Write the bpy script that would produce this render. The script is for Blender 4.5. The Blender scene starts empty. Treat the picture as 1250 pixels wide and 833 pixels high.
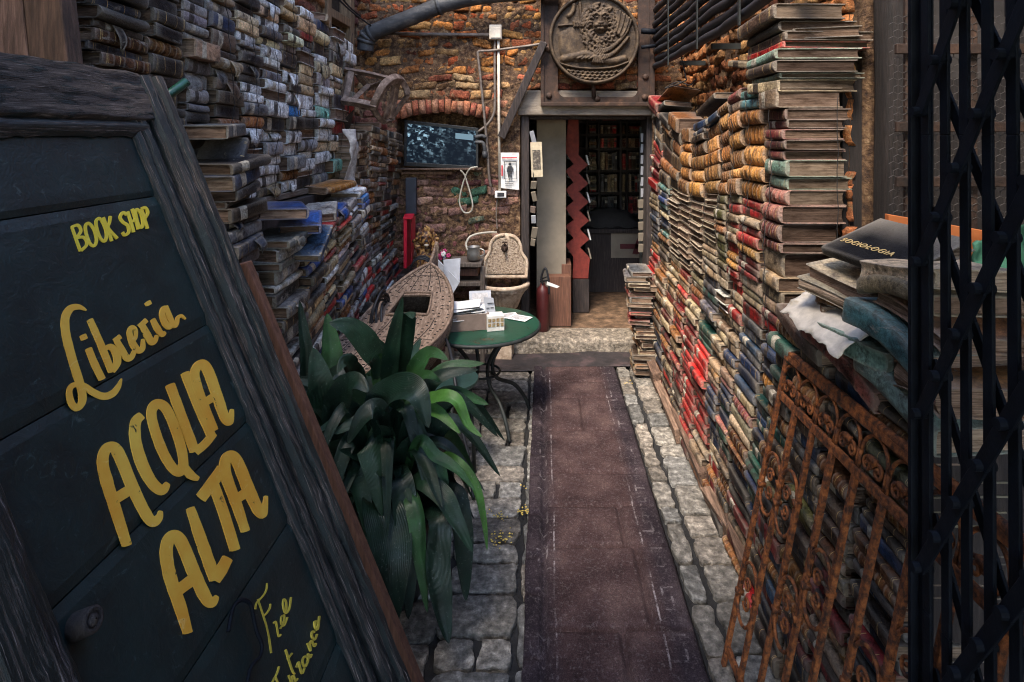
import bpy, math, random
import numpy as np
from mathutils import Vector, Matrix, Euler
from mathutils import noise as mnoise
C = bpy.context.scene.collection
R = math.radians
PI = math.pi
random.seed(11)
FPX, VX, VY, EYE = 700.0, 664.0, 165.0, 1.65      # lens in photo pixels, vanishing point, eye height


def W(x, y, Y):
    """the place that the photo shows at pixel x, y when it stands Y metres in front of the camera"""
    return Vector(((x - VX) * Y / FPX, Y, EYE - (y - VY) * Y / FPX))


def ux(x, Y):
    return (x - VX) * Y / FPX


def uz(y, Y):
    return EYE - (y - VY) * Y / FPX


# ------------------------------------------------------------------ materials
class NT:
    def __init__(s, name):
        s.m = bpy.data.materials.new(name)
        s.m.use_nodes = True
        s.t = s.m.node_tree
        s.b = next(n for n in s.t.nodes if n.type == 'BSDF_PRINCIPLED')
        s._co = None

    def n(s, typ, **kw):
        nd = s.t.nodes.new(typ)
        for k, v in kw.items():
            if k.startswith('_'):
                setattr(nd, k[1:], v)
            else:
                key = int(k[1:]) if k[0] == 'i' and k[1:].isdigit() else k.replace('__', ' ')
                if hasattr(v, 'is_output') or isinstance(v, bpy.types.NodeSocket):
                    s.t.links.new(v, nd.inputs[key])
                else:
                    nd.inputs[key].default_value = v
        return nd

    def co(s, stretch=(1, 1, 1), which='Object', rot=(0, 0, 0)):
        if s._co is None:
            s._co = s.n('ShaderNodeTexCoord')
        if stretch == (1, 1, 1) and rot == (0, 0, 0):
            return s._co.outputs[which]
        mp = s.n('ShaderNodeMapping', Vector=s._co.outputs[which], Scale=stretch, Rotation=rot)
        return mp.outputs[0]

    def noise(s, scale, detail=8, rough=.6, vec=None, dist=0.0):
        return s.n('ShaderNodeTexNoise', Scale=scale, Detail=detail, Roughness=rough, Distortion=dist,
                   Vector=vec if vec is not None else s.co()).outputs[0]

    def ramp(s, fac, stops):
        r = s.n('ShaderNodeValToRGB', Fac=fac)
        e = r.color_ramp.elements
        while len(e) < len(stops):
            e.new(.5)
        for el, (p, c) in zip(e, stops):
            el.position = p
            el.color = (c, c, c, 1) if not hasattr(c, '__len__') else (*c, 1)
        return r.outputs[0]

    def mix(s, fac, a, b, mode='MIX'):
        def col(v):
            return (*v, 1) if isinstance(v, tuple) and len(v) == 3 else v
        nd = s.n('ShaderNodeMix', _data_type='RGBA', _blend_type=mode)
        for idx, v in ((0, fac), (6, col(a)), (7, col(b))):
            if isinstance(v, bpy.types.NodeSocket):
                s.t.links.new(v, nd.inputs[idx])
            else:
                nd.inputs[idx].default_value = v
        return nd.outputs[2]

    def math(s, op, a, b=0.0, c=0.0):
        nd = s.n('ShaderNodeMath', _operation=op)
        for idx, v in ((0, a), (1, b), (2, c)):
            if isinstance(v, bpy.types.NodeSocket):
                s.t.links.new(v, nd.inputs[idx])
            else:
                nd.inputs[idx].default_value = v
        return nd.outputs[0]

    def attr(s, name):
        return s.n('ShaderNodeAttribute', _attribute_name=name)

    def out(s, color=None, rough=None, metal=None, height=None, bump=.4, dist=.01, spec=None):
        def put(key, v):
            if v is None:
                return
            if isinstance(v, bpy.types.NodeSocket):
                s.t.links.new(v, s.b.inputs[key])
            else:
                s.b.inputs[key].default_value = (*v, 1) if isinstance(v, tuple) and len(v) == 3 else v
        put('Base Color', color)
        put('Roughness', rough)
        put('Metallic', metal)
        put('Specular IOR Level', spec)
        if height is not None:
            bp = s.n('ShaderNodeBump', Strength=bump, Distance=dist, Height=height)
            s.t.links.new(bp.outputs[0], s.b.inputs['Normal'])
        return s.m


def noisy(name, stops, scale=12, rough=(.55, .9), bump=.4, bscale=60, dist=.006, metal=0.0, attr=False,
          stretch=(1, 1, 1), detail=10, spec=None):
    n = NT(name)
    v = n.co(stretch)
    f = n.noise(scale, detail, .65, v)
    col = n.ramp(f, stops)
    if attr:
        col = n.mix(1.0, n.attr('Col').outputs['Color'], col, 'MULTIPLY')
    h = n.noise(bscale, 8, .7, v)
    r = n.math('MULTIPLY_ADD', n.noise(scale * 2.3, 5, .6, v), rough[1] - rough[0], rough[0])
    return n.out(col, r, metal, h, bump, dist, spec)


def peeling(name, paint, under, thr=.5, scale=14, stretch=(1, 1, 1), bump=.8, grain=(1, 30, 30), rough=.6, soft=.03, uvw=False, gh=.7, dents=.15):
    """old paint flaking off weathered wood"""
    n = NT(name)
    if uvw:
        src = n.attr('uvw').outputs['Vector']
        n.co = lambda st=(1, 1, 1), *a: n.n('ShaderNodeMapping', Vector=src, Scale=st).outputs[0]
    v = n.co(stretch)
    f = n.noise(scale, 12, .68, v, .3)
    mask = n.ramp(f, [(max(0, thr - soft), 0), (min(1, thr + soft), 1)])
    gv = n.co(grain)
    g = n.noise(4, 10, .7, gv)
    wood = n.ramp(g, [(.25, under[0]), (.55, under[1]), (.75, under[2])])
    pv = n.noise(9, 8, .6)
    pcol = n.mix(n.ramp(pv, [(.35, 0), (.7, 1)]), paint[0], paint[1])
    sc = n.ramp(n.noise(48, 8, .72, n.co((.5, .7, 1)), 1.2), [(.60, 0), (.68, 1)])
    pcol = n.mix(n.math('MULTIPLY', sc, .35), pcol, paint[2])
    col = n.mix(mask, wood, pcol)
    h = n.math('ADD', n.math('MULTIPLY', mask, .5), n.math('MULTIPLY', g, gh))
    h = n.math('ADD', h, n.math('MULTIPLY', n.noise(90, 4, .6), .15))
    h = n.math('ADD', h, n.math('MULTIPLY', n.noise(26, 9, .62, None, 1.6), dents))
    r = n.math('MULTIPLY_ADD', mask, rough - .9, .9)
    return n.out(col, r, 0.0, h, bump, .004)


def plain(name, c, rough=.6, metal=0.0, var=.25, scale=25, bump=.15, bscale=120, spec=None):
    lo = tuple(x * (1 - var) for x in c)
    hi = tuple(min(1, x * (1 + var)) for x in c)
    return noisy(name, [(.3, lo), (.7, hi)], scale, (max(.05, rough - .12), min(1, rough + .12)), bump, bscale, .002, metal, spec=spec)


# ------------------------------------------------------------------ mesh builder
class MB:
    def __init__(s):
        s.v, s.f, s.mi, s.col, s.uv = [], [], [], [], []
        s.c = (1, 1, 1)
        s.m = 0

    def add(s, verts, faces, uv=None, col=None):
        o = len(s.v)
        s.v.extend([tuple(p) for p in verts])
        s.f.extend([tuple(i + o for i in f) for f in faces])
        s.mi.extend([s.m] * len(faces))
        s.col.extend([col or s.c] * len(verts))
        s.uv.extend(uv if uv is not None else [(0, 0, 0)] * len(verts))
        return s

    def box(s, c, size, rot=None, jit=0.0, col=None):
        x, y, z = (d / 2 for d in size)
        vs = [Vector((a * x, b * y, d * z)) for a in (-1, 1) for b in (-1, 1) for d in (-1, 1)]
        if jit:
            vs = [p + Vector((random.uniform(-jit, jit) for _ in range(3))) for p in vs]
        M = rot if rot is not None else Matrix.Identity(3)
        c = Vector(c)
        return s.add([c + M @ p for p in vs],
                     [(0, 1, 3, 2), (4, 6, 7, 5), (0, 4, 5, 1), (2, 3, 7, 6), (0, 2, 6, 4), (1, 5, 7, 3)], col=col)

    def box2(s, a, b, jit=0.0, col=None):
        a, b = Vector(a), Vector(b)
        return s.box((a + b) / 2, [abs(q) for q in (b - a)], None, jit, col)

    def bar(s, p, q, w, h, up=(0, 0, 1), col=None, jit=0.0):
        """a straight bar of w x h section from p to q; h runs along up"""
        p, q = Vector(p), Vector(q)
        d = (q - p)
        L = d.length
        d.normalize()
        u = Vector(up)
        sd = d.cross(u)
        if sd.length < 1e-4:
            sd = d.cross(Vector((1, 0, 0)))
        sd.normalize()
        u = sd.cross(d).normalized()
        M = Matrix((d, sd, u)).transposed()
        return s.box((p + q) / 2, (L, w, h), M, jit, col)

    def tube(s, pts, r, n=8, closed=False, col=None, caps=True, flat=1.0):
        pts = [Vector(p) for p in pts]
        N = len(pts)
        rr = r if hasattr(r, '__len__') else [r] * N
        vs, uv = [], []
        prev = None
        for i, p in enumerate(pts):
            if closed:
                t = pts[(i + 1) % N] - pts[i - 1]
            else:
                t = pts[min(i + 1, N - 1)] - pts[max(i - 1, 0)]
            if t.length < 1e-9:
                t = Vector((0, 0, 1))
            t.normalize()
            if prev is None:
                a = Vector((0, 0, 1)) if abs(t.z) < .9 else Vector((1, 0, 0))
                nrm = t.cross(a).normalized()
            else:
                nrm = (prev - t * prev.dot(t))
                nrm = nrm.normalized() if nrm.length > 1e-6 else t.orthogonal().normalized()
            prev = nrm
            bn = t.cross(nrm)
            for k in range(n):
                a = 2 * PI * k / n
                vs.append(p + nrm * (math.cos(a) * rr[i]) + bn * (math.sin(a) * rr[i] * flat))
                uv.append((i / max(1, N - 1), k / n, 0))
        fs = []
        for i in range(N if closed else N - 1):
            j = (i + 1) % N
            for k in range(n):
                k2 = (k + 1) % n
                fs.append((i * n + k, i * n + k2, j * n + k2, j * n + k))
        if caps and not closed:
            fs.append(tuple(reversed(range(n))))
            fs.append(tuple(range((N - 1) * n, N * n)))
        return s.add(vs, fs, uv, col)

    def lathe(s, c, prof, n=24, a0=0.0, a1=2 * PI, flute=0, famp=0.0, col=None, M=None):
        full = abs(a1 - a0 - 2 * PI) < 1e-6
        K = n if full else n + 1
        c = Vector(c)
        M = M or Matrix.Identity(3)
        vs, fs = [], []
        for (r, z) in prof:
            for k in range(K):
                a = a0 + (a1 - a0) * k / n
                q = r * (1 + famp * abs(math.sin(flute * a / 2)) if flute else 1)
                vs.append(c + M @ Vector((q * math.cos(a), q * math.sin(a), z)))
        for i in range(len(prof) - 1):
            for k in range(n):
                k2 = (k + 1) % K
                fs.append((i * K + k, i * K + k2, (i + 1) * K + k2, (i + 1) * K + k))
        return s.add(vs, fs, col=col)

    def prism(s, outline, vec, col=None):
        """planar outline (3-D points) pushed along vec"""
        o = [Vector(p) for p in outline]
        n = len(o)
        vec = Vector(vec)
        vs = o + [p + vec for p in o]
        fs = [tuple(range(n))[::-1], tuple(range(n, 2 * n))]
        fs += [(i, (i + 1) % n, n + (i + 1) % n, n + i) for i in range(n)]
        return s.add(vs, fs, col=col)

    def grid(s, fn, nu, nv, col=None, uvs=True):
        vs, uv, fs = [], [], []
        for i in range(nu + 1):
            for j in range(nv + 1):
                vs.append(fn(i / nu, j / nv))
                uv.append((i / nu, j / nv, 0))
        for i in range(nu):
            for j in range(nv):
                a = i * (nv + 1) + j
                fs.append((a, a + nv + 1, a + nv + 2, a + 1))
        return s.add(vs, fs, uv, col)

    def sphere(s, c, r, n=10, m=7, col=None, M=None, noise=0.0):
        c = Vector(c)
        rr = r if hasattr(r, '__len__') else (r, r, r)
        vs = []
        for i in range(m + 1):
            th = PI * i / m
            for k in range(n):
                a = 2 * PI * k / n
                p = Vector((math.sin(th) * math.cos(a) * rr[0], math.sin(th) * math.sin(a) * rr[1], math.cos(th) * rr[2]))
                if noise:
                    p *= 1 + noise * mnoise.noise(p * 40 + c * 7)
                vs.append(c + (M @ p if M else p))
        fs = [(i * n + k, (i + 1) * n + k, (i + 1) * n + (k + 1) % n, i * n + (k + 1) % n) for i in range(m) for k in range(n)]
        return s.add(vs, fs, col=col)

    def mesh(s, name, mats, smooth=False, off=None):
        me = bpy.data.meshes.new(name)
        vs = s.v if off is None else [(p[0] - off[0], p[1] - off[1], p[2] - off[2]) for p in s.v]
        me.from_pydata(vs, [], s.f)
        mats = mats if isinstance(mats, (list, tuple)) else [mats]
        for m in mats:
            me.materials.append(m)
        if len(mats) > 1:
            me.polygons.foreach_set('material_index', s.mi)
        a = me.attributes.new('Col', 'FLOAT_COLOR', 'POINT')
        a.data.foreach_set('color', np.array([(*c, 1) for c in s.col], dtype=np.float32).ravel())
        b = me.attributes.new('uvw', 'FLOAT_VECTOR', 'POINT')
        b.data.foreach_set('vector', np.array(s.uv, dtype=np.float32).ravel())
        if smooth:
            me.polygons.foreach_set('use_smooth', [True] * len(me.polygons))
        me.validate()
        me.update()
        return me


def props(o, label=None, cat=None, group=None, kind=None):
    for k, v in (('label', label), ('category', cat), ('group', group), ('kind', kind)):
        if v:
            o[k] = v
    return o


def thing(name, loc, label, cat, group=None):
    """an Empty at the thing's base; its parts are its children"""
    o = bpy.data.objects.new(name, None)
    o.empty_display_size = .1
    C.objects.link(o)
    o.location = loc
    return props(o, label, cat, group)


def wloc(o):
    p = Vector(o.location)
    return p if o.parent is None else p + wloc(o.parent)


def obj(name, mb, mat, parent=None, smooth=False, bevel=0.0, label=None, cat=None, group=None, kind=None, origin=None, angle=None):
    """one mesh object from world coordinates"""
    if origin is None:
        if parent is None:
            a = np.array(mb.v)
            origin = Vector(((a[:, 0].min() + a[:, 0].max()) / 2, (a[:, 1].min() + a[:, 1].max()) / 2, a[:, 2].min()))
        else:
            origin = wloc(parent)
    me = mb.mesh(name, mat, smooth, origin)
    o = bpy.data.objects.new(name, me)
    C.objects.link(o)
    if parent is not None:
        o.parent = parent
        o.location = Vector(origin) - wloc(parent)
    else:
        o.location = origin
    if bevel:
        b = o.modifiers.new('edge', 'BEVEL')
        b.width = bevel
        b.segments = 2
        b.limit_method = 'ANGLE'
        b.angle_limit = R(40)
    return props(o, label, cat, group, kind)


def spline(pts, n=8, closed=False):
    """Catmull-Rom through the points"""
    P = [Vector(p) for p in pts]
    N = len(P)
    out = []
    segs = N if closed else N - 1
    for i in range(segs):
        if closed:
            p0, p1, p2, p3 = P[i - 1], P[i], P[(i + 1) % N], P[(i + 2) % N]
        else:
            p0, p1, p2, p3 = P[max(i - 1, 0)], P[i], P[i + 1], P[min(i + 2, N - 1)]
        for k in range(n):
            t = k / n
            out.append(.5 * ((2 * p1) + (p2 - p0) * t + (2 * p0 - 5 * p1 + 4 * p2 - p3) * t * t + (3 * p1 - p0 - 3 * p2 + p3) * t ** 3))
    if not closed:
        out.append(P[-1])
    return out


def blob(name, mb, mat, parent=None, voxel=.006, smooth_it=4, colfn=None, **kw):
    """closed lumps melted into one continuous skin"""
    o = obj(name, mb, mat, parent, True, **kw)
    r = o.modifiers.new('skin', 'REMESH')
    r.mode = 'VOXEL'
    r.voxel_size = voxel
    sm = o.modifiers.new('soft', 'SMOOTH')
    sm.iterations = smooth_it
    dg = bpy.context.evaluated_depsgraph_get()
    me = bpy.data.meshes.new_from_object(o.evaluated_get(dg))
    o.modifiers.clear()
    o.data = me
    if not me.materials:
        me.materials.append(mat)
    me.polygons.foreach_set('use_smooth', [True] * len(me.polygons))
    if colfn:
        a = me.attributes.get('Col') or me.attributes.new('Col', 'FLOAT_COLOR', 'POINT')
        cs = []
        for v in me.vertices:
            cs.extend((*colfn(v.co), 1))
        a.data.foreach_set('color', np.array(cs, dtype=np.float32))
    return o


ONES = 'first second third fourth fifth sixth seventh eighth ninth tenth eleventh twelfth thirteenth fourteenth fifteenth sixteenth seventeenth eighteenth nineteenth'.split()
TENS = {2: 'twenty', 3: 'thirty', 4: 'forty', 5: 'fifty', 6: 'sixty'}
TENTH = {2: 'twentieth', 3: 'thirtieth', 4: 'fortieth', 5: 'fiftieth', 6: 'sixtieth'}


def ordinal(n):
    if n < 20:
        return ONES[n - 1]
    t, u = divmod(n, 10)
    return TENTH[t] if u == 0 else TENS[t] + '-' + ONES[u - 1]


# ------------------------------------------------------------------ the materials


def mk_brick():
    n = NT('old_brick')
    pos = n.n('ShaderNodeNewGeometry').outputs['Position']
    fine = n.noise(85, 8, .75, pos)
    mid = n.noise(24, 10, .72, pos, .5)
    big = n.noise(3.4, 6, .65, pos)
    col = n.mix(1.0, n.attr('Col').outputs['Color'], n.ramp(mid, [(.28, .16), (.44, .75), (.56, 1.1), (.72, 1.9)]), 'MULTIPLY')
    col = n.mix(1.0, col, n.ramp(fine, [(.30, .25), (.5, 1.0), (.70, 1.7)]), 'MULTIPLY')
    smear = n.ramp(n.noise(13, 9, .75, pos, .8), [(.54, 0), (.62, 1)])
    col = n.mix(n.math('MULTIPLY', smear, .7), col, n.mix(fine, (.13, .075, .035), (.52, .36, .20)))
    dirt = n.ramp(big, [(.36, (.30, .24, .22)), (.52, (1, 1, 1)), (.7, (1.35, 1.25, 1.1))])
    col = n.mix(1.0, col, dirt, 'MULTIPLY')
    pit = n.ramp(n.noise(48, 6, .8, pos), [(.30, 0), (.37, 1)])
    col = n.mix(1.0, col, n.mix(pit, (.12, .10, .10), (1, 1, 1)), 'MULTIPLY')
    h = n.math('ADD', n.math('MULTIPLY', mid, 1.3), n.math('ADD', n.math('MULTIPLY', fine, .6), n.math('MULTIPLY', pit, .5)))
    return n.out(col, n.math('MULTIPLY_ADD', fine, .3, .68), 0.0, h, 1.0, .014, .25)


m_brick = mk_brick()
m_mortar = noisy('lime_mortar', [(.30, (.014, .008, .006)), (.45, (.085, .044, .024)), (.58, (.20, .115, .058)), (.72, (.42, .29, .17))], 30, (.85, 1), 1.0, 60, .02, detail=14)
m_stone = noisy('paving_stone', [(.27, .10), (.42, .60), (.53, 1.05), (.63, 1.8), (.74, 3.0)], 36, (.42, .85), 1.0, 80, .012, attr=True, detail=14)
m_floor = noisy('trodden_floor', [(.28, .25), (.5, 1.0), (.68, 2.2)], 13, (.45, .8), .9, 45, .010, attr=True, detail=14)
m_earth = noisy('dark_joint_earth', [(.3, (.006, .006, .0065)), (.7, (.022, .020, .019))], 30, (.7, .95), .8, 80, .008)
m_lintel = noisy('grey_lintel_stone', [(.3, (.10, .08, .065)), (.5, (.22, .18, .14)), (.7, (.36, .3, .23))], 9, (.8, .95), .8, 40, .008, stretch=(.5, 1, 2))
m_rust = noisy('rusted_iron', [(.30, (.014, .007, .006)), (.43, (.085, .028, .010)), (.54, (.235, .068, .016)), (.66, (.38, .125, .032)), (.75, (.16, .055, .018))], 55, (.7, .95), .9, 160, .003, metal=.1)
m_darkrust = noisy('dark_rusted_steel', [(.3, (.016, .012, .010)), (.55, (.055, .03, .02)), (.75, (.14, .075, .045))], 18, (.55, .9), .6, 90, .003, metal=.35)
m_blackiron = noisy('black_painted_iron', [(.3, (.0025, .0036, .006)), (.7, (.007, .0095, .0155))], 20, (.55, .8), .35, 140, .002, metal=.0, spec=.18)
m_castiron = noisy('dark_cast_iron', [(.3, (.010, .012, .012)), (.7, (.035, .04, .038))], 20, (.45, .75), .3, 90, .002, metal=.3)
m_bronze = noisy('dull_bronze_relief', [(.3, (.018, .011, .007)), (.5, (.060, .038, .021)), (.72, (.15, .10, .055))], 22, (.6, .9), .6, 110, .003, metal=.2)
m_board = peeling('dark_green_board_paint', ((.0030, .0125, .0140), (.009, .0290, .0305), (.11, .17, .17)), ((.02, .015, .012), (.07, .05, .04), (.14, .11, .09)), .25, 11, (1, 1, 1), .9, (30, 1, 30), .50, .02, gh=.08, dents=.55)
m_frame = peeling('flaking_frame_paint', ((.006, .010, .012), (.014, .023, .024), (.09, .09, .085)), ((.010, .008, .008), (.09, .07, .062), (.70, .58, .55)), .455, 15, (3, 13, .5), .6, (120, 120, 4), .45, uvw=True, dents=.25)
m_rail = peeling('weathered_rail', ((.006, .011, .012), (.02, .03, .03), (.1, .1, .1)), ((.008, .006, .006), (.075, .055, .047), (.42, .34, .30)), .57, 14, (2, 1.0, 4), 1.4, (60, 4, 90), .7, uvw=True, dents=.5)
m_yellow = peeling('yellow_sign_paint', ((.86, .38, .035), (.96, .60, .085), (1.0, .78, .30)), ((.015, .016, .015), (.06, .05, .02), (.4, .22, .04)), .345, 34, (1, 1, 1), .12, (1, 30, 30), .7, .02, gh=.1)
m_lemon = peeling('lemon_sign_paint', ((.86, .62, .045), (.95, .76, .08), (1., .9, .3)), ((.02, .015, .01), (.3, .2, .03), (.5, .36, .05)), .27, 40, (1, 1, 1), .2, (1, 30, 30), .55, .02)
m_oldwood = noisy('grey_old_wood', [(.25, (.03, .024, .020)), (.5, (.12, .095, .078)), (.72, (.27, .22, .185))], 5, (.7, .95), .9, 14, .006, stretch=(20, 20, 1.6), attr=True)
m_oldwood_y = noisy('grey_old_wood_lengthwise', [(.25, (.04, .030, .024)), (.5, (.15, .115, .09)), (.72, (.33, .26, .21))], 5, (.7, .95), .9, 14, .006, stretch=(20, 1.6, 20), attr=True)
m_brownwood = noisy('red_brown_wood', [(.25, (.055, .024, .016)), (.5, (.14, .06, .036)), (.75, (.24, .115, .07))], 5, (.5, .8), .5, 14, .003, stretch=(20, 20, 1.4))
m_darkwood = noisy('dark_wood', [(.25, (.012, .009, .009)), (.5, (.035, .026, .024)), (.75, (.085, .062, .054))], 5, (.6, .9), .8, 14, .005, stretch=(18, 18, 1.4))
m_chairwood = noisy('worn_chair_wood', [(.28, (.035, .022, .016)), (.5, (.125, .082, .06)), (.72, (.34, .25, .2))], 9, (.5, .8), .5, 30, .003, stretch=(3, 3, 3))
m_boat = noisy('bleached_boat_wood', [(.25, (.07, .044, .030)), (.5, (.21, .140, .098)), (.74, (.42, .31, .23))], 5, (.65, .9), .8, 14, .004, stretch=(20, 1.8, 20))
m_hole = plain('punched_hole', (.012, .009, .008), .9)
m_tablegreen = peeling('green_table_enamel', ((.007, .045, .026), (.012, .075, .044), (.10, .15, .12)), ((.05, .02, .012), (.15, .06, .03), (.25, .12, .07)), .36, 9, (1, 1, 1), .3, (8, 8, 8), .32)
m_fountain = noisy('cream_fountain_stone', [(.25, (.20, .12, .08)), (.48, (.55, .41, .29)), (.7, (.78, .64, .49))], 24, (.7, .9), .9, 75, .006)
m_red = plain('red_enamel', (.55, .012, .035), .4, 0, .2, 14)
m_extred = plain('dark_red_enamel', (.07, .012, .012), .45, 0, .3, 14)
m_ochre = plain('ochre_brush_paint', (.62, .47, .06), .6, 0, .3, 60)
m_white = plain('white_paper', (.78, .76, .73), .8, 0, .08, 20)
m_carton = plain('grey_cardboard', (.18, .13, .105), .85, 0, .3, 14)
m_greycard = plain('pale_grey_board', (.42, .43, .46), .7, 0, .2, 8)
m_cream = plain('cream_panel_paint', (.24, .20, .15), .75, 0, .22, 6)
m_pvc = plain('cream_plastic', (.62, .55, .45), .5, 0, .2, 20)
m_pipe = noisy('zinc_pipe', [(.3, (.022, .023, .026)), (.55, (.065, .066, .070)), (.72, (.17, .155, .14))], 9, (.5, .8), .5, 60, .003, metal=.25, stretch=(1, 2, 2))
m_hose = plain('black_rubber', (.012, .013, .017), .55, 0, .35, 20)
m_wire = plain('dull_thin_wire', (.035, .028, .024), .7)
m_conduit = noisy('dull_iron_conduit', [(.3, (.09, .07, .06)), (.6, (.22, .18, .15)), (.75, (.35, .29, .24))], 30, (.5, .8), .3, 90, .002, metal=.3)
m_cord = plain('dark_cord', (.015, .013, .013), .8)
m_whitecord = plain('pale_cord', (.5, .46, .38), .6)
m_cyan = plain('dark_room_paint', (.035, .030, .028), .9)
m_orange = plain('orange_board', (.42, .12, .03), .7, 0, .35, 8)
m_greencloth = plain('green_cloth', (.05, .17, .10), .8, 0, .35, 14)
m_paint = noisy('painted_plaster_figure', [(.3, .6), (.6, 1.0), (.75, 1.35)], 30, (.45, .7), .4, 120, .002, attr=True)
m_glassdark = plain('dark_glass', (.006, .008, .012), .15, 0, .2, 5, .02)
m_plastic_black = plain('black_plastic', (.010, .011, .014), .38, 0, .2, 20, .05)
m_galv = plain('galvanised_steel', (.34, .33, .31), .42, .6, .25, 14)
m_print = plain('dark_print', (.03, .03, .035), .7)
m_redprint = plain('red_print', (.5, .05, .06), .7)
m_goldprint = plain('gold_print', (.55, .38, .16), .6)


def mk_leaf():
    n = NT('aspidistra_leaf')
    uv = n.attr('uvw').outputs['Vector']
    sp = n.n('ShaderNodeSeparateXYZ', Vector=uv)
    wav = n.math('SINE', n.math('MULTIPLY', n.math('ADD', sp.outputs[1], n.math('MULTIPLY', n.noise(6, 3), .05)), 130.0))
    wv = n.math('MULTIPLY_ADD', wav, .5, .5)
    ns = n.noise(14, 8, .6)
    base = n.mix(1.0, n.attr('Col').outputs['Color'], n.ramp(ns, [(.3, .45), (.7, 1.3)]), 'MULTIPLY')
    col = n.mix(n.math('MULTIPLY', wv, .20), base, n.mix(1.0, base, (1.8, 1.6, 1.6), 'MULTIPLY'))
    tip = n.math('ADD', sp.outputs[0], n.math('MULTIPLY', n.noise(9, 5), .16))
    col = n.mix(n.ramp(tip, [(1.00, 0), (1.06, .9)]), col, (.16, .085, .03))
    dust = n.ramp(n.noise(120, 4, .7), [(.60, 0), (.72, 1)])
    col = n.mix(n.math('MULTIPLY', dust, .45), col, (.16, .17, .16))
    r = n.math('MULTIPLY_ADD', n.noise(38, 6, .7), .5, .17)
    return n.out(col, r, 0.0, n.math('ADD', n.math('MULTIPLY', wv, .38), n.math('MULTIPLY', ns, 1.2)), .4, .003, .36)


def mk_carpet():
    n = NT('worn_runner_carpet')
    co = n.co()
    sp = n.n('ShaderNodeSeparateXYZ', Vector=n.attr('uvw').outputs['Vector'])     # x across in metres, y along
    x, y = sp.outputs[0], sp.outputs[1]
    f = n.noise(220, 3, .8)
    g = n.noise(5, 8, .62)
    mid = n.ramp(g, [(.3, (.026, .015, .015)), (.5, (.056, .033, .032)), (.7, (.108, .068, .061))])
    edge = n.ramp(g, [(.3, (.012, .009, .012)), (.55, (.035, .025, .029)), (.75, (.085, .062, .064))])
    ax = n.math('ABSOLUTE', n.math('SUBTRACT', x, .2825))
    band = n.ramp(n.math('ADD', ax, n.math('MULTIPLY', n.math('SUBTRACT', n.noise(11, 5), .5), .05)), [(.150, 0), (.215, 1)])
    col = n.mix(band, mid, edge)
    # thin pale border line and a broken meander beside it
    wob = n.math('MULTIPLY', n.math('SUBTRACT', n.noise(7, 4), .5), .012)
    d = n.math('ABSOLUTE', n.math('SUBTRACT', n.math('ADD', ax, wob), .176))
    line = n.math('LESS_THAN', d, .0032)
    fr = n.math('FRACT', n.math('MULTIPLY', y, 5.2))
    fx = n.math('DIVIDE', n.math('SUBTRACT', ax, .186), .058)
    inb = n.math('MULTIPLY', n.math('GREATER_THAN', fx, 0.0), n.math('LESS_THAN', fx, 1.0))
    m1 = n.math('MULTIPLY', n.math('LESS_THAN', n.math('ABSOLUTE', n.math('SUBTRACT', fr, .12)), .022), n.math('LESS_THAN', fx, .8))
    m2 = n.math('MULTIPLY', n.math('LESS_THAN', n.math('ABSOLUTE', n.math('SUBTRACT', fr, .62)), .022), n.math('GREATER_THAN', fx, .25))
    m3 = n.math('MULTIPLY', n.math('LESS_THAN', n.math('ABSOLUTE', n.math('SUBTRACT', fx, .8)), .07), n.math('MULTIPLY', n.math('GREATER_THAN', fr, .12), n.math('LESS_THAN', fr, .42)))
    m4 = n.math('MULTIPLY', n.math('LESS_THAN', n.math('ABSOLUTE', n.math('SUBTRACT', fx, .3)), .07), n.math('MULTIPLY', n.math('GREATER_THAN', fr, .42), n.math('LESS_THAN', fr, .8)))
    mm = n.math('MULTIPLY', n.math('MINIMUM', n.math('ADD', n.math('ADD', m1, m2), n.math('ADD', m3, m4)), 1.0), inb)
    brk = n.ramp(n.noise(26, 6, .7), [(.46, 0), (.58, 1)])
    brk2 = n.ramp(n.noise(4, 3), [(.42, .1), (.6, 1)])
    ink = n.math('MULTIPLY', n.math('MAXIMUM', n.math('MULTIPLY', line, .9), n.math('MULTIPLY', mm, .55)), n.math('MULTIPLY', brk, brk2))
    col = n.mix(n.math('MULTIPLY', ink, .75), col, (.38, .33, .33))
    # fibre grain and trodden-in dust
    col = n.mix(1.0, col, n.ramp(f, [(.3, .55), (.5, 1.0), (.7, 1.7)]), 'MULTIPLY')
    dust = n.ramp(n.noise(85, 10, .8), [(.53, 0), (.68, 1)])
    col = n.mix(n.math('MULTIPLY', dust, .34), col, (.34, .29, .28))
    return n.out(col, .97, 0.0, n.math('ADD', f, n.math('MULTIPLY', n.noise(30, 6), .8)), .7, .004, .1)


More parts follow.
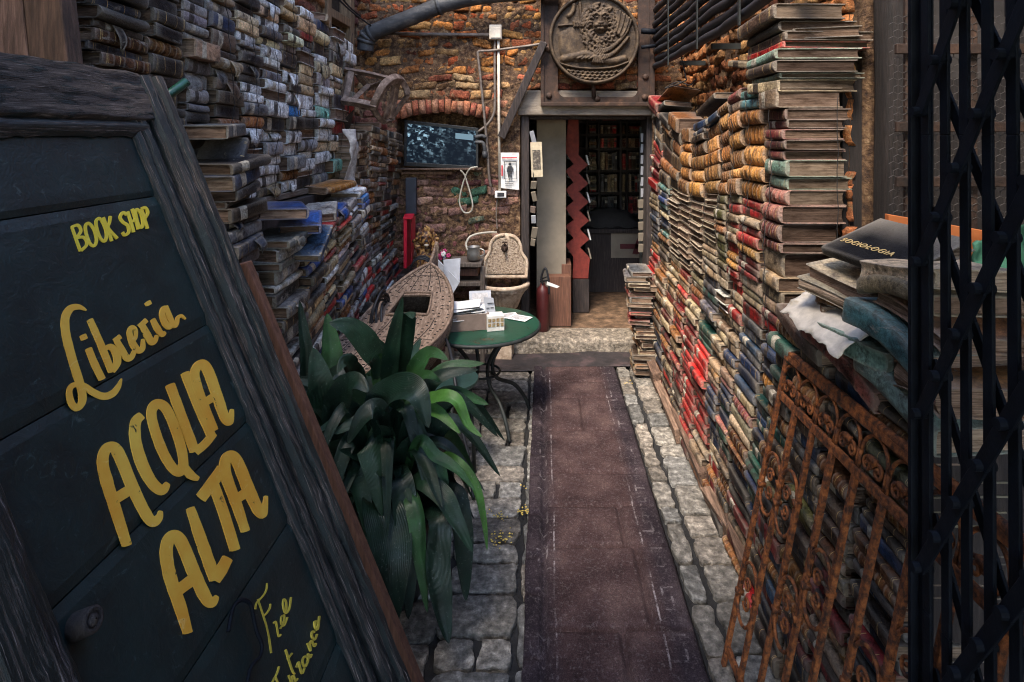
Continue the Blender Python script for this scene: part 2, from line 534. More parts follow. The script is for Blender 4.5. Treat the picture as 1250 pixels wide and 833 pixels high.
def mk_cover():
    n = NT('worn_book_cover')
    col = n.attr('Col').outputs['Color']
    rnd = n.n('ShaderNodeSeparateColor', Color=n.attr('Rnd').outputs['Color'])
    sp = n.n('ShaderNodeSeparateXYZ', Vector=n.attr('uvw').outputs['Vector'])
    u, v = sp.outputs[0], sp.outputs[1]
    spine = n.math('LESS_THAN', n.math('ABSOLUTE', n.math('SUBTRACT', v, .5)), .105)
    pos = n.n('ShaderNodeVectorMath', _operation='ADD').outputs[0]
    va = pos.node
    n.t.links.new(n.n('ShaderNodeNewGeometry').outputs['Position'], va.inputs[0])
    sd_ = n.n('ShaderNodeVectorMath', _operation='SCALE')
    n.t.links.new(n.attr('Rnd').outputs['Color'], sd_.inputs[0])
    sd_.inputs['Scale'].default_value = 37.0
    n.t.links.new(sd_.outputs[0], va.inputs[1])
    # gilt fillets across the spine
    q = n.math('ABSOLUTE', n.math('SUBTRACT', u, .5))
    def near(val, at, w):
        return n.math('LESS_THAN', n.math('ABSOLUTE', n.math('SUBTRACT', val, at)), w)
    fil = n.math('MAXIMUM', near(q, .42, .008), n.math('MAXIMUM', near(q, .39, .004), near(q, .17, .006)))
    gilt = n.math('MULTIPLY', n.math('MULTIPLY', fil, spine), n.math('GREATER_THAN', rnd.outputs[0], .45))
    lab = n.math('MULTIPLY', n.math('MULTIPLY', near(u, .70, .095), spine), n.math('LESS_THAN', n.math('ABSOLUTE', n.math('SUBTRACT', rnd.outputs[0], .30)), .12))
    col = n.mix(n.math('MULTIPLY', lab, .92), col, n.mix(n.math('GREATER_THAN', rnd.outputs[0], .3), (.03, .022, .02), (.5, .44, .34)))
    worn = n.noise(36, 8, .7, pos)
    col = n.mix(n.math('MULTIPLY', gilt, n.ramp(worn, [(.36, 0), (.46, 1.0)])), col, (.50, .33, .12))
    # leather and cloth mottling, rubbed pale places, soot and damp
    mot = n.noise(95, 6, .7, pos)
    col = n.mix(1.0, col, n.ramp(mot, [(.28, .38), (.5, .97), (.72, 1.6)]), 'MULTIPLY')
    st = n.n('ShaderNodeMapping', Vector=pos, Scale=(1, .35, 1))
    rub = n.noise(30, 10, .72, st.outputs[0], .6)
    thr = n.math('MULTIPLY_ADD', rnd.outputs[1], -.30, .74)
    rm = n.n('ShaderNodeMapRange', Value=rub, i1=thr, i2=n.math('ADD', thr, .07)).outputs[0]
    pale = n.mix(n.noise(55, 4, .6, pos), (.12, .095, .08), (.62, .54, .45))
    col = n.mix(n.math('MULTIPLY', rm, .8), col, pale)
    soot = n.ramp(n.noise(17, 9, .74, pos, .4), [(.36, 0), (.53, 1)])
    col = n.mix(1.0, col, n.mix(soot, (.10, .08, .085), (1, 1, 1)), 'MULTIPLY')
    edge = n.ramp(n.n('ShaderNodeNewGeometry').outputs['Pointiness'], [(.52, 0), (.60, 1)])
    col = n.mix(n.math('MULTIPLY', edge, .45), col, (.42, .36, .29))
    h = n.math('ADD', n.math('MULTIPLY', rm, .3), n.math('ADD', mot, n.math('MULTIPLY', rub, 1.2)))
    r = n.math('MULTIPLY_ADD', rub, .4, .38)
    return n.out(col, r, 0.0, h, .85, .006, .22)


def mk_pages():
    n = NT('yellowed_pages')
    pos = n.n('ShaderNodeNewGeometry').outputs['Position']
    st = n.n('ShaderNodeMapping', Vector=pos, Scale=(3, 3, 420))
    f = n.noise(1.2, 4, .7, st.outputs[0])
    st2 = n.n('ShaderNodeMapping', Vector=pos, Scale=(14, 14, 60))
    g = n.noise(1.0, 8, .7, st2.outputs[0])
    col = n.mix(1.0, n.attr('Col').outputs['Color'], n.ramp(f, [(.3, .35), (.5, .9), (.7, 1.4)]), 'MULTIPLY')
    col = n.mix(1.0, col, n.ramp(g, [(.3, (.25, .2, .17)), (.55, (1, 1, 1))]), 'MULTIPLY')
    return n.out(col, .92, 0.0, n.math('ADD', f, g), .8, .004, .1)


def mk_screen():
    n = NT('lit_screen_picture')
    sp = n.n('ShaderNodeSeparateXYZ', Vector=n.attr('uvw').outputs['Vector'])
    u, v = sp.outputs[0], sp.outputs[1]
    vec = n.n('ShaderNodeMapping', Vector=n.attr('uvw').outputs['Vector'], Scale=(22, 16, 1)).outputs[0]
    vor = n.n('ShaderNodeTexVoronoi', _distance='CHEBYCHEV', Vector=vec, Scale=1.0)
    blk = n.n('ShaderNodeSeparateColor', Color=vor.outputs['Color']).outputs[0]
    vec2 = n.n('ShaderNodeMapping', Vector=n.attr('uvw').outputs['Vector'], Scale=(5, 4, 1)).outputs[0]
    big = n.noise(1.3, 5, .7, vec2)
    lum = n.math('MULTIPLY', n.ramp(blk, [(.35, .01), (.7, .25), (.95, 1)]), n.ramp(big, [(.44, 0.0), (.60, 1)]))
    lum = n.math('MULTIPLY', lum, n.ramp(u, [(.0, 1.0), (.5, .55), (.62, .2), (.98, .35)]))
    lum = n.math('MULTIPLY', lum, n.ramp(v, [(.0, .25), (.35, .35), (.55, 1.0)]))
    sheet = n.math('MULTIPLY', n.math('LESS_THAN', n.math('ABSOLUTE', n.math('SUBTRACT', u, .83)), .13), n.math('LESS_THAN', n.math('ABSOLUTE', n.math('SUBTRACT', v, .80)), .08))
    lum = n.math('MAXIMUM', lum, n.math('MULTIPLY', sheet, .28))
    e = n.mix(lum, (.003, .006, .011), (.42, .66, .82))
    n.t.links.new(e, n.b.inputs['Emission Color'])
    n.b.inputs['Emission Strength'].default_value = .30
    return n.out((.004, .005, .007), .5, spec=.05)


m_leaf, m_carpet, m_cover, m_pages, m_screen = mk_leaf(), mk_carpet(), mk_cover(), mk_pages(), mk_screen()
# ------------------------------------------------------------------ brick walls
def brickwork(mb, org, u, v, nrm, w, h, hole=None, colfn=None, bl=.215, bh=.062, joint=.012, prot=.022, rough=.009, rng=None):
    """separate rough bricks, each with rounded uneven arrises, in stretcher courses"""
    rng = rng or random.Random(3)
    org, u, v, nrm = Vector(org), Vector(u), Vector(v), Vector(nrm)
    row, z = 0, 0.0
    while z < h - .02:
        hh = bh * rng.uniform(.8, 1.15)
        s = -bl * (.5 if row % 2 else 0) - rng.uniform(0, .05)
        while s < w:
            L = bl * rng.choice([1, 1, 1, .52, .85, 1.1]) * rng.uniform(.92, 1.05)
            a, b = max(0, s), min(w, s + L - joint)
            cx, cz = (a + b) / 2, z + hh / 2
            if b - a > .03 and not (hole and hole(cx, cz, (b - a) / 2, hh / 2)) and rng.random() > .02:
                col = colfn(cx, cz, rng) if colfn else (.3, .12, .06)
                p0 = prot * rng.uniform(.35, 1.6)
                seat = rng.uniform(-.25, .25)
                tz = rng.uniform(-.012, .012)
                nx, nz = 9, 4
                vs, fs = [], []
                for i in range(nx + 1):
                    for j in range(nz + 1):
                        fx, fz = i / nx, j / nz
                        ex, ez = min(fx, 1 - fx) * (b - a), min(fz, 1 - fz) * hh
                        e = min(ex, ez)
                        rd = (.0055 if e < .002 else 0) + (.004 if ex < .002 and ez < .002 else 0)
                        q = org + u * (a + fx * (b - a)) + v * (z + fz * hh + tz * (fx - .5) * 3)
                        nn = mnoise.noise(q * 23) * rough + mnoise.noise(q * 62) * rough * .7 + seat * (fz - .5) * .02
                        sh = mnoise.noise(q * 34 + Vector((9, 3, 1))) * .009
                        vs.append(q + u * sh + v * sh * .7 + nrm * (p0 - rd + nn))
                for i in range(nx):
                    for j in range(nz):
                        k = i * (nz + 1) + j
                        fs.append((k, k + nz + 1, k + nz + 2, k + 1))
                ring = [i * (nz + 1) for i in range(nx + 1)] + [nx * (nz + 1) + j for j in range(1, nz + 1)] + \
                       [i * (nz + 1) + nz for i in range(nx - 1, -1, -1)] + [j for j in range(nz - 1, 0, -1)]
                o = len(vs)
                vs += [vs[k] - nrm * (p0 + .012) for k in ring]
                for k in range(len(ring)):
                    k2 = (k + 1) % len(ring)
                    fs.append((ring[k], o + k, o + k2, ring[k2]))
                mb.add(vs, fs, col=col)
            s += L
        z += hh + joint * rng.uniform(.8, 1.3)
        row += 1


def rough_sheet(mb, org, u, v, nrm, w, h, hole=None, step=.05, amp=.008, col=(1, 1, 1), back=None):
    """the mortar bed: an uneven sheet with the openings left out"""
    org, u, v, nrm = Vector(org), Vector(u), Vector(v), Vector(nrm)
    nu, nv = max(1, round(w / step)), max(1, round(h / step))
    vs, fs = [], []
    for i in range(nu + 1):
        for j in range(nv + 1):
            q = org + u * (w * i / nu) + v * (h * j / nv)
            if back:
                q = q - nrm * back(q)
            vs.append(q + nrm * amp * (mnoise.noise(q * 11) + .5 * mnoise.noise(q * 31)))
    for i in range(nu):
        for j in range(nv):
            if hole and hole(w * (i + .5) / nu, h * (j + .5) / nv, 0, 0):
                continue
            k = i * (nv + 1) + j
            fs.append((k, k + nv + 1, k + nv + 2, k + 1))
    mb.add(vs, fs, col=col)


YE = 4.36                      # the end wall
XL, XR = -1.42, 1.05           # the two side walls
DX0, DX1, DZ1, STEP = ux(642, YE), ux(794, YE), uz(141, YE), .115
NX0, NX1, NZ0, NZ1 = ux(485, YE), ux(594, YE), uz(206, YE), uz(146, YE)   # niche of the screen

# --- ground, paving, step, carpet
g = MB()
g.grid(lambda a, b: Vector((-3 + a * 6, -3 + b * 10.5, -.012 + .004 * mnoise.noise(Vector((a * 40, b * 60, 0))))), 30, 50)
obj('ground', g, m_earth, kind='structure')

STONES = []
rng = random.Random(21)
pv = MB()
strips = [(-1.40, -.36, (.15, .30), (.12, .20)), (-.355, -.095, (.13, .27), (.11, .19)), (-.090, .0, (.08, .09), (.12, .30)),
          (.0, .50, (.22, .48), (.2, .42)), (.505, .59, (.08, .09), (.10, .26)), (.597, 1.03, (.12, .26), (.12, .24))]
for (xa, xb, wr, dr) in strips:
    y = -.3
    while y < YE - .05:
        d = rng.uniform(*dr)
        x = xa
        while x < xb - .03:
            w = min(rng.uniform(*wr), xb - x)
            if xb - x - w < .09:
                w = xb - x
            STONES.append((x, x + w, y, min(y + d, YE)))
            x += w
        y += d
for (x0, x1, y0, y1) in STONES:
    jn = rng.uniform(.005, .011)
    x0, x1, y0, y1 = x0 + jn, x1 - jn, y0 + jn, y1 - jn
    cx, cy, hx, hy = (x0 + x1) / 2, (y0 + y1) / 2, (x1 - x0) / 2, (y1 - y0) / 2
    if hx < .008 or hy < .02:
        continue
    top = rng.uniform(.004, .014)
    gr = rng.choice([.15, .19, .23, .28])
    tint = rng.choice([(1.0, .90, .76), (1.0, .86, .70), (1.0, .95, .86)])
    cc = tuple(gr * t for t in tint)
    sk = [rng.uniform(-.10, .10) for _ in range(4)]
    tilt = (rng.uniform(-.02, .02), rng.uniform(-.02, .02))
    n = 40
    vs, fs = [], []
    rings = [(1.0, -.02), (1.0, top - .004), (.99, top - .001), (.965, top), (.62, top + .0004), (.3, top + .0005)]
    for (q, z) in rings:
        for k in range(n):
            a = 2 * PI * k / n
            ca, sa = math.cos(a), math.sin(a)
            m = (abs(ca) ** 9 + abs(sa) ** 9) ** (-1 / 9)
            px, py = ca * m, sa * m
            px2 = px + sk[0] * py * .5 + sk[2] * .4 * px * py
            py2 = py + sk[1] * px * .4 + sk[3] * .4 * px * py
            p = Vector((cx + hx * px2 * q, cy + hy * py2 * q, 0))
            wob = mnoise.noise(p * 16) * .013 + mnoise.noise(p * 48) * .006
            p.x += wob * px
            p.y += wob * py
            p.z = z + (px * tilt[0] * hx + py * tilt[1] * hy) + (mnoise.noise(p * 34) * .0035 + mnoise.noise(p * 90) * .0018 if z > 0 else 0)
            vs.append(p)
    for r_ in range(len(rings) - 1):
        for k in range(n):
            fs.append((r_ * n + k, r_ * n + (k + 1) % n, (r_ + 1) * n + (k + 1) % n, (r_ + 1) * n + k))
    vs.append(Vector((cx, cy, top + .002)))
    b = (len(rings) - 1) * n
    for k in range(n):
        fs.append((b + k, b + (k + 1) % n, len(vs) - 1))
    pv.add(vs, fs, col=cc)
obj('pavement', pv, m_stone, kind='structure', smooth=True)

# fallen yellow petals that nobody could count, between the plant and the carpet
pt = MB()
for (px, py, sp, k) in ((613, 662, .030, 34), (641, 630, .020, 26), (607, 634, .024, 22), (768, 470, .02, 8), (640, 600, .03, 4)):
    Yp = EYE * FPX / (py - VY)
    c = W(px, py, Yp)
    for _ in range(k):
        q = c + Vector((rng.gauss(0, sp), rng.gauss(0, sp * .9), .0175))
        r_ = rng.uniform(.003, .0065)
        a = rng.uniform(0, 6)
        pt.add([q + Vector((math.cos(a + t) * r_ * s, math.sin(a + t) * r_ * s, z)) for t, s, z in
                ((0, 1, .002), (1.3, .6, 0), (2.6, 1, .001), (3.9, .7, .003), (5.1, .8, 0))], [(0, 1, 2, 3, 4)])
obj('fallen_petals', pt, plain('yellow_petals', (.70, .50, .10), .7), kind='stuff',
    label='scatter of tiny yellow petals on the paving by the plant', cat='petals')

SG = {}
def stone_h(x, y):
    for (a, b, c, d) in STONES:
        if a <= x <= b and c <= y <= d:
            e = min(x - a, b - x, y - c, d - y)
            return .012 * min(1.0, max(0, (e - .003) / .012)) + .004 * mnoise.noise(Vector((a * 9, c * 9, 1)))
    return 0.0

CW = .565
near_st = [s for s in STONES if s[1] > -.1 and s[0] < .55]
STONES_ALL, STONES = STONES, near_st
ct = MB()
y_c0, y_c1 = .2, 3.99
nx, ny = 62, 340
vs, uv, fs = [], [], []
for j in range(ny + 1):
    y = y_c0 + (y_c1 - y_c0) * j / ny
    for i in range(nx + 1):
        x = -.0675 + CW * i / nx + .007 * mnoise.noise(Vector((0, y * 3, i / nx * 2))) + (.003 * mnoise.noise(Vector((3, y * 40, i))) if i in (0, nx) else 0)
        z = .016 + 1.9 * stone_h(x, y) + .002 * mnoise.noise(Vector((x * 30, y * 30, 0))) + .004 * mnoise.noise(Vector((x * 6, y * 3, 5)))
        vs.append((x, y, z))
        uv.append((CW * i / nx, y, 0))
for j in range(ny):
    for i in range(nx):
        k = j * (nx + 1) + i
        fs.append((k, k + 1, k + nx + 2, k + nx + 1))
ct.add(vs, fs, uv)
o = obj('runner_carpet', ct, m_carpet, smooth=True, label='long worn maroon runner carpet down the middle of the alley', cat='carpet')
sd = o.modifiers.new('pile', 'SOLIDIFY')
sd.thickness = .006
STONES = STONES_ALL
# the cross mat below the step
mt = MB()
def matf(a, b):
    x = -.62 + 1.36 * a
    y = 4.0 + .30 * b + .03 * (a - .5) - .035 * math.sin(a * 5)
    return Vector((x, y, .022 + .007 * mnoise.noise(Vector((x * 7, y * 9, 0)))))
mt.grid(matf, 40, 14)
mt.uv = [(.28 if p[0] > -.2 + .05 * math.sin(p[1] * 40) else .05, p[1], 0) for p in mt.v]
o = obj('door_mat', mt, noisy('wet_dark_mat', [(.3, (.010, .009, .010)), (.52, (.030, .023, .024)), (.66, (.075, .048, .048))], 6, (.6, .95), .8, 150, .004), smooth=True, label='dark rumpled mat lying across the alley below the door step', cat='mat')
sd = o.modifiers.new('pile', 'SOLIDIFY'); sd.thickness = .007

st = MB()
def stepf(a, b):
    # top then front face of the worn step
    x = -.62 + 1.50 * a
    if b < .6:
        y, z = 4.56 - (4.56 - 4.315) * b / .6, STEP
    else:
        y, z = 4.312 - .03 * (b - .6), STEP * (1 - (b - .6) / .4)
    q = Vector((x, y, z))
    q.z += .010 * mnoise.noise(q * 7) * (b > .1) + .010 * mnoise.noise(q * 22) * (b > .1) - (.012 if .55 < b < .65 else 0)
    q.y += (.020 * mnoise.noise(q * 9) + .012 * mnoise.noise(q * 30)) * (b > .5)
    return q
st.grid(stepf, 60, 24, col=(.24, .20, .155))
obj('doorstep', st, m_stone, smooth=True, kind='structure')

# --- the end wall
def end_hole(cx, cz, hw, hh):
    x, z = XL - .2 + cx, cz
    if x + hw > DX0 - .05 and x - hw < DX1 + .02 and z - hh < DZ1 + .20:
        return True
    if x + hw > NX0 and x - hw < NX1 and z + hh > NZ0 - .01:
        t = (x - (NX0 + NX1) / 2) / ((NX1 - NX0) / 2)
        top = NZ1 + .055 * (1 - t * t)
        if z - hh < top + (.085 if hw > 0 else 0):
            return True
    return False


def end_col(cx, cz, r):
    x, z = XL - .2 + cx, cz
    if z > 1.95:
        c = r.choice([(.50, .20, .055), (.52, .25, .075), (.42, .13, .04), (.42, .10, .035), (.50, .29, .12), (.44, .18, .06), (.30, .09, .04)])
        if z < 2.12:
            c = r.choice([(.40, .15, .07), (.34, .10, .055), (.42, .24, .11), (.38, .25, .13)])
    elif x > ux(628, YE):
        c = r.choice([(.42, .15, .08), (.46, .19, .11), (.36, .11, .06), (.40, .22, .14)])
    elif z > 1.45:
        c = r.choice([(.30, .13, .08), (.34, .18, .10), (.26, .10, .07)])
    else:
        c = r.choice([(.30, .17, .13), (.26, .14, .11), (.33, .20, .16), (.22, .12, .10), (.20, .075, .075)])
        gx, gz = (x - ux(575, YE)) / .12, (z - uz(237, YE)) / .06
        if gx * gx + gz * gz < 1.0:
            c = r.choice([(.045, .12, .075), (.06, .15, .10), (.04, .10, .06)])
        elif (x - ux(590, YE)) ** 2 < .004 and z > 1.0 and r.random() < .5:
            c = (.12, .14, .10)
    k = r.uniform(.75, 1.2)
    return tuple(q * k for q in c)


wm = MB()
rough_sheet(wm, (XL - .2, YE - .012, -.05), (1, 0, 0), (0, 0, 1), (0, -1, 0), 2.8, 3.55, lambda a, b, c, d: end_hole(a, b - .05, 0, 0), .02, .016, back=lambda q: .003 if q.z < 1.5 and q.x < -.25 else .002)
# reveals of the niche and its back
for (a, b) in (((NX0 - .03, YE - .01, NZ0 - .03), (NX1 + .03, YE + .24, NZ0)), ((NX0 - .04, YE - .005, NZ0), (NX0 - .005, YE + .24, NZ1 + .06)),
               ((NX1 + .005, YE - .005, NZ0), (NX1 + .04, YE + .24, NZ1 + .06)), ((NX0 - .03, YE + .20, NZ0), (NX1 + .03, YE + .235, NZ1 + .12)),
               ((NX0 - .03, YE + .02, NZ1 + .075), (NX1 + .03, YE + .2, NZ1 + .12))):
    wm.box2(a, b)
# thickness of the wall behind it
wm.box2((XL - .2, YE + .26, -.05), (NX0 - .05, YE + .4, 3.5)).box2((NX1 + .05, YE + .26, -.05), (DX0 - .06, YE + .4, 3.5))
wm.box2((NX0 - .05, YE + .26, -.05), (NX1 + .05, YE + .4, 3.5))
wm.box2((DX0 - .06, YE + .26, DZ1 + .22), (1.18, YE + .4, 3.5))
wm.box2((XL - .3, YE - .01, 3.502), (1.18, YE + .4, 4.7))  # unseen upper block, added to narrow the sky and darken the alley
end_wall = obj('brick_wall', wm, m_mortar, smooth=False, kind='thing', label='rough ochre and red brick end wall around the shop door', cat='brick wall')
bw = MB()
brickwork(bw, (XL - .2, YE, 0), (1, 0, 0), (0, 0, 1), (0, -1, 0), 2.8, 3.5, end_hole, end_col, rough=.011, prot=.016, bl=.17, bh=.055)
rr = random.Random(8)
na = 15
for k in range(na):           # the brick arch over the screen, every brick on edge
    t = (k + .5) / na * 2 - 1
    x = (NX0 + NX1) / 2 + t * (NX1 - NX0) / 2 * 1.06
    z = NZ1 + .055 * (1 - t * t) + .045
    M = Matrix.Rotation(t * .26 + rr.uniform(-.06, .06), 3, 'Y')
    bw.box((x, YE - .012 + rr.uniform(-.008, .008), z), (.040, .06, .10 * rr.uniform(.85, 1.1)), M, .006,
           col=rr.choice([(.34, .11, .065), (.40, .16, .09), (.30, .09, .06), (.38, .19, .12)]))
obj('brick', bw, m_brick, end_wall, smooth=True)

# --- side walls
def side_col(cx, cz, r):
    c = r.choice([(.30, .11, .06), (.36, .17, .08), (.24, .08, .05), (.33, .21, .12), (.20, .08, .06)])
    k = r.uniform(.7, 1.2)
    return tuple(q * k for q in c)

lw = MB()
WY0, WY1, WZ0 = 3.70, 4.17, 1.72
lhole = lambda a, b, c, d: (WY0 - c < YE + .0 - a < WY1 + c and b > WZ0 - d)
rough_sheet(lw, (XL, YE, -.05), (0, -1, 0), (0, 0, 1), (1, 0, 0), 3.3, 3.55, lambda a, b, c, d: lhole(a, b, 0, 0), .06, .012)
lw.box2((XL - .30, -2.2, -.05), (XL - .26, YE + .3, 3.5))
lw.box2((XL - .30, .7, 3.502), (XL + .01, YE - .02, 4.6))  # added out-of-view block on top, cuts sky light from the alley
left_wall = obj('brick_wall', lw, m_mortar, kind='thing', label='dark red brick wall behind the grey left-side bookcases'.replace('left-side ', ''), cat='brick wall')
bw = MB()
brickwork(bw, (XL, YE, 0), (0, -1, 0), (0, 0, 1), (1, 0, 0), 3.3, 3.5, lhole, side_col, prot=.02, rng=random.Random(5))
obj('brick', bw, m_brick, left_wall, smooth=True)

rw = MB()
rough_sheet(rw, (XR, 1.98, -.05), (0, 1, 0), (0, 0, 1), (-1, 0, 0), YE - 1.98, 3.55, None, .06, .014)
rw.box2((XR - .01, .7, 3.502), (XR + .25, YE - .02, 4.4))  # unseen extra height, put in to deepen the shade lower down
rw.box2((XR + .05, 1.98, -.05), (XR + .25, YE + .3, 3.5))
right_wall = obj('brick_wall', rw, m_mortar, kind='thing', label='crumbling orange brick wall behind the colourful bookcase and black pipes', cat='brick wall')
bw = MB()
def rcol(cx, cz, r):
    c = r.choice([(.44, .17, .06), (.40, .20, .08), (.34, .12, .05), (.46, .26, .11)])
    k = r.uniform(.7, 1.2)
    return tuple(q * k for q in c)
brickwork(bw, (XR, 1.98, 1.2), (0, 1, 0), (0, 0, 1), (-1, 0, 0), YE - 1.98, 2.3, None, rcol, prot=.011, rough=.014, rng=random.Random(6))
obj('brick', bw, m_brick, right_wall, smooth=True)

# the covered entry behind the camera and its soffit, which shade the things close to the camera
pa = MB()
pa.box2((-1.62, -2.2, 2.6), (1.75, .42, 2.85)).box2((1.62, -2.2, -.05), (1.75, 1.62, 2.65)).box2((-1.62, -2.2, -.05), (-1.45, 1.0, 2.65))
pa.box2((1.22, 2.02, -.05), (1.75, 2.1, 3.5)).box2((1.62, 1.62, -.05), (1.75, 2.02, 3.5)).box2((-1.62, .32, 2.85), (1.75, .42, 3.3))
obj('entry_passage', pa, plain('dark_plaster', (.05, .042, .038), .9, 0, .4, 6, .4, 40), kind='structure')  # dark plaster, tone varied at random

# --- lintel, door frame
lt = MB()
lt.box2((ux(632, YE), YE - .045, DZ1), (ux(797, YE), YE + .30, DZ1 + .185), .004)
obj('door_lintel', lt, m_lintel, kind='structure', bevel=.008)
df = MB()
df.box2((DX0 - .035, YE - .012, STEP), (DX0 + .022, YE + .34, DZ1 - .002), .002)
df.box2((DX1 - .022, YE + .05, STEP), (DX1 + .03, YE + .34, DZ1 - .002), .002)
df.box2((DX0 + .024, YE + .06, DZ1 - .03), (DX1 - .024, YE + .12, DZ1 - .003), .001)
obj('door_frame', df, m_darkwood, kind='structure', bevel=.004)

# --- the dim shop inside
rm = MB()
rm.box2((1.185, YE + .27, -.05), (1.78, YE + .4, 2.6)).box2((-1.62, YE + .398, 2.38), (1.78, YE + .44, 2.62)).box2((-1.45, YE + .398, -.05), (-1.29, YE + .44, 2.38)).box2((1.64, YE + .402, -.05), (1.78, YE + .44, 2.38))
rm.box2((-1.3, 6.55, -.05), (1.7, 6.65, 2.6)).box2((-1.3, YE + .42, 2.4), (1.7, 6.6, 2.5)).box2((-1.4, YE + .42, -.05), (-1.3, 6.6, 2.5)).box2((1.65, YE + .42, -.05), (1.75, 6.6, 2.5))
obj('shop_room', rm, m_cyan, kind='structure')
fl = MB()
fl.grid(lambda a, b: Vector((-1.3 + 3.0 * a, 4.53 + 2.05 * b, STEP - .004 + .004 * mnoise.noise(Vector((a * 30, b * 20, 2))))), 30, 20, col=(.13, .080, .048))
obj('shop_floor', fl, m_floor, kind='structure')

# --- wooden window high on the left brick wall
w0 = thing('window', (XL, (WY0 + WY1) / 2, WZ0), 'beige wooden window frame high in the brick wall above the books', 'window')
f = MB()
for (ya, yb, za, zb) in ((WY0 - .03, WY0 + .045, WZ0, 3.0), (WY1 - .06, WY1 + .02, WZ0, 3.0), (WY0 + .045, WY1 - .06, WZ0 - .02, WZ0 + .06), (WY0 + .045, WY1 - .06, 2.42, 2.48)):
    f.box2((XL - .05, ya, za), (XL + .035, yb, zb), .003, col=(1.6, 1.25, .8))
obj('frame', f, m_oldwood, w0, bevel=.004)
f = MB()
f.box2((XL - .06, WY0, WZ0 - .02), (XL - .045, WY1, 3.0))
obj('pane', f, m_glassdark, w0)
# ------------------------------------------------------------------ the leaning signboard
SC = ux(190, 1.45) + .41 * uz(105, 1.45)      # X + .41 Z = SC is the plane of its painted face
SN = Vector((1, 0, .41)).normalized()          # outward normal
SUP = Vector((-.41, 0, 1)).normalized()        # up along the board


def sgn(x, y, off=0.0):
    dx, dz = (x - VX) / FPX, -(y - VY) / FPX
    t = (SC - .41 * EYE) / (dx + .41 * dz)
    return Vector((dx * t, t, EYE + dz * t)) + SN * off


def sb(y, h, off=0.0):
    """a point of the board: y along the alley, h metres up the slope from the ground line"""
    p = Vector((SC, y, 0)) + SUP * h
    return p + SN * off


SY0, SY1 = .66, 1.452
SH = (uz(105, 1.45)) / SUP.z
sign = thing('signboard', (SC, 1.05, 0), 'dark green peeling wooden signboard with yellow painted shop lettering, leaning', 'signboard')
# the planked panel, with open grooves
pb = MB()
gy = []
for (x, y) in ((195, 238), (255, 395), (302, 515), (355, 635)):
    p = sgn(x, y)
    gy.append(p.z / SUP.z)
top_h = sgn(100, 155).z / SUP.z
edges = [top_h] + gy + [gy[-1] - .29, gy[-1] - .56, .10]
for k in range(len(edges) - 1):
    a, b = edges[k + 1] + .0012, edges[k] - .0012
    def fn(u_, v_, a=a, b=b):
        y = .72 + (1.40 - .72) * u_
        h = a + (b - a) * v_
        e = min(v_, 1 - v_) * (b - a)
        return sb(y, h, -.004 * (e < .001) + .0012 * mnoise.noise(Vector((y * 9, h * 22, k))))
    n0 = len(pb.v)
    pb.grid(fn, 34, 14)
    q = [sb(.72, a, -.02), sb(1.40, a, -.02), sb(1.40, b, -.02), sb(.72, b, -.02)]
    f4 = [sb(.72, a, -.004), sb(1.40, a, -.004), sb(1.40, b, -.004), sb(.72, b, -.004)]
    pb.add(q + f4, [(0, 1, 2, 3), (0, 4, 5, 1), (1, 5, 6, 2), (2, 6, 7, 3), (3, 7, 4, 0)])
obj('panel', pb, m_board, sign, smooth=False)
bk = MB()
bk.prism([sb(.70, .08, -.022), sb(1.42, .08, -.022), sb(1.42, SH - .05, -.022), sb(.70, SH - .05, -.022)], -SN * .012)
obj('backing', bk, m_darkwood, sign)


def moulding(name, y0, y1, h0, h1, ridges, mat, rag=.002):
    """a stile with ridges along its length: ridges = [(fraction across, height)]"""
    mb = MB()
    L = h1 - h0
    n = max(8, int(L / .02))
    vs, fs, uv = [], [], []
    K = len(ridges)
    for i in range(n + 1):
        h = h0 + L * i / n
        for (fr, hh) in ridges:
            y = y0 + (y1 - y0) * fr
            q = sb(y, h, hh)
            w = mnoise.noise(Vector((y * 30, h * 9, 3))) * rag + mnoise.noise(Vector((y * 55, h * 45, 8))) * rag * .8
            vs.append(q + SN * w + Vector((0, w * .7, 0)))
            uv.append((hh * 2, y + hh * .5, h))
    for i in range(n):
        for k in range(K - 1):
            a = i * K + k
            fs.append((a, a + 1, a + K + 1, a + K))
    fs.append(tuple(range(K)))
    fs.append(tuple(range(n * K, n * K + K))[::-1])
    mb.add(vs, fs, uv)
    return obj(name, mb, mat, sign, smooth=False)


bx = sgn(333, 512)            # inner edge of the far stile
yi = 1.30
moulding('stile', 1.292, 1.362, .05, SH - .03, [(0, -.02), (0, .006), (.10, .012), (.22, .015), (.30, .005), (.38, .016), (.55, .019), (.66, .004), (.80, .006), (1.0, .004), (1.0, -.02)], m_frame, .0022)
moulding('stile', 1.363, 1.45, .02, SH + .01, [(0, -.03), (0, .012), (.08, .026), (.30, .030), (.38, .020), (.52, .022), (.58, .034), (.80, .036), (.95, .028), (1.0, .010), (1.0, -.05)], m_frame, .003)
moulding('stile', SY0, .775, .02, SH + .0, [(0, -.05), (0, .02), (.15, .034), (.62, .032), (.72, .018), (.9, .014), (1.0, .002), (1.0, -.02)], m_frame, .003)
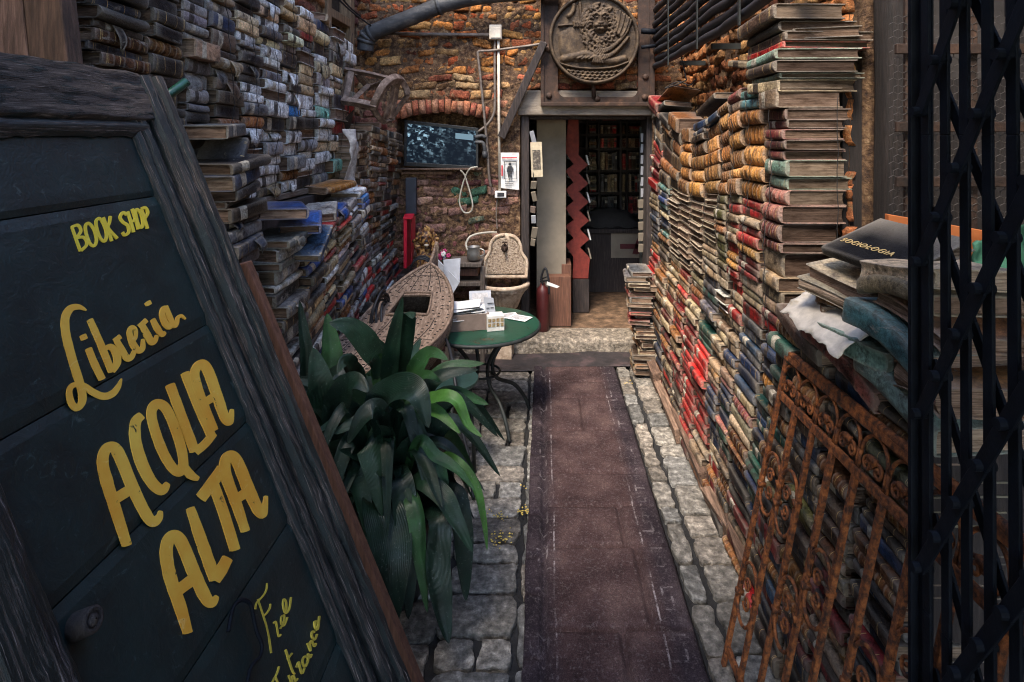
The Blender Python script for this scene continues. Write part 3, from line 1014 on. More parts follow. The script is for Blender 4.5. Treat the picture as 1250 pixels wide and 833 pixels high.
# the cracked top rail and the ragged batten under it
tr = MB()
def railf(u_, v_):
    y = .66 + (1.365 - .66) * u_
    h = top_h + .010 + (SH + .012 - top_h) * v_
    w = mnoise.noise(Vector((y * 6, h * 60, 1))) * .006 + mnoise.noise(Vector((y * 18, h * 160, 4))) * .003
    e = min(v_, 1 - v_)
    return sb(y, h + .006 * mnoise.noise(Vector((y * 14, 0, v_ * 3))), .022 + w - (.05 if e < .01 else 0))
tr.grid(railf, 60, 22)
tr.uv = [(0, a * .7, b * .2) for a, b, _ in tr.uv]
obj('top_rail', tr, m_rail, sign, smooth=True)
tr = MB()
def batf(u_, v_):
    y = .70 + (1.335 - .70) * u_
    h = top_h - .022 + .038 * v_ - (.010 * max(0, mnoise.noise(Vector((y * 26, 2, 0)))) if v_ < .2 else 0)
    return sb(y, h, .004 + .016 * math.sin(PI * v_) + .002 * mnoise.noise(Vector((y * 50, h * 50, 0))))
tr.grid(batf, 70, 8)
tr.uv = [(0, b * .05, a * .65) for a, b, _ in tr.uv]
obj('batten', tr, m_frame, sign, smooth=True)
# knot roundel on the near stile
kn = MB()
c = sgn(93, 765, .02)
Mk = Matrix((Vector((0, 1, 0)), SUP, SN)).transposed()
kn.lathe(c, [(.001, .010), (.006, .009), (.009, .004), (.013, .008), (.017, .006), (.018, -.02)], 18, M=Mk)
obj('knob', kn, m_darkwood, sign, smooth=True)
# the iron hook
hk = MB()
pp = [sgn(x, y, .014) for x, y in ((270, 775), (273, 757), (278, 742), (288, 736), (297, 741), (301, 757), (305, 775), (311, 790), (309, 805), (298, 818), (293, 838), (292, 870))]
hk.tube(spline(pp, 6), .0035, 8)
obj('hook', hk, m_blackiron, sign, smooth=True)


def ribbon(mb, pts, w, lift, closed=False):
    """a brush stroke of paint lying on the board: an outline drawn around the stroke and carried to the board plane"""
    P = [Vector((p.x, p.y)) for p in spline([(x, y, 0) for x, y in pts], 8, closed)]
    N = len(P)
    ww = w if hasattr(w, '__len__') else [w] * len(pts)
    ends, vs, fs = [], [], []

    def up(q, z):
        return sgn(q.x, q.y, z)
    for i, p in enumerate(P):
        f = i / (N - 1) * (len(ww) - 1) if not closed else 0
        k = min(int(f), len(ww) - 2) if len(ww) > 1 else 0
        wd = ww[k] + (ww[min(k + 1, len(ww) - 1)] - ww[k]) * (f - k)
        t = (P[(i + 1) % N] - P[i - 1]) if closed else (P[min(i + 1, N - 1)] - P[max(i - 1, 0)])
        t = t.normalized() if t.length > 1e-9 else Vector((1, 0))
        s = Vector((-t.y, t.x))
        wob = 1 + .07 * mnoise.noise(Vector((p.x * .12, p.y * .12, 3)))
        z = lift + .0012 + .00008 * i / N
        for q in (-1, 1):
            e = p + s * (q * wd * .5 * wob)
            vs.append(up(e, z + .0004))
            vs.append(up(e, .0002))
        ends.append((p, s * wd * .5 * wob, t, z))
    M = N if closed else N - 1
    for i in range(M):
        a, b = i * 4, ((i + 1) % N) * 4
        fs += [(a, a + 2, b + 2, b), (a + 1, a, b, b + 1), (a + 2, a + 3, b + 3, b + 2)]
    if not closed:
        for i, sg in ((0, -1), (N - 1, 1)):
            p, r_, t, z = ends[i]
            t = t * sg * r_.length * .18
            arc = [p - r_, p - r_ * .75 + t * .7, p + t, p + r_ * .75 + t * .7, p + r_]
            o = len(vs)
            vs += [up(q, z + .0004) for q in arc]
            fs.append(tuple(range(o, o + 5)))
    mb.add(vs, fs)


def word(label, strokes, org, sc, wid, mat, lift=.0, fat=1.0):
    mb = MB()
    for k, s in enumerate(strokes):
        closed = False
        w = wid
        pts = s
        if isinstance(s, tuple) and isinstance(s[0], list):
            pts = s[0]
            if len(s) > 1 and s[1] is not None:
                w = s[1]
            closed = len(s) > 2
        P = [(org[0] + x / sc, org[1] + y / sc) for x, y in pts]
        ww = [fat * q / sc for q in w] if hasattr(w, '__len__') else fat * w / sc
        ribbon(mb, P, ww, lift + .0001 * k, closed=closed)
    return obj('lettering', mb, mat, sign, label=label)


word('lemon yellow words BOOK SHOP', [
    [(242, 604), (256, 645), (271, 686)], [(238, 606), (262, 598), (272, 618), (258, 640)], [(258, 641), (283, 640), (292, 664), (272, 685)],
    ([(299, 592), (316, 612), (325, 646), (318, 668), (303, 660), (290, 626), (288, 600)], None, 1),
    ([(336, 576), (351, 598), (359, 630), (353, 652), (338, 642), (326, 610), (324, 584)], None, 1),
    [(348, 572), (362, 610), (377, 652)], [(372, 568), (369, 588), (364, 606), (378, 625), (395, 643)],
    [(427, 562), (414, 556), (405, 572), (415, 588), (431, 600), (434, 622), (420, 632), (413, 622)],
    [(430, 552), (441, 586), (451, 622)], [(446, 543), (457, 578), (467, 612)], [(440, 588), (460, 578)],
    ([(464, 546), (476, 562), (482, 590), (477, 606), (466, 596), (458, 566), (457, 550)], None, 1),
    [(476, 542), (487, 576), (497, 610)], [(474, 544), (489, 539), (498, 556), (488, 576)]], (0, 60), 2.777, 9.5, m_lemon)
word('thick yellow script word Libreria', [
    ([(207, 182), (165, 163), (118, 172), (88, 225), (92, 320), (122, 440), (152, 540), (180, 630), (182, 700), (152, 733), (122, 705), (110, 640), (135, 604), (190, 608), (245, 645), (305, 668), (355, 652), (388, 612), (405, 568)],
     [6, 26, 36, 42, 44, 44, 44, 42, 38, 36, 34, 30, 26, 30, 34, 36, 36, 26, 6]),
    ([(218, 398), (252, 482), (296, 572)], 36), ([(186, 322), (196, 346)], 34),
    ([(226, 234), (290, 380), (350, 530)], [30, 36, 34]), ([(302, 408), (340, 388), (372, 420), (380, 478), (352, 528)], [14, 30, 38, 38, 26]),
    ([(362, 358), (398, 330)], 24), ([(376, 350), (405, 405), (436, 452), (462, 445), (482, 400)], [26, 34, 34, 26, 18]),
    ([(452, 372), (482, 340), (484, 292), (462, 278), (450, 310), (468, 370), (500, 410), (524, 395), (526, 345)], [14, 18, 18, 20, 26, 34, 32, 26, 14]),
    ([(502, 278), (545, 238)], 24), ([(520, 262), (548, 318), (574, 360), (594, 352), (604, 325)], [26, 34, 34, 24, 16]),
    ([(580, 232), (604, 280), (632, 318), (650, 306)], [24, 32, 28, 16]), ([(550, 134), (560, 152)], 30),
    ([(664, 172), (642, 172), (634, 208), (652, 258), (676, 276), (690, 250)], [20, 24, 28, 30, 26, 14]), ([(652, 160), (676, 222), (700, 268), (716, 256), (722, 226), (742, 214), (766, 232)], [24, 28, 26, 20, 18, 16, 6])],
    (60, 340), 4.629, 36, m_yellow, fat=1.12)
word('bold yellow word ACQUA', [
    ([(119, 540), (94, 462), (66, 372), (54, 318), (62, 284), (84, 278), (102, 306), (134, 384), (164, 446), (186, 476), (204, 466), (209, 448)], [24, 28, 30, 28, 26, 28, 30, 30, 28, 26, 20, 10]),
    ([(80, 420), (112, 400), (136, 384)], 26),
    ([(158, 192), (142, 212), (142, 262), (160, 324), (186, 372), (212, 392), (228, 374)], [20, 26, 28, 30, 28, 26, 14]),
    ([(198, 162), (222, 172), (246, 222), (266, 288), (268, 334), (248, 340), (220, 300), (196, 240), (184, 186)], 24, 1), ([(262, 318), (288, 350), (310, 362)], [20, 22, 10]),
    ([(234, 110), (262, 186), (300, 288)], 24), ([(302, 290), (330, 266), (350, 240)], 20), ([(274, 78), (306, 160), (346, 250)], 22),
    ([(352, 232), (322, 158), (301, 96), (304, 66), (322, 56), (338, 78), (360, 140), (380, 196), (394, 208), (400, 176)], [20, 22, 24, 22, 24, 26, 26, 24, 18, 8]), ([(326, 158), (356, 140)], 20)],
    (100, 420), 2.192, 26, m_yellow, fat=1.08)
word('bold yellow word ALTA', [
    ([(282, 774), (262, 706), (234, 622), (224, 560), (232, 522), (252, 516), (272, 548), (302, 622), (330, 680), (346, 694), (360, 676)], [22, 28, 30, 30, 26, 28, 30, 30, 28, 22, 10]), ([(250, 664), (280, 642), (304, 624)], 26),
    ([(288, 440), (312, 510), (340, 590), (354, 632)], [20, 26, 28, 24]), ([(354, 632), (372, 604), (388, 574)], [26, 28, 24]),
    ([(316, 414), (346, 374), (374, 336)], 26), ([(350, 376), (378, 454), (408, 552)], 24),
    ([(436, 502), (412, 430), (384, 354), (382, 314), (398, 300), (416, 320), (446, 394), (470, 444), (484, 454), (491, 408)], [20, 24, 26, 24, 24, 26, 28, 26, 18, 8]), ([(408, 418), (448, 392)], 22)],
    (100, 420), 2.192, 26, m_yellow, fat=1.17)
word('thin ochre script words Free Entrance', [
    [(294, 405), (300, 370), (322, 345), (345, 318), (360, 285), (362, 252)], [(308, 345), (330, 410), (352, 480), (372, 560), (387, 662)], [(340, 446), (362, 425), (378, 398), (382, 374)],
    [(398, 490), (412, 478), (420, 510), (430, 562), (444, 552)], [(440, 520), (462, 470), (462, 440), (446, 452), (446, 490), (462, 500), (482, 452)],
    [(476, 420), (474, 364), (460, 346), (456, 382), (470, 428), (492, 404), (503, 335)],
    [(432, 742), (420, 780), (395, 828), (380, 870)], [(410, 800), (436, 870), (470, 980)], [(440, 884), (468, 848)], [(462, 940), (500, 900)], [(488, 792), (508, 842), (506, 806), (516, 796), (528, 826), (540, 812)],
    [(470, 642), (492, 715), (512, 772), (524, 786)], [(478, 702), (508, 664)],
    [(532, 748), (546, 716), (552, 742), (566, 782), (580, 752)],
    [(600, 690), (580, 682), (568, 712), (582, 744), (600, 710), (600, 668), (612, 690), (622, 670)],
    [(598, 604), (616, 650), (612, 612), (622, 590), (638, 622), (648, 606)],
    [(640, 542), (626, 536), (624, 566), (640, 584), (654, 552)],
    [(646, 532), (660, 502), (654, 478), (640, 480), (644, 516), (658, 520), (668, 446)]],
    (250, 660), 4.808, 9, m_ochre, .0)

# --- the red-brown board and a dark post that lean behind the signboard
rb = thing('plank', W(430, 700, 1.60), 'plain red brown plank leaning behind the painted signboard', 'plank')
mb = MB()
a, b = W(300, 326, 1.62), W(455, 700, 1.62)
dn = (b - a).normalized()
q = [a + Vector((-.045, 0, -.0)), a + Vector((.0, 0, .012)), a + dn * 1.45, a + dn * 1.45 + Vector((-.05, 0, 0))]
mb.prism(q, (0, .035, 0))
obj('plank', mb, m_brownwood, rb, bevel=.003)
# boards in the corner above the signboard
for (xs, lab, tint) in (((-14, 34), 'greyish pink timber post above the top rail of the signboard, tilted', (1.15, .82, .76)), ((36, 82), 'brown timber board beside the pink post, ending behind the signboard', (.62, .42, .34))):
    mb = MB()
    Yp = 1.36
    top, bot = 0, 110
    mb.prism([W(xs[0] - 26, -160, Yp), W(xs[1] - 26, -160, Yp), W(xs[1] + 6, 130, Yp), W(xs[0] + 6, 130, Yp)], (0, .05, 0), col=tint)
    obj('timber_post', mb, m_oldwood, bevel=.004, label=lab, cat='timber')

# green bottle end sticking out of the book wall beside the sign
mb = MB()
mb.tube([W(228, 100, 1.60), W(206, 116, 1.56), W(197, 122, 1.545)], [.013, .013, .012], 12)
obj('glass_bottle', mb, plain('green_glass', (.010, .05, .032), .3), smooth=True, label='small green bottle end poking out beside the signboard corner', cat='bottle')

# ------------------------------------------------------------------ the rusty wrought iron garden gate leaning on the books
GA, GB = Vector((.752, 1.762, .99)), Vector((.553, 1.772, .0))
gv = (GA - GB).normalized()
gl = (GA - GB).length
gu = Vector((0.0, -1, .035)).normalized()
gn = gu.cross(gv).normalized()
if gn.x > 0:
    gn = -gn


def gp(u_, v_, d=0.0):
    return GB + gu * u_ + gv * v_ + gn * d


GW = .98
gate = thing('garden_gate', (GB.x, 1.3, 0), 'rusty wrought iron garden gate with scrolls leaning against books', 'gate')
mb = MB()
mb.bar(gp(0, .99), gp(GW, .99), .02, .02, gv)
mb.tube([gp(t * GW / 30, 1.003, .001 * math.sin(t * 3)) for t in range(31)], .011, 8)
obj('rail', mb, m_rust, gate, bevel=.003)
mb = MB()
mb.bar(gp(-.005, .872), gp(GW, .872), .012, .024, gv)
obj('rail', mb, m_rust, gate, bevel=.003)
mb = MB()
mb.bar(gp(0, .07), gp(GW, .07), .012, .024, gv)
obj('rail', mb, m_rust, gate, bevel=.003)
bars = [0, .112, .22, .328, .432, .54, .648, .756, .864, .97]
for u_ in bars:
    mb = MB()
    mb.bar(gp(u_, .0 if u_ in (0, .97) else .07), gp(u_, .99 if u_ in (0, .97) else .88), .016, .013, gn, jit=.0008)
    obj('bar', mb, m_rust, gate, bevel=.002)


def scroll(mb, u0, v0, r, turns=1.6, a0=0.0, sgn_=1, flip=1, d=0.0, th=.0042):
    P = []
    N = int(26 * turns)
    for i in range(N + 1):
        t = i / N
        a = a0 + sgn_ * turns * 2 * PI * t
        q = r * (1 - .78 * t)
        P.append(gp(u0 + math.cos(a) * q * flip, v0 + math.sin(a) * q, d))
    mb.tube(P, th, 6)


for k in range(len(bars) - 1):                # arches and paired scrolls between the two top rails
    u0, u1 = bars[k], bars[k + 1]
    um, hw = (u0 + u1) / 2, (u1 - u0) / 2
    mb = MB()
    mb.tube([gp(um + math.cos(a) * hw * .92, .925 + math.sin(a) * .052) for a in [PI * t / 14 for t in range(15)]], .0045, 6)
    mb.tube([gp(um - hw * .92, .925), gp(um - hw * .9, .884)], .0045, 6)
    mb.tube([gp(um + hw * .92, .925), gp(um + hw * .9, .884)], .0045, 6)
    obj('arch', mb, m_rust, gate, smooth=True)
    mb = MB()
    scroll(mb, um - .020, .908, .019, 1.5, 0, 1)
    scroll(mb, um + .020, .908, .019, 1.5, PI, -1)
    mb.bar(gp(um - .014, .926, .003), gp(um + .014, .926, .003), .01, .014, gv)
    obj('scroll', mb, m_rust, gate, smooth=True)
for k in range(len(bars) - 1):                # C scrolls bound to the bars, staggered
    u0, u1 = bars[k], bars[k + 1]
    um, hw = (u0 + u1) / 2, (u1 - u0) / 2
    lev = ((.28, .62), (.63,), (.40,), (.55, .20), (.24,), (.50,))[k % 6]
    for v0 in lev[:2]:
        mb = MB()
        arc = [gp(um + hw * .93 * math.cos(a), v0 + .058 * math.sin(a) + .03, .002) for a in [(-.15 + 1.3 * t / 16) * PI for t in range(17)]]
        mb.tube(arc, .0048, 6)
        arc = [gp(um - hw * .93 * math.cos(a), v0 - .058 * math.sin(a) - .03, .002) for a in [(-.15 + 1.3 * t / 16) * PI for t in range(17)]]
        mb.tube(arc, .0048, 6)
        scroll(mb, um - .006, v0 + .022, .021, 1.4, .4, 1, d=.002, th=.0038)
        scroll(mb, um + .006, v0 - .022, .021, 1.4, PI + .4, 1, d=.002, th=.0038)
        for s_ in (-1, 1):
            mb.box(gp(um + s_ * hw * .96, v0 + .03 * s_), (.022, .016, .014), Matrix((gn, gu, gv)).transposed())
        obj('scroll', mb, m_rust, gate, smooth=True)

# ------------------------------------------------------------------ the black folding gate
fx = .652
fgate = thing('folding_gate', (fx, .8, 0), 'black iron scissor gate folded back at the entry, near the camera', 'gate')
mb = MB()
Ye = 1.02
mb.box2((ux(1112, Ye), Ye, .0), (ux(1124, Ye), Ye + .010, 2.5))
mb.box2((ux(1124, Ye) - .004, Ye - .035, .0), (ux(1124, Ye), Ye - .001, 2.5))
obj('post', mb, m_blackiron, fgate, bevel=.003)
barsY = [.978, .932, .888, .842, .797, .752, .706, .660, .612]
def fpos(Yb, z):
    # the stack leans a little: bars splay towards the camera lower down
    return Vector((fx + .012 * (z - 1.65), Yb - .022 * (1.65 - z), z))
for k, Yb in enumerate(barsY):
    mb = MB()
    for z0, z1 in ((.02, .85), (.85, 1.65), (1.65, 2.45)):
        mb.bar(fpos(Yb, z0), fpos(Yb, z1), .006, .019, (0, 1, 0))
    obj('bar', mb, m_blackiron, fgate, bevel=.0015)
for r_ in range(11):                             # the slanting lattice strips, both ways, with their rivets
    for way in (1, -1):
        z0 = (-.35 if way > 0 else .25) + r_ * .255
        mb = MB()
        rvs = []
        for k in range(len(barsY) - 1):
            za, zb = z0 + way * k * .082, z0 + way * (k + 1) * .082
            if min(za, zb) < .03 or max(za, zb) > 2.4:
                continue
            a, b = fpos(barsY[k], za), fpos(barsY[k + 1], zb)
            off = Vector((-.012 if way > 0 else .010, 0, 0))
            mb.bar(a + off, b + off, .005, .024 if way > 0 else .019, (0, -.8, 1))
            if way > 0:
                rv = MB()
                rvs.append(rv)
                rv.tube([a + Vector((-.026, 0, 0)), a + Vector((.006, 0, 0))], .0085, 10)
        if mb.v:
            so = obj('lattice_strip', mb, m_blackiron, fgate, bevel=.0012)
            for q in rvs:
                obj('rivet', q, m_blackiron, so)

# ------------------------------------------------------------------ what stands behind the folding gate
mb = MB()
rough_sheet(mb, (.80, 1.50, 0), (1, 0, 0), (0, 0, 1), (0, -1, 0), .84, 1.24, None, .05, .006)
mb.box2((.80, 1.515, 0), (1.62, 1.61, 1.235))
lowwall = obj('low_wall', mb, m_mortar, kind='thing', label='low grey pink brick wall behind the black folding gate', cat='wall')
bw = MB()
brickwork(bw, (.80, 1.50, 0), (1, 0, 0), (0, 0, 1), (0, -1, 0), .82, 1.24, None, lambda a, b, r: tuple(q * r.uniform(.8, 1.2) for q in (.13, .09, .085)), bl=.30, bh=.105, joint=.014, rng=random.Random(9))
obj('brick', bw, m_brick, lowwall, smooth=True)
mb = MB()
mb.prism([W(1085, 262, 1.58), W(1262, 292, 1.58), W(1262, 335, 1.58), W(1085, 318, 1.58)], (0, .02, 0))
obj('orange_board', mb, m_orange, bevel=.002, label='orange painted board standing on the low wall behind the folding gate', cat='board')
mb = MB()
def clothf(a, b):
    p = W(1192 + 75 * a, 330 - 62 * b * (.55 + .45 * a), 1.47 + .05 * math.sin(a * 5) * b)
    return p + Vector((0, .012 * mnoise.noise(p * 30), .006 * mnoise.noise(p * 40)))
mb.grid(clothf, 18, 12)
o = obj('folded_cloth', mb, m_greencloth, smooth=True, label='crumpled green cloth on the low wall behind the folding gate', cat='cloth')
o.modifiers.new('s', 'SOLIDIFY').thickness = .01
# chicken wire screen with rusty rails
cage = thing('wire_screen', W(1180, 250, 1.62), 'chicken wire screen with rusty rails above the low wall', 'wire screen')
mb = MB()
for yy in (60, 155, 222):
    mb.box(W(1185, yy, 1.6), (.42, .012, .028))
for xx in (1112, 1192, 1262):
    mb.box(W(xx, 120, 1.6) + Vector((0, .014, 0)), (.02, .012, .8))
obj('frame', mb, m_darkrust, cage, bevel=.002)
mb = MB()
hx = .026
c0 = W(1085, 268, 1.607)
for i in range(17):
    for j in range(30):
        x = c0.x + i * hx * 1.0 + (hx * .5 if j % 2 else 0)
        z = c0.z + j * hx * .75
        p0, p1, p2, p3 = (x, c0.y, z), (x + hx * .5, c0.y, z + hx * .25), (x + hx * .5, c0.y, z + hx * .75), (x - hx * .5 + hx, c0.y, z + hx * .25)
        mb.tube([p0, p1, p2], .0010, 3, caps=False)
        mb.tube([(x + hx, c0.y, z), p1], .0010, 3, caps=False)
obj('netting', mb, m_wire, cage)

# dark wooden post and panel beside the corner of the bookcase
mb = MB()
Yp = 1.90
def postf(a, b):
    ang = 2 * PI * a
    z = 3.2 * b
    r_ = .052 * (1 + .12 * mnoise.noise(Vector((math.cos(ang) * 2, math.sin(ang) * 2, z * 2))) )
    sq = (abs(math.cos(ang)) ** 4 + abs(math.sin(ang)) ** 4) ** -.25
    return Vector((ux(1092, Yp) + math.cos(ang) * r_ * sq, Yp + math.sin(ang) * r_ * sq, z))
mb.grid(postf, 24, 60, col=(.12, .10, .10))
obj('wooden_post', mb, m_oldwood, smooth=True, label='dark weathered square post beside the corner of the bookcase', cat='post')
mb = MB()
mb.box2((ux(1026, 2.0), 1.985, .3), (ux(1074, 2.0) + .55, 2.01, uz(96, 2.0)))
obj('dark_boarding', mb, noisy('dark_boards', [(.3, (.006, .0045, .0045)), (.6, (.016, .011, .010)), (.75, (.035, .022, .019))], 5, (.7, .95), .6, 14, .004, stretch=(18, 18, 1.4)), bevel=.004, label='dark maroon boarding between the page ends and the post', cat='boarding')  # near-black streaked tone over the whole boarding
mb = MB()
mb.box2((ux(1067, 1.98), 1.97, uz(62, 1.98)), (ux(1073, 1.98), 1.983, 3.0))
obj('timber_batten', mb, m_oldwood_y, bevel=.002, label='thin pale batten on the brick beside the dark post', cat='batten')
# ------------------------------------------------------------------ things on the end wall
YW = YE - .03                                  # front of the brick faces
# big zinc pipe from the corner
mb = MB()
pts = [W(446, 62, 4.24), W(448, 47, 4.23), W(458, 39, 4.22), W(500, 22, 4.21), W(548, 4, 4.2), W(600, -6, 4.2), W(690, -12, 4.2)]
mb.tube(spline(pts, 8), .060, 16)
dp = thing('drain_pipe', W(446, 62, 4.24), 'thick grey zinc pipe crossing the top of the end wall', 'pipe')
obj('pipe', mb, m_pipe, dp, smooth=True)
S = spline(pts, 8)
for k in (6, 10, 14, 30):
    t = (S[k + 1] - S[k]).normalized()
    mb = MB()
    mb.tube([S[k] - t * .012, S[k] + t * .012], .067, 16)
    obj('joint', mb, m_pipe, dp, smooth=True)
# electrics
el = thing('junction_box', W(605, 48, YW - .03), 'square cream junction box high on the brick wall above the conduits', 'junction box')
mb = MB(); mb.box2(W(597, 48, YW - .06), W(613, 32, YW), .0)
obj('housing', mb, m_pvc, el, bevel=.006)
mb = MB(); mb.box2(W(599, 46.5, YW - .066), W(611.5, 33.5, YW - .058))
obj('lid', mb, m_pvc, el, bevel=.004)
mb = MB(); mb.tube([W(466, 41, YW - .02), W(520, 42, YW - .024), W(560, 42.5, YW - .024), W(598, 43, YW - .024)], .013, 8)
obj('conduit', mb, m_conduit, smooth=True, label='thin level conduit running to the junction box from the zinc pipe', cat='conduit')
mb = MB(); mb.tube(spline([W(604, 48, YW - .024), W(604, 90, YW - .024), W(604, 128, YW - .024), W(602, 141, YW - .024), W(595, 152, YW - .024), W(584, 161, YW - .024)], 6), .010, 8)
obj('conduit', mb, m_conduit, smooth=True, label='grey conduit dropping from the junction box and bending to the screen', cat='conduit')
mb = MB(); mb.tube([W(608.5, 48, YW - .024), W(609, 140, YW - .024), W(610, 233, YW - .024)], .0105, 8)
obj('conduit', mb, m_pvc, smooth=True, label='straight cream conduit from the junction box to the small switch', cat='conduit')
sw = thing('power_switch', W(611, 242, YW), 'small white switch box under the cream conduit by the notice', 'switch')
mb = MB(); mb.box2(W(604, 242, YW - .055), W(618.5, 233, YW))
obj('housing', mb, m_white, sw, bevel=.005)
mb = MB(); mb.box2(W(607, 240, YW - .06), W(615.5, 235.3, YW - .053))
obj('dial', mb, m_print, sw, bevel=.002)
mb = MB(); mb.tube(spline([W(607, 243, YW - .02), W(606, 256, YW - .02), W(606, 268, YW - .015), W(607, 280, YW - .02)], 5), .006, 6)
obj('cable', mb, m_conduit, smooth=True, label='short grey cable hanging below the small switch box', cat='cable')
mb = MB(); mb.tube(spline([W(666, 53, YW - .10), W(640, 57, YW - .06), W(600, 62, YW - .035), W(585, 63, YW - .03), W(583.5, 68, YW - .03), W(586, 90, YW - .03), W(589, 120, YW - .03), W(592, 150, YW - .03), W(595, 185, YW - .03), W(597, 215, YW - .03), W(599, 228, YW - .02)], 6), .010, 8)
obj('water_pipe', mb, m_conduit, smooth=True, label='thin grey pipe turning down the bricks beside the conduits', cat='pipe')
vt = thing('stop_valve', W(584, 180, YW), 'iron tap and bent pipe beside the lit screen', 'valve')
mb = MB()
mb.tube(spline([W(580, 168, YW - .05), W(588, 166, YW - .05), W(593, 168, YW - .05)], 4), .014, 8)
mb.tube(spline([W(580, 174, YW - .05), W(588, 174, YW - .05), W(591, 178, YW - .05), W(592, 190, YW - .05)], 4), .014, 8)
obj('pipe', mb, m_pipe, vt, smooth=True)
mb = MB(); mb.tube([W(592, 185, YW - .05), W(592, 193, YW - .05)], .02, 10)
obj('collar', mb, m_pipe, vt, smooth=True)
# diagonal beam
mb = MB(); mb.bar(W(664, 52, YW - .10), W(612, 168, YW - .03), .055, .06, (0, 1, 0), jit=.004)
o = obj('wooden_beam', mb, m_darkwood, bevel=.006, label='dark slanting beam leaning from the iron frame down the bricks', cat='beam', kind='thing')
# notices
nt = thing('paper_notice', W(622, 228, YW), 'white crumpled notice with a black figure sign beside the door', 'notice')
mb = MB()
def notf(a, b):
    p = W(609.5 + 24 * a, 229.5 - 43 * b + 2.5 * a * (1 - b), YW - .022)
    return p + Vector((0, .006 * mnoise.noise(Vector((a * 4, b * 5, 1))), 0))
mb.grid(notf, 10, 14)
o = obj('sheet', mb, m_white, nt); o.modifiers.new('s', 'SOLIDIFY').thickness = .002
mb = MB()
cx, cy, yy = 622.5, 207, YW - .034
mb.sphere(W(cx, cy - 6.5, yy), (.011, .003, .011), 12, 6)
mb.box2(W(cx - 2.6, cy + 3, yy - .002), W(cx + 2.6, cy - 4, yy + .002)).box2(W(cx - 2.2, cy + 10, yy - .002), W(cx - .4, cy + 2.8, yy + .002)).box2(W(cx + .4, cy + 10, yy - .002), W(cx + 2.2, cy + 2.8, yy + .002))
mb.box2(W(cx - 4, cy + 3, yy - .002), W(cx - 3, cy - 3.4, yy + .002)).box2(W(cx + 3, cy + 3, yy - .002), W(cx + 4, cy - 3.4, yy + .002))
for a, b in (((cx - 7, cy + 12), (cx + 8, cy + 11.3)), ((cx - 7, cy - 9.2), (cx + 8, cy - 10))):
    mb.box2(W(a[0], a[1], yy - .002), W(b[0], b[1], yy + .002))
mb.box2(W(cx - 7, cy + 12, yy - .002), W(cx - 6.3, cy - 10, yy + .002)).box2(W(cx + 7.4, cy + 12, yy - .002), W(cx + 8, cy - 10, yy + .002))
for k in range(3):
    mb.box2(W(cx - 6, cy + 15.5 + k * 2, yy - .001), W(cx + 6 - k * 2, cy + 14.9 + k * 2, yy + .001))
obj('pictogram', mb, m_print, nt)
mb = MB(); mb.box2(W(612, 215, yy - .002), W(614, 202, yy + .002)).box2(W(612.5, 193.5, yy - .002), W(631, 192, yy + .002))
obj('red_mark', mb, m_redprint, nt)
def card(px, py, w, h, Y, tilt, lab, name='postcard', pic=True):
    t = thing(name, W(px, py + h / 2, Y), lab, 'card')
    mb = MB()
    M = Matrix.Rotation(R(tilt), 3, 'Y') @ Matrix.Rotation(R(5), 3, 'X')
    mb.box(W(px, py, Y), (w * Y / FPX, .004, h * Y / FPX), M, 0)
    obj('sheet', mb, plain('cream_card', (.62, .52, .36), .7) if name == 'leaflet' else m_white, t)
    if pic:
        mb = MB()
        mb.box(W(px, py, Y - .004), (w * .68 * Y / FPX, .003, h * .55 * Y / FPX), M)
        obj('picture', mb, noisy('card_picture', [(.3, (.02, .02, .02)), (.5, (.12, .10, .08)), (.7, (.45, .38, .28))], 60, bump=.1), t)
    return t
card(655, 195, 14, 43, YE + .03, -2, 'cream leaflet with a dark picture hanging in the doorway', 'leaflet')
# jamb rack of postcards
jr = thing('postcard_rack', W(651, 300, YE + .02), 'narrow strip of postcards hanging down the door jamb below the leaflet', 'postcard rack')
mb = MB()
mb.tube([W(651, 158, YE + .04), W(652, 300, YE + .04)], .004, 6)
obj('wire', mb, m_castiron, jr)
for k, yy in enumerate((168, 226, 240, 256, 268, 284, 296)):
    mb = MB()
    mb.box(W(650.5 + (k % 3) * .8, yy, YE + .02), (.034 + .008 * (k % 2), .012, (.10, .06, .075, .05, .06, .085, .055)[k]), Matrix.Rotation(R(random.uniform(-14, 10)), 3, 'Y') @ Matrix.Rotation(R(16), 3, 'X') @ Matrix.Rotation(R(random.uniform(-25, 25)), 3, 'Z'))
    obj('postcard', mb, (m_greycard, m_cream, m_cream, m_carton)[k % 4], jr)

# ------------------------------------------------------------------ the lit screen in its niche
tv = thing('screen', W(540, 203, YE), 'dark flat screen showing a bluish shop picture in an arched niche', 'screen')
Yt = YE + .02
A, B, Cc, D = W(497, 151, Yt), W(581, 160, Yt + .0), W(581, 203, Yt), W(496, 198, Yt)
def quad_at(fx0, fx1, fy0, fy1, d):
    def q(a, b):
        return (A * (1 - a) + B * a) * (1 - b) + (D * (1 - a) + Cc * a) * b + Vector((0, d, 0))
    return [q(fx0, fy0), q(fx1, fy0), q(fx1, fy1), q(fx0, fy1)]
mb = MB(); mb.prism(quad_at(-.035, 1.035, -.09, 1.10, .012), (0, .05, 0))
obj('case', mb, m_plastic_black, tv, bevel=.004)
mb = MB()
for a in ((-.035, 1.035, -.09, 0), (-.035, 1.035, 1.0, 1.10), (-.035, 0, .002, .998), (1.0, 1.035, .002, .998)):
    mb.prism(quad_at(*a, -.006), (0, .016, 0))
obj('bezel', mb, m_plastic_black, tv, bevel=.002)
mb = MB(); q = quad_at(0, 1, 0, 1, .006)
mb.add(q, [(0, 1, 2, 3)], [(0, 1, 0), (1, 1, 0), (1, 0, 0), (0, 0, 0)])
obj('display', mb, m_screen, tv)
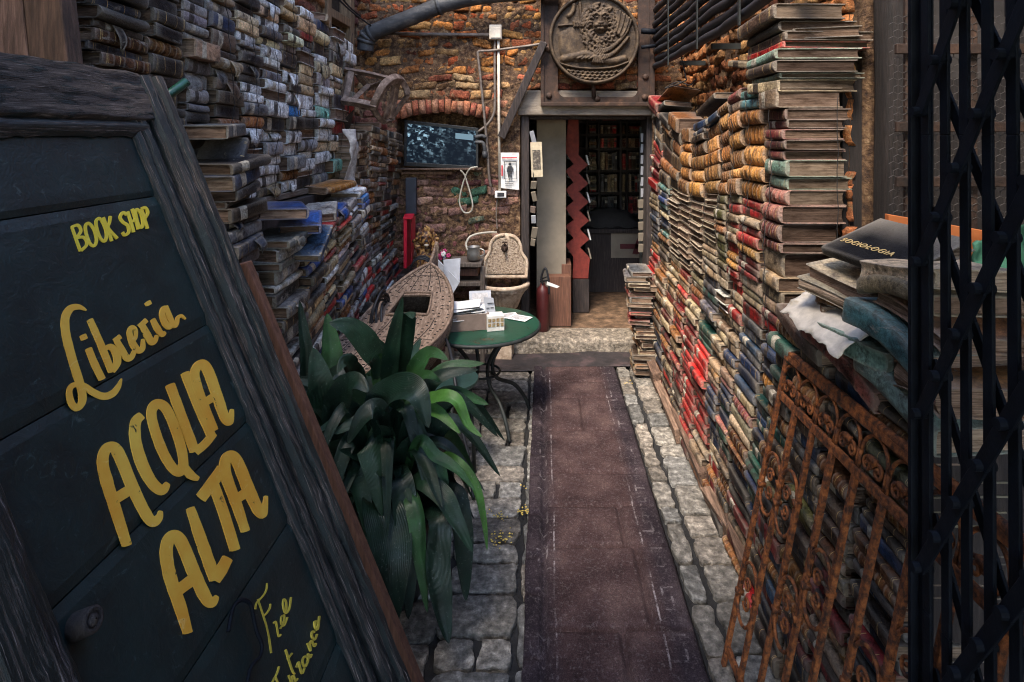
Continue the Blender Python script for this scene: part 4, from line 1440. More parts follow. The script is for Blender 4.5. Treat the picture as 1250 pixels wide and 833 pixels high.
mb = MB(); mb.box2(W(486, 208, YE - .08), W(592, 203.5, YE + .2), .006, col=(.8, .6, .5)).box2(W(490, 213, YE - .05), W(556, 208.5, YE + .1), .006, col=(1.2, .8, .55))
obj('ledge_board', mb, m_oldwood, bevel=.003, label='rough wooden boards forming the ledge under the lit screen', cat='board')
mb = MB(); mb.tube(spline([W(583, 204, YW - .05), W(574, 206, YW - .08), W(568, 216, YW - .05), W(563, 232, YW - .04), W(561, 248, YW - .04), W(566, 259, YW - .04), W(574, 259, YW - .04), W(577, 252, YW - .05), W(575, 240, YW - .05), W(571, 226, YW - .05), W(567, 214, YW - .06), W(562, 208, YW - .08)], 6), .0062, 6)
obj('cord_loop', mb, m_whitecord, smooth=True, label='pale looped cord hanging under the screen over green patched bricks', cat='cord')

# ------------------------------------------------------------------ medallion in its iron frame
YM = YE - .075
fr = thing('iron_frame', W(728, 128, YM), 'dark riveted iron frame fixed above the shop door', 'frame')
def mxy(x, y, d=0):
    return W(x, y, YM - d)
mb = MB()
fl_, fr_, ft, fbm = 662, 796, -30, 127
for a, b in (((fl_, fbm), (681, ft)), ((779, fbm), (fr_, ft))):
    mb.box2(mxy(a[0], a[1], .0), mxy(b[0], b[1], -.03))
mb.box2(mxy(681, 127, .0), mxy(779, 119, -.03))
# curved inner corners
def gus(cx, cy, sx):
    pts = [mxy(cx, cy, -.001)] + [mxy(cx + sx * (9 - 9 * math.sin(a)), cy - (9 - 9 * math.cos(a)), -.001) for a in [PI / 2 * t / 6 for t in range(7)]]
    return pts
for sx, cx in ((1, 681), (-1, 779)):
    pts = [(cx, 119)] + [(cx + sx * 10 * (1 - math.sin(t)), 119 - 10 * (1 - math.cos(t))) for t in [PI / 2 * k / 6 for k in range(7)]]
    mb.prism([mxy(x, y, -.001) for x, y in pts], (0, .028, 0))
obj('plate', mb, m_darkrust, fr, bevel=.002)
mb = MB()
mb.box2(mxy(660, 129.5, .02), mxy(798, 125.5, -.03)).box2(mxy(660, 125.4, .018), mxy(664, -30, -.03)).box2(mxy(793.5, 125.4, .018), mxy(798, -30, -.03))
obj('rim', mb, m_darkrust, fr, bevel=.003)
for x, y in ((670, 117), (729, 120.5), (787, 119), (788, 94), (669, 60)):
    mb = MB(); mb.sphere(mxy(x, y, .004), (.024, .016, .024), 12, 6)
    obj('bolt', mb, m_darkrust, fr, smooth=True)
mb = MB(); mb.tube([mxy(724, 96, .01), mxy(725, 119, .01)], .016, 8)
obj('stay', mb, m_darkrust, fr, smooth=True)

md = thing('medallion', W(725, 104, YM), 'round bronze relief of a winged lion with a book above the door', 'medallion')
RC = mxy(725, 48, .05)
RR = 54.5 * YM / FPX
mb = MB()
My = Matrix(((1, 0, 0), (0, 0, -1), (0, 1, 0)))
mb.lathe(RC, [(RR, -.05), (RR, .018), (RR * .985, .032), (RR * .955, .036), (RR * .93, .028), (RR * .92, .006)], 72, M=My)
mb.lathe(RC, [(RR, -.05), (.001, -.05)], 72, M=My)
obj('rim', mb, m_bronze, md, smooth=True)
# relief: a height field made of rounded strokes, coordinates in photo pixels around the centre
ST = []
def stx(pts, r, h, closed=False):
    P = [(p.x, p.y) for p in spline([(x, y, 0) for x, y in pts], 5, closed)]
    ST.append((np.array(P), r, h))
RX = lambda x, y: (x / 4.1667 + 600 - 725, y / 4.1667 - 48)      # from the enlarged view
def st5(pts, r, h):
    stx([RX(*p) for p in pts], r, h)
hx, hy = 552, 112
rl = random.Random(4)
for lay, (qx, qy, n_, h0) in enumerate(((84, 118, 26, 7.5), (66, 92, 22, 9.5), (50, 66, 18, 11))):     # rings of mane curls
    for k in range(n_):
        a = 2 * PI * k / n_ + lay * .15 + rl.uniform(-.06, .06)
        x, y = hx + math.cos(a) * qx * .92, hy + 18 + math.sin(a) * qy * (1.0 if math.sin(a) > 0 else .72)
        b = a + .5 * (1 if math.cos(a) > 0 else -1)
        st5([(x, y), (x + math.cos(a) * 12, y + math.sin(a) * 12 + 2), (x + math.cos(b) * 22, y + math.sin(b) * 22 + 3), (x + math.cos(b + .9) * 26, y + math.sin(b + .9) * 24)], rl.uniform(1.9, 2.5), h0 + rl.uniform(-1, 1.5))
st5([(551, 88), (552, 128)], 10.5, 12)                     # face
st5([(518, 82), (530, 74), (546, 84)], 2.4, 15.5); st5([(586, 82), (574, 74), (558, 84)], 2.4, 15.5)   # brows
st5([(531, 95), (536, 95)], 2.0, 14.5); st5([(568, 95), (573, 95)], 2.0, 14.5)                           # eyes
st5([(552, 82), (552, 118)], 3.0, 16); st5([(543, 124), (561, 124)], 2.6, 18)                            # nose
st5([(532, 134), (546, 132)], 3.6, 16); st5([(558, 132), (572, 134)], 3.6, 16)                            # muzzle
st5([(540, 150), (564, 150)], 3.2, 14)
st5([(505, 62), (498, 48), (512, 52)], 2.6, 13); st5([(596, 62), (606, 48), (592, 52)], 2.6, 13)          # ears
for k in range(7):                                        # wing feathers
    st5([(640 + k * 11, 58 + k * 8), (634 + k * 9, 110 + k * 8), (622 + k * 7, 160 + k * 6)], 2.2, 9 + (k % 2) * 2)
for k in range(14):
    t = k / 13
    st5([(690 - t * 150, 190 + math.sin(t * 2) * 90 + 4), (678 - t * 150, 214 + math.sin(t * 2) * 88)], 2.3, 12)
    st5([(668 - t * 130, 186 + math.sin(t * 2) * 66), (656 - t * 130, 206 + math.sin(t * 2) * 66)], 2.0, 10)
st5([(420, 175), (425, 230), (430, 268)], 12, 6.5); st5([(380, 190), (385, 260)], 9, 6)     # the open book
st5([(345, 135), (410, 130), (480, 130)], 1.4, 8); st5([(430, 132), (432, 268)], 1.0, 8)
st5([(478, 125), (482, 200), (486, 260)], 1.4, 8)
for k in range(4):                                        # paw on the book
    st5([(420 + k * 14, 118 + k * 3), (424 + k * 14, 140)], 2.0, 13)
st5([(395, 85), (415, 60), (420, 30)], 3, 7); st5([(450, 20), (455, 90)], 2, 7)
st5([(370, 300), (420, 288), (480, 276), (520, 290)], 5, 10)   # fore legs
for k in range(4):
    st5([(440 + k * 18, 300 + (k % 2) * 3), (460 + k * 18, 292)], 2.2, 14)
st5([(530, 270), (560, 300), (610, 310), (670, 300)], 5, 10)
for k in range(5):
    st5([(520 + k * 8, 290), (514 + k * 12, 318 + k)], 2.0, 13)
st5([(352, 325), (430, 345), (530, 350), (620, 342), (690, 318)], 1.6, 11)
for r_ in range(3):
    for k in range(13):
        x = 385 + k * 24 + r_ * 12
        y = 362 + r_ * 16 + 10 * math.sin(k / 12 * PI)
        st5([(x, y), (x + 8, y - 7), (x + 17, y + 2), (x + 22, y - 3)], 1.5, 8)
NG = 150
gx = np.linspace(-RR * .93, RR * .93, NG)
GX, GZ = np.meshgrid(gx, gx, indexing='ij')
PX, PY = GX * FPX / YM, -GZ * FPX / YM
Hh = np.full_like(PX, 0.0)
for P, r_, h in ST:
    d = np.full_like(PX, 1e9)
    for i in range(len(P) - 1):
        a, b = P[i], P[i + 1]
        ab = b - a
        L2 = max(1e-9, ab @ ab)
        t = np.clip(((PX - a[0]) * ab[0] + (PY - a[1]) * ab[1]) / L2, 0, 1)
        d = np.minimum(d, np.hypot(PX - a[0] - t * ab[0], PY - a[1] - t * ab[1]))
    Hh = np.maximum(Hh, h * np.sqrt(np.clip(1 - (d / r_) ** 2, 0, 1)))
mb = MB()
idx = -np.ones((NG, NG), int)
vs, fs = [], []
for i in range(NG):
    for j in range(NG):
        if GX[i, j] ** 2 + GZ[i, j] ** 2 < (RR * .925) ** 2:
            idx[i, j] = len(vs)
            vs.append(RC + Vector((GX[i, j], -.004 - Hh[i, j] * .0032 + .0012 * mnoise.noise(Vector((GX[i, j] * 90, GZ[i, j] * 90, 0))), GZ[i, j])))
for i in range(NG - 1):
    for j in range(NG - 1):
        q = (idx[i, j], idx[i + 1, j], idx[i + 1, j + 1], idx[i, j + 1])
        if min(q) >= 0:
            fs.append(tuple(int(k) for k in q))
mb.add(vs, fs)
obj('relief', mb, m_bronze, md, smooth=True)

# ------------------------------------------------------------------ wall fountain
Yf = 4.22
ft_ = thing('wall_fountain', W(616, 430, Yf), 'cream stone wall fountain with round top and fluted basin', 'fountain')
def fo(x, y, d=0):
    return W(x, y, Yf - d)
half = [(0, 287), (6, 287.3), (12, 289.5), (17, 294), (19.5, 300), (20, 306), (22, 311), (26, 316), (27.5, 322), (27.5, 338)]
out = [(616 - x * .9, y) for x, y in half] + [(616 + x, y) for x, y in half[::-1]][:-1]
mb = MB()
mb.prism([fo(x, y, 0) for x, y in out], (0, .09, 0))
obj('back_plate', mb, m_fountain, ft_, bevel=.006)
mb = MB()
inn = [(616 + (x - 616) * .86, 314 + (y - 314) * .86) for x, y in out]
mb.prism([fo(x, y, .014) for x, y in inn], (0, .02, 0))
obj('pitted_field', mb, noisy('pitted_stone', [(.38, (.10, .06, .04)), (.48, (.42, .31, .22)), (.7, (.70, .56, .42))], 75, (.8, .95), 1.0, 90, .012), ft_, bevel=.004)
mb = MB()
mb.tube([fo(*p, .006) for p in out], .012, 8)
obj('border', mb, m_fountain, ft_, smooth=True)
mb = MB()
bc = fo(615, 346, -.05)
prof = [(.05, -.21), (.10, -.17), (.13, -.09), (.158, -.045), (.172, -.035), (.178, -.015), (.172, .004), (.15, .006), (.13, -.02), (.05, -.06), (.001, -.06)]
mb.lathe(bc, prof, 60, PI, 2 * PI, 30, .05)
obj('basin', mb, m_fountain, ft_, smooth=True)
mb = MB()
mb.tube([bc + Vector((math.cos(a) * .180, math.sin(a) * .180, .0)) for a in [PI + PI * t / 24 for t in range(25)]], .017, 8)
obj('basin_rim', mb, m_fountain, ft_, smooth=True)
mb = MB()
mb.box2((bc.x - .07, Yf - .06, 0), (bc.x + .07, Yf + .09, bc.z - .19), .006)
obj('plinth', mb, m_fountain, ft_, bevel=.008)
tp = MB()
tp.tube([fo(616, 302, .02), fo(616, 304, .05), fo(616, 308, .055)], [.012, .010, .008], 8)
tp.tube([fo(616, 300, .03), fo(616, 296, .03)], .006, 6).tube([fo(613, 296, .03), fo(619, 296, .03)], .005, 6)
tp.sphere(fo(616, 303, .015), (.026, .016, .030), 12, 8)
obj('tap', tp, m_darkrust, ft_, smooth=True)

# the wooden stand to its side with the metal can and hose
ws = thing('wooden_stand', W(570, 420, 4.2), 'grey wooden stand with a shelf between the boat and the fountain', 'stand')
mb = MB(); mb.box2(W(545, 322, 4.05), W(592, 317, 4.30), .003)
obj('top', mb, m_oldwood, ws, bevel=.004)
mb = MB(); mb.box2(W(548, 345, 4.08), W(590, 341, 4.28), .003)
obj('shelf', mb, m_oldwood, ws, bevel=.003)
for x in (548, 590):
    for Yl in (4.08, 4.27):
        mb = MB(); mb.box2((ux(x, 4.15) - .015, Yl, 0), (ux(x, 4.15) + .015, Yl + .03, uz(322, 4.15) - .005), .002)
        obj('leg', mb, m_oldwood, ws, bevel=.003)
mb = MB(); mb.box2(W(556, 337, 4.1), W(586, 323, 4.25), .002)
obj('drawer', mb, m_brownwood, ws, bevel=.003)
wc = thing('watering_can', W(579, 317, 4.12), 'small galvanised can standing on the grey wooden stand', 'can')
mb = MB()
cc = W(578, 317, 4.12)
mb.lathe(cc, [(.001, .001), (.045, .001), (.047, .05), (.046, .092), (.048, .094), (.044, .094), (.043, .01), (.001, .008)], 20)
obj('can', mb, m_galv, wc, smooth=True)
mb = MB(); mb.tube(spline([cc + Vector((.045, -.01, .08)), cc + Vector((.075, -.02, .07)), cc + Vector((.078, -.02, .04)), cc + Vector((.047, -.01, .025))], 6), .006, 8)
obj('handle', mb, m_galv, wc, smooth=True)
mb = MB(); mb.tube(spline([W(606, 284, 4.28), W(596, 284, 4.24), W(582, 286, 4.18), W(573, 290, 4.14), W(569, 298, 4.12), W(571, 306, 4.1)], 8), .008, 8)
obj('garden_hose', mb, m_whitecord, smooth=True, label='pale hose arching from the wall into the galvanised can', cat='hose')

# red box, dark board, lion, flowers
bx_ = thing('red_box', W(500, 330, 4.05), 'tall narrow bright red box beside the lion figure', 'box')
mb = MB(); mb.box2(W(492.5, 328, 4.02), W(502, 264, 4.16))
obj('body', mb, m_red, bx_, bevel=.004)
mb = MB(); mb.prism([W(492, 266, 4.015), W(503.5, 266, 4.015), W(506, 261, 4.17), W(494, 261, 4.17)], (0, 0, -.012))
mb.prism([W(502.2, 328, 4.03), W(502.2, 266, 4.03), W(506.5, 264, 4.16), W(506.5, 290, 4.16)], (.004, 0, 0))
obj('lid', mb, m_red, bx_, bevel=.003)
mb = MB(); mb.box2(W(484, 360, 4.0), W(512, 328.5, 4.2)).box2(W(486, 420, 4.02), W(510, 360.5, 4.18))
obj('crate', mb, m_darkwood, bevel=.004, label='dark wooden crate under the red box and the lion figure', cat='crate')
mb = MB(); mb.box2(W(495, 262, 4.24), W(509, 217, 4.27))
obj('dark_board', mb, plain('blue_black_board', (.018, .024, .038), .6), bevel=.003, label='narrow blue black board upright behind the red box', cat='board')

LY = 3.98
def lp(x, y, d=0.0):
    return W(x, y, LY + d)
lion = MB()
lion.sphere(lp(520, 292), (.052, .055, .062), 14, 10)
lion.sphere(lp(520.5, 297, -.055), (.026, .034, .024), 12, 8)
lion.sphere(lp(521, 301, -.06), (.020, .026, .016), 10, 8)
lion.sphere(lp(520.5, 292, -.075), (.012, .014, .012), 10, 6)
for s in (-1, 1):
    lion.sphere(lp(520 + s * 7.5, 281.5, -.01), (.015, .010, .017), 8, 6)
    lion.sphere(lp(520 + s * 4, 289, -.048), (.012, .012, .010), 8, 6)
rl = random.Random(2)
for k in range(60):
    a = rl.uniform(0, 2 * PI)
    q = rl.uniform(.8, 1.15)
    x, y = 520 + math.cos(a) * 12 * q, 296 + math.sin(a) * 15.5 * q
    if y < 278: continue
    lion.sphere(lp(x, y, .01 + rl.uniform(-.035, .03)), (.012, .012, .024), 8, 6, M=Matrix.Rotation(-a + PI / 2, 3, 'Y'))
lion.sphere(lp(520, 312, .03), (.065, .075, .075), 14, 10)
lion.sphere(lp(523, 322, .03), (.075, .08, .06), 14, 10)
for s in (-1, 1):
    lion.tube([lp(520 + s * 7, 312, -.03), lp(520 + s * 7.5, 326, -.055), lp(520 + s * 7.5, 331, -.075)], [.024, .021, .024], 10)
lion.sphere(lp(532, 312, .02), (.026, .03, .05), 10, 8)
def lioncol(p):
    w = p
    z = w.z
    n_ = mnoise.noise(Vector(w) * 60)
    if n_ > .12:
        return (.50, .27, .08)
    return (.20, .075, .025) if n_ > -.2 else (.07, .03, .016)
blob('lion_figure', lion, m_paint, voxel=.005, smooth_it=2, colfn=lioncol, label='painted seated lion figure with a brown and gold mane', cat='figure')
lo = bpy.data.objects['lion_figure']
mb = MB()
for s in (-1, 1):
    mb.sphere(lp(520 + s * 4, 289.5, -.060), (.0065, .004, .0055), 8, 6)
mb.sphere(lp(520.5, 294.5, -.092), (.011, .008, .008), 10, 6)
mb.sphere(lp(520.8, 303, -.082), (.013, .006, .003), 10, 6)
obj('face', mb, m_print, lo, smooth=True)
mb = MB()
mb.sphere(lp(520.6, 299.5, -.084), (.018, .010, .009), 12, 6)
obj('muzzle', mb, plain('pale_muzzle', (.62, .52, .40), .6), lo, smooth=True)
fl2 = thing('flower_posy', lp(541, 318, -.05), 'pink and white artificial flowers beside the lion figure', 'flowers')
for k in range(9):
    mb = MB()
    c = lp(541 + rl.uniform(-7, 7), 309 + rl.uniform(-5, 6), rl.uniform(-.1, -.02))
    for t in range(5):
        a = t * 2 * PI / 5
        mb.sphere(c + Vector((math.cos(a) * .009, -.004, math.sin(a) * .009)), (.008, .004, .008), 7, 5)
    obj('flower', mb, m_white if k % 3 == 0 else plain('pink_petal', (.55, .05, .17), .6), fl2, smooth=True)
mb = MB()
for k in range(8):
    mb.tube([lp(541 + rl.uniform(-6, 6), 310, -.06), lp(541, 320, -.05)], .002, 4)
obj('stem', mb, m_greencloth, fl2)

# ------------------------------------------------------------------ chair hung high on the books
ch = thing('armchair', W(455, 170, 3.6), 'worn wooden armchair hung sideways above the books near the zinc pipe', 'chair')
def cz(x, y, Y):
    return W(400 + x / 3.787, y / 3.787, Y)
def part_tube(name, pts, r, flat=1.0, n=8, parent=ch, mat=m_chairwood):
    mb = MB(); mb.tube(spline([cz(*p) for p in pts], 6), r * 1.1, 4 if n == 8 else n, flat=flat)
    return obj(name, mb, mat, parent, bevel=.004)
part_tube('back_rail', [(75, 322, 3.45), (180, 340, 3.5), (292, 366, 3.56)], .026, .6)
part_tube('arm', [(210, 500, 3.38), (228, 455, 3.36), (262, 395, 3.38), (305, 366, 3.45), (338, 372, 3.55), (358, 400, 3.6), (370, 438, 3.62)], .030, .7)
part_tube('seat_rail', [(66, 466, 3.36), (150, 478, 3.36), (226, 496, 3.38)], .030, .8)
part_tube('back_post', [(104, 330, 3.46), (92, 390, 3.42), (76, 460, 3.38)], .026, .8)
part_tube('back_slat', [(134, 340, 3.55), (160, 375, 3.6), (182, 402, 3.65)], .024, .7)
part_tube('back_slat', [(182, 400, 3.65), (215, 396, 3.6), (250, 380, 3.55)], .022, .7)
part_tube('back_slat', [(184, 398, 3.6), (150, 430, 3.5), (116, 462, 3.42)], .022, .7)
part_tube('leg', [(206, 496, 3.40), (232, 540, 3.46), (262, 568, 3.52)], .024, .7)
part_tube('leg', [(262, 560, 3.52), (285, 556, 3.6), (304, 546, 3.62)], .024, .7)
part_tube('spindle', [(305, 372, 3.47), (290, 460, 3.5), (266, 548, 3.52)], .021, .7)
part_tube('spindle', [(326, 376, 3.55), (312, 460, 3.58), (290, 548, 3.58)], .021, .7)
part_tube('leg', [(372, 436, 3.62), (335, 490, 3.62), (296, 548, 3.6)], .023, .7)
mb = MB()
mb.prism([cz(70, 560, 3.40), cz(118, 508, 3.42), cz(96, 600, 3.5), cz(66, 610, 3.48)], (0, .02, 0))
obj('side_board', mb, m_darkwood, ch, bevel=.002)

# ------------------------------------------------------------------ the little wooden boat
bo = thing('wooden_boat', W(500, 440, 3.1), 'small bleached wooden boat with punched deck and open hatch', 'boat')
yb0, yb1 = 2.35, 3.62
ctl = lambda t: Vector((-.80 + .115 * t + .02 * math.sin(PI * t), yb0 + (yb1 - yb0) * t, 0))
def bw_(t):
    return .235 * (max(0, 1 - abs(2 * t - .78) ** 2.6 if t > .39 else 1 - .35 * (1 - t / .39) ** 2)) ** .8
def bz(t):
    return .67 + .27 * max(0, t - .42) ** 1.5 / .58 ** 1.5 * 1.0
mb = MB()
nt_ = 40
HT = [(.50, .70)]
def deckp(t, s):
    c = ctl(t)
    w = bw_(t)
    return Vector((c.x + w * s, c.y, bz(t) + .018 * (1 - s * s) * min(1, w * 5)))
def in_hatch(t, s):
    return .52 < t < .675 and abs(s) < .40 + (.675 - t) * .5
vs, fs, uv = [], [], []
nsx = 14
NTT = 60
for i in range(NTT + 1):
    for j in range(nsx + 1):
        vs.append(deckp(i / NTT * .995, -1 + 2 * j / nsx))
for i in range(NTT):
    for j in range(nsx):
        t, s = (i + .5) / NTT, -1 + 2 * (j + .5) / nsx
        if in_hatch(t, s):
            continue
        k = i * (nsx + 1) + j
        fs.append((k, k + 1, k + nsx + 2, k + nsx + 1))
mb.add(vs, fs, col=(1.15, 1.12, 1.1))
o = obj('deck', mb, m_boat, bo)
o.modifiers.new('s', 'SOLIDIFY').thickness = .012
mb = MB()
for sd_ in (-1, 1):
    vs, fs = [], []
    K = 8
    for i in range(NTT + 1):
        t = i / NTT * .995
        top = deckp(t, sd_)
        c = ctl(t)
        keel = Vector((c.x, c.y, .40 + .20 * max(0, t - .6) ** 2))
        for j in range(K + 1):
            f = j / K
            q = top.lerp(keel, f)
            q.x = c.x + (top.x - c.x) * math.cos(f * PI / 2) ** .55
            vs.append(q)
    for i in range(NTT):
        for j in range(K):
            k = i * (K + 1) + j
            fs.append((k, k + K + 1, k + K + 2, k + 1) if sd_ > 0 else (k, k + 1, k + K + 2, k + K + 1))
    mb.add(vs, fs, col=(.8, .72, .66))
o = obj('hull', mb, m_boat, bo, smooth=True)
o.modifiers.new('s', 'SOLIDIFY').thickness = .008
mb = MB()
for sd_ in (-1, 1):
    mb.tube([deckp(i / 30 * .99, sd_ * 1.0) + Vector((0, 0, .004)) for i in range(31)], .010, 6)
obj('gunwale', mb, m_boat, bo, smooth=True)
mb = MB()
e = ctl(1)
mb.tube([Vector((e.x, e.y - .015, .52)), Vector((e.x, e.y, .75)), Vector((e.x + .004, e.y + .01, bz(1) + .01)), Vector((e.x + .006, e.y + .015, bz(1) + .035))], [.012, .014, .016, .010], 8)
obj('stem_post', mb, m_boat, bo, smooth=True)
mb = MB()
for t0, sw_ in ((.518, .47), (.677, .42)):
    mb.tube([deckp(t0, s * sw_) + Vector((0, 0, .005)) for s in (-1, -.5, 0, .5, 1)], .008, 6)
for s in (-1, 1):
    mb.tube([deckp(t, s * (.41 + (.675 - t) * .4)) + Vector((0, 0, .003)) for t in (.52, .56, .60, .64, .675)], .006, 6)
obj('hatch_coaming', mb, m_boat, bo, smooth=True)
mb = MB()
rl = random.Random(12)
for i in range(30):
    for s in (-.9, -.74, -.58, -.36, -.18, 0, .18, .36, .58, .74, .9):
        t = (i + .5 + (.5 if int(abs(s) * 100) % 2 else 0)) / 30 * .93 + rl.uniform(-.006, .006)
        ss = s + rl.uniform(-.03, .03)
        if in_hatch(t, ss * .93):
            continue
        p = deckp(t, ss)
        mb.box(p + Vector((0, 0, .0012)), (.011, .0075, .0022), Matrix.Rotation(rl.uniform(-.3, .3), 3, 'Z'))
obj('dot_pattern', mb, m_hole, bo)
mb = MB()
for s in (-.66, -.27, .27, .66):
    for (ta, tb) in ((.02, .505), (.69, .93)):
        mb.tube([deckp(ta + (tb - ta) * i / 16, s) + Vector((0, 0, .0005)) for i in range(17)], .0022, 4)
for t0 in (.30, .80):
    mb.tube([deckp(t0, s) + Vector((0, 0, .0005)) for s in (-.95, -.5, 0, .5, .95)], .0022, 4)
obj('plank_joint', mb, m_hole, bo)
mb = MB()
for sd_ in (1,):
    for i in range(26):
        for f in (.10, .24, .38, .52):
            t = (i + .5 * ((int(f * 50)) % 2)) / 26 * .96
            top = deckp(t, sd_); c = ctl(t)
            q = top.lerp(Vector((c.x, c.y, .40)), f)
            q.x = c.x + (top.x - c.x) * math.cos(f * PI / 2) ** .55
            mb.box(q + Vector((.006, 0, 0)), (.004, .007, .010))
obj('dot_pattern', mb, m_hole, bo)
mb = MB()
mb.box2((-.93, 2.45, 0), (-.60, 3.35, .40), .004, col=(.5, .4, .36))
obj('packing_case', mb, m_oldwood, bevel=.006, label='grey packing case carrying the small wooden boat', cat='case')
mb = MB()
mb.prism([W(561, 345, 3.72), W(546, 372, 3.72), W(529, 330, 3.80), W(533, 316, 3.80)], (0, .008, .004))
mb.prism([W(541, 318, 3.78), W(562, 316, 3.78), W(561, 345, 3.72), W(545, 372, 3.70)], (0, .010, .002))
obj('grey_folder', mb, m_greycard, bevel=.001, label='opened pale grey folder standing behind the boat bow', cat='folder')
# coiled black cable beside the boat
mb = MB()
for k in range(5):
    c = W(462 + k * 2, 378 + k * 4, 3.05)
    mb.tube([c + Vector((.02 * math.sin(a * 1.0 + k), .11 * math.cos(a) , .10 * math.sin(a))) for a in [2 * PI * t / 26 for t in range(26)]], .007, 6, closed=True)
obj('coiled_cable', mb, m_hose, smooth=True, label='coil of black cable between the book wall and the boat', cat='cable')
mb = MB()
for k in range(3):
    c = W(514, 330, 3.85)
    mb.tube([c + Vector((.07 * math.cos(a), .02 * k, .075 * math.sin(a) + .006 * k)) for a in [PI * (.05 + t / 14 * .95) for t in range(15)]], .006, 6)
obj('cable_loop', mb, m_hose, smooth=True, label='loop of black cable under the lion figure behind the boat', cat='cable')

# ------------------------------------------------------------------ the green table and what lies on it
TC = Vector((ux(588, 3.30), 3.30, .565))
TR = .33
tb = thing('garden_table', (TC.x, TC.y, 0), 'round green enamel garden table with bent iron legs', 'table')
mb = MB()
mb.lathe(TC, [(.001, -.016), (TR - .01, -.016), (TR, -.020), (TR + .004, -.010), (TR, .0), (TR - .012, .001), (.001, .001)], 56)
obj('tabletop', mb, m_tablegreen, tb, smooth=False)
mb = MB(); mb.tube([TC + Vector((math.cos(a) * (TR + .001), math.sin(a) * (TR + .001), -.014)) for a in [2 * PI * t / 48 for t in range(48)]], .011, 8, closed=True)
obj('rim', mb, m_castiron, tb, smooth=True)
for k, a in enumerate((-.95, .45, 2.0, 3.6)):
    d = Vector((math.cos(a), math.sin(a), 0))
    mb = MB()
    b0 = Vector((TC.x, TC.y, 0))
    mb.tube(spline([b0 + d * .24 + Vector((0, 0, .545)), b0 + d * .15 + Vector((0, 0, .46)), b0 + d * .07 + Vector((0, 0, .34)), b0 + d * .09 + Vector((0, 0, .24)), b0 + d * .20 + Vector((0, 0, .18)), b0 + d * .27 + Vector((0, 0, .09)), b0 + d * .30 + Vector((0, 0, .015))], 6), .011, 8)
    obj('leg', mb, m_castiron, tb, smooth=True)
mb = MB()
mb.tube([Vector((TC.x + math.cos(a) * .105, TC.y + math.sin(a) * .105, .29)) for a in [2 * PI * t / 24 for t in range(24)]], .007, 6, closed=True)
mb.tube([Vector((TC.x + math.cos(a) * .21, TC.y + math.sin(a) * .21, .53)) for a in [2 * PI * t / 24 for t in range(24)]], .007, 6, closed=True)
obj('brace_ring', mb, m_castiron, tb, smooth=True)


def box_open(name, c, L, Wd, H, yaw, mat, label, cat, th=.006, parent=None):
    mb = MB()
    M = Matrix.Rotation(yaw, 3, 'Z')
    for (o_, s_) in (((0, 0, th / 2), (L, Wd, th)), ((0, -Wd / 2 + th / 2, H / 2 + th), (L, th, H)), ((0, Wd / 2 - th / 2, H / 2 + th), (L, th, H)),
                     ((-L / 2 + th / 2, 0, H / 2 + th), (th, Wd - 2 * th - .001, H - .001)), ((L / 2 - th / 2, 0, H / 2 + th), (th, Wd - 2 * th - .001, H - .001))):
        mb.box(Vector(c) + M @ Vector(o_), s_, M)
    return obj(name, mb, mat, parent, bevel=.0015, label=label, cat=cat)


tz = TC.z + .002
bc2 = Vector((ux(566, 3.24), 3.26, tz))
box_open('cardboard_tray', bc2, .26, .20, .085, .22, m_carton, 'open grey cardboard tray full of paper sheets on the green table', 'tray')
mb = MB()
rl = random.Random(5)
for k in range(12):
    M = Matrix.Rotation(.22 + rl.uniform(-.25, .25), 3, 'Z') @ Matrix.Rotation(rl.uniform(-.12, .12), 3, 'Y')
    mb.box(bc2 + Vector((rl.uniform(-.02, .02), rl.uniform(-.02, .02), .045 + k * .0065)), (.20, .15, .0016), M)
obj('paper_sheets', mb, m_white, label='loose white sheets heaped in the cardboard tray', cat='paper', kind='stuff')
mb = MB(); mb.box(bc2 + Vector((-.03, -.104, .048)), (.10, .004, .055), Matrix.Rotation(.22, 3, 'Z'))
obj('pink_card', mb, plain('magenta_card', (.36, .03, .10), .6), label='magenta picture card in front of the cardboard tray', cat='card')
def smallbox(c, yaw, s, lab):
    t = thing('card_box', c, lab, 'box')
    M = Matrix.Rotation(yaw, 3, 'Z')
    mb = MB(); mb.box(Vector(c) + Vector((0, 0, s[2] / 2)), s, M)
    obj('carton', mb, plain('white_carton', (.66, .62, .57), .7, 0, .15), t, bevel=.002)
    mb = MB()
    for i in range(2):
        for j in range(4):
            mb.box(Vector(c) + M @ Vector((-s[0] * .36 + j * s[0] * .24, -s[1] / 2 - .001, s[2] * (.42 + i * .3))), (s[0] * .18, .003, s[2] * .22), M)
    obj('picture', mb, noisy('tiny_pictures', [(.35, (.05, .03, .03)), (.5, (.35, .22, .08)), (.65, (.12, .2, .2))], 50, bump=.05), t)
    mb = MB()
    top = Vector(c) + Vector((0, 0, s[2]))
    mb.prism([top + M @ Vector((-s[0] * .5, s[1] * .5, 0)), top + M @ Vector((s[0] * .1, s[1] * .5, 0)), top + M @ Vector((s[0] * .0, s[1] * .62, .075)), top + M @ Vector((-s[0] * .6, s[1] * .62, .085))], (0, .003, 0))
    obj('price_flap', mb, m_greycard, t)
    mb = MB()
    for k, (a, b) in enumerate(((-.35, .3), (-.1, .3), (-.1, .62), (-.28, .62))):
        mb.box(top + M @ Vector((s[0] * a, s[1] * (.5 + .12 * b) - .005, .08 * b)), (.018, .002, .005), M)
    obj('price_mark', mb, m_print, t)
smallbox(Vector((ux(604, 3.2), 3.2, tz)), .25, (.095, .075, .085), 'white card box with tiny pictures and a raised price flap')
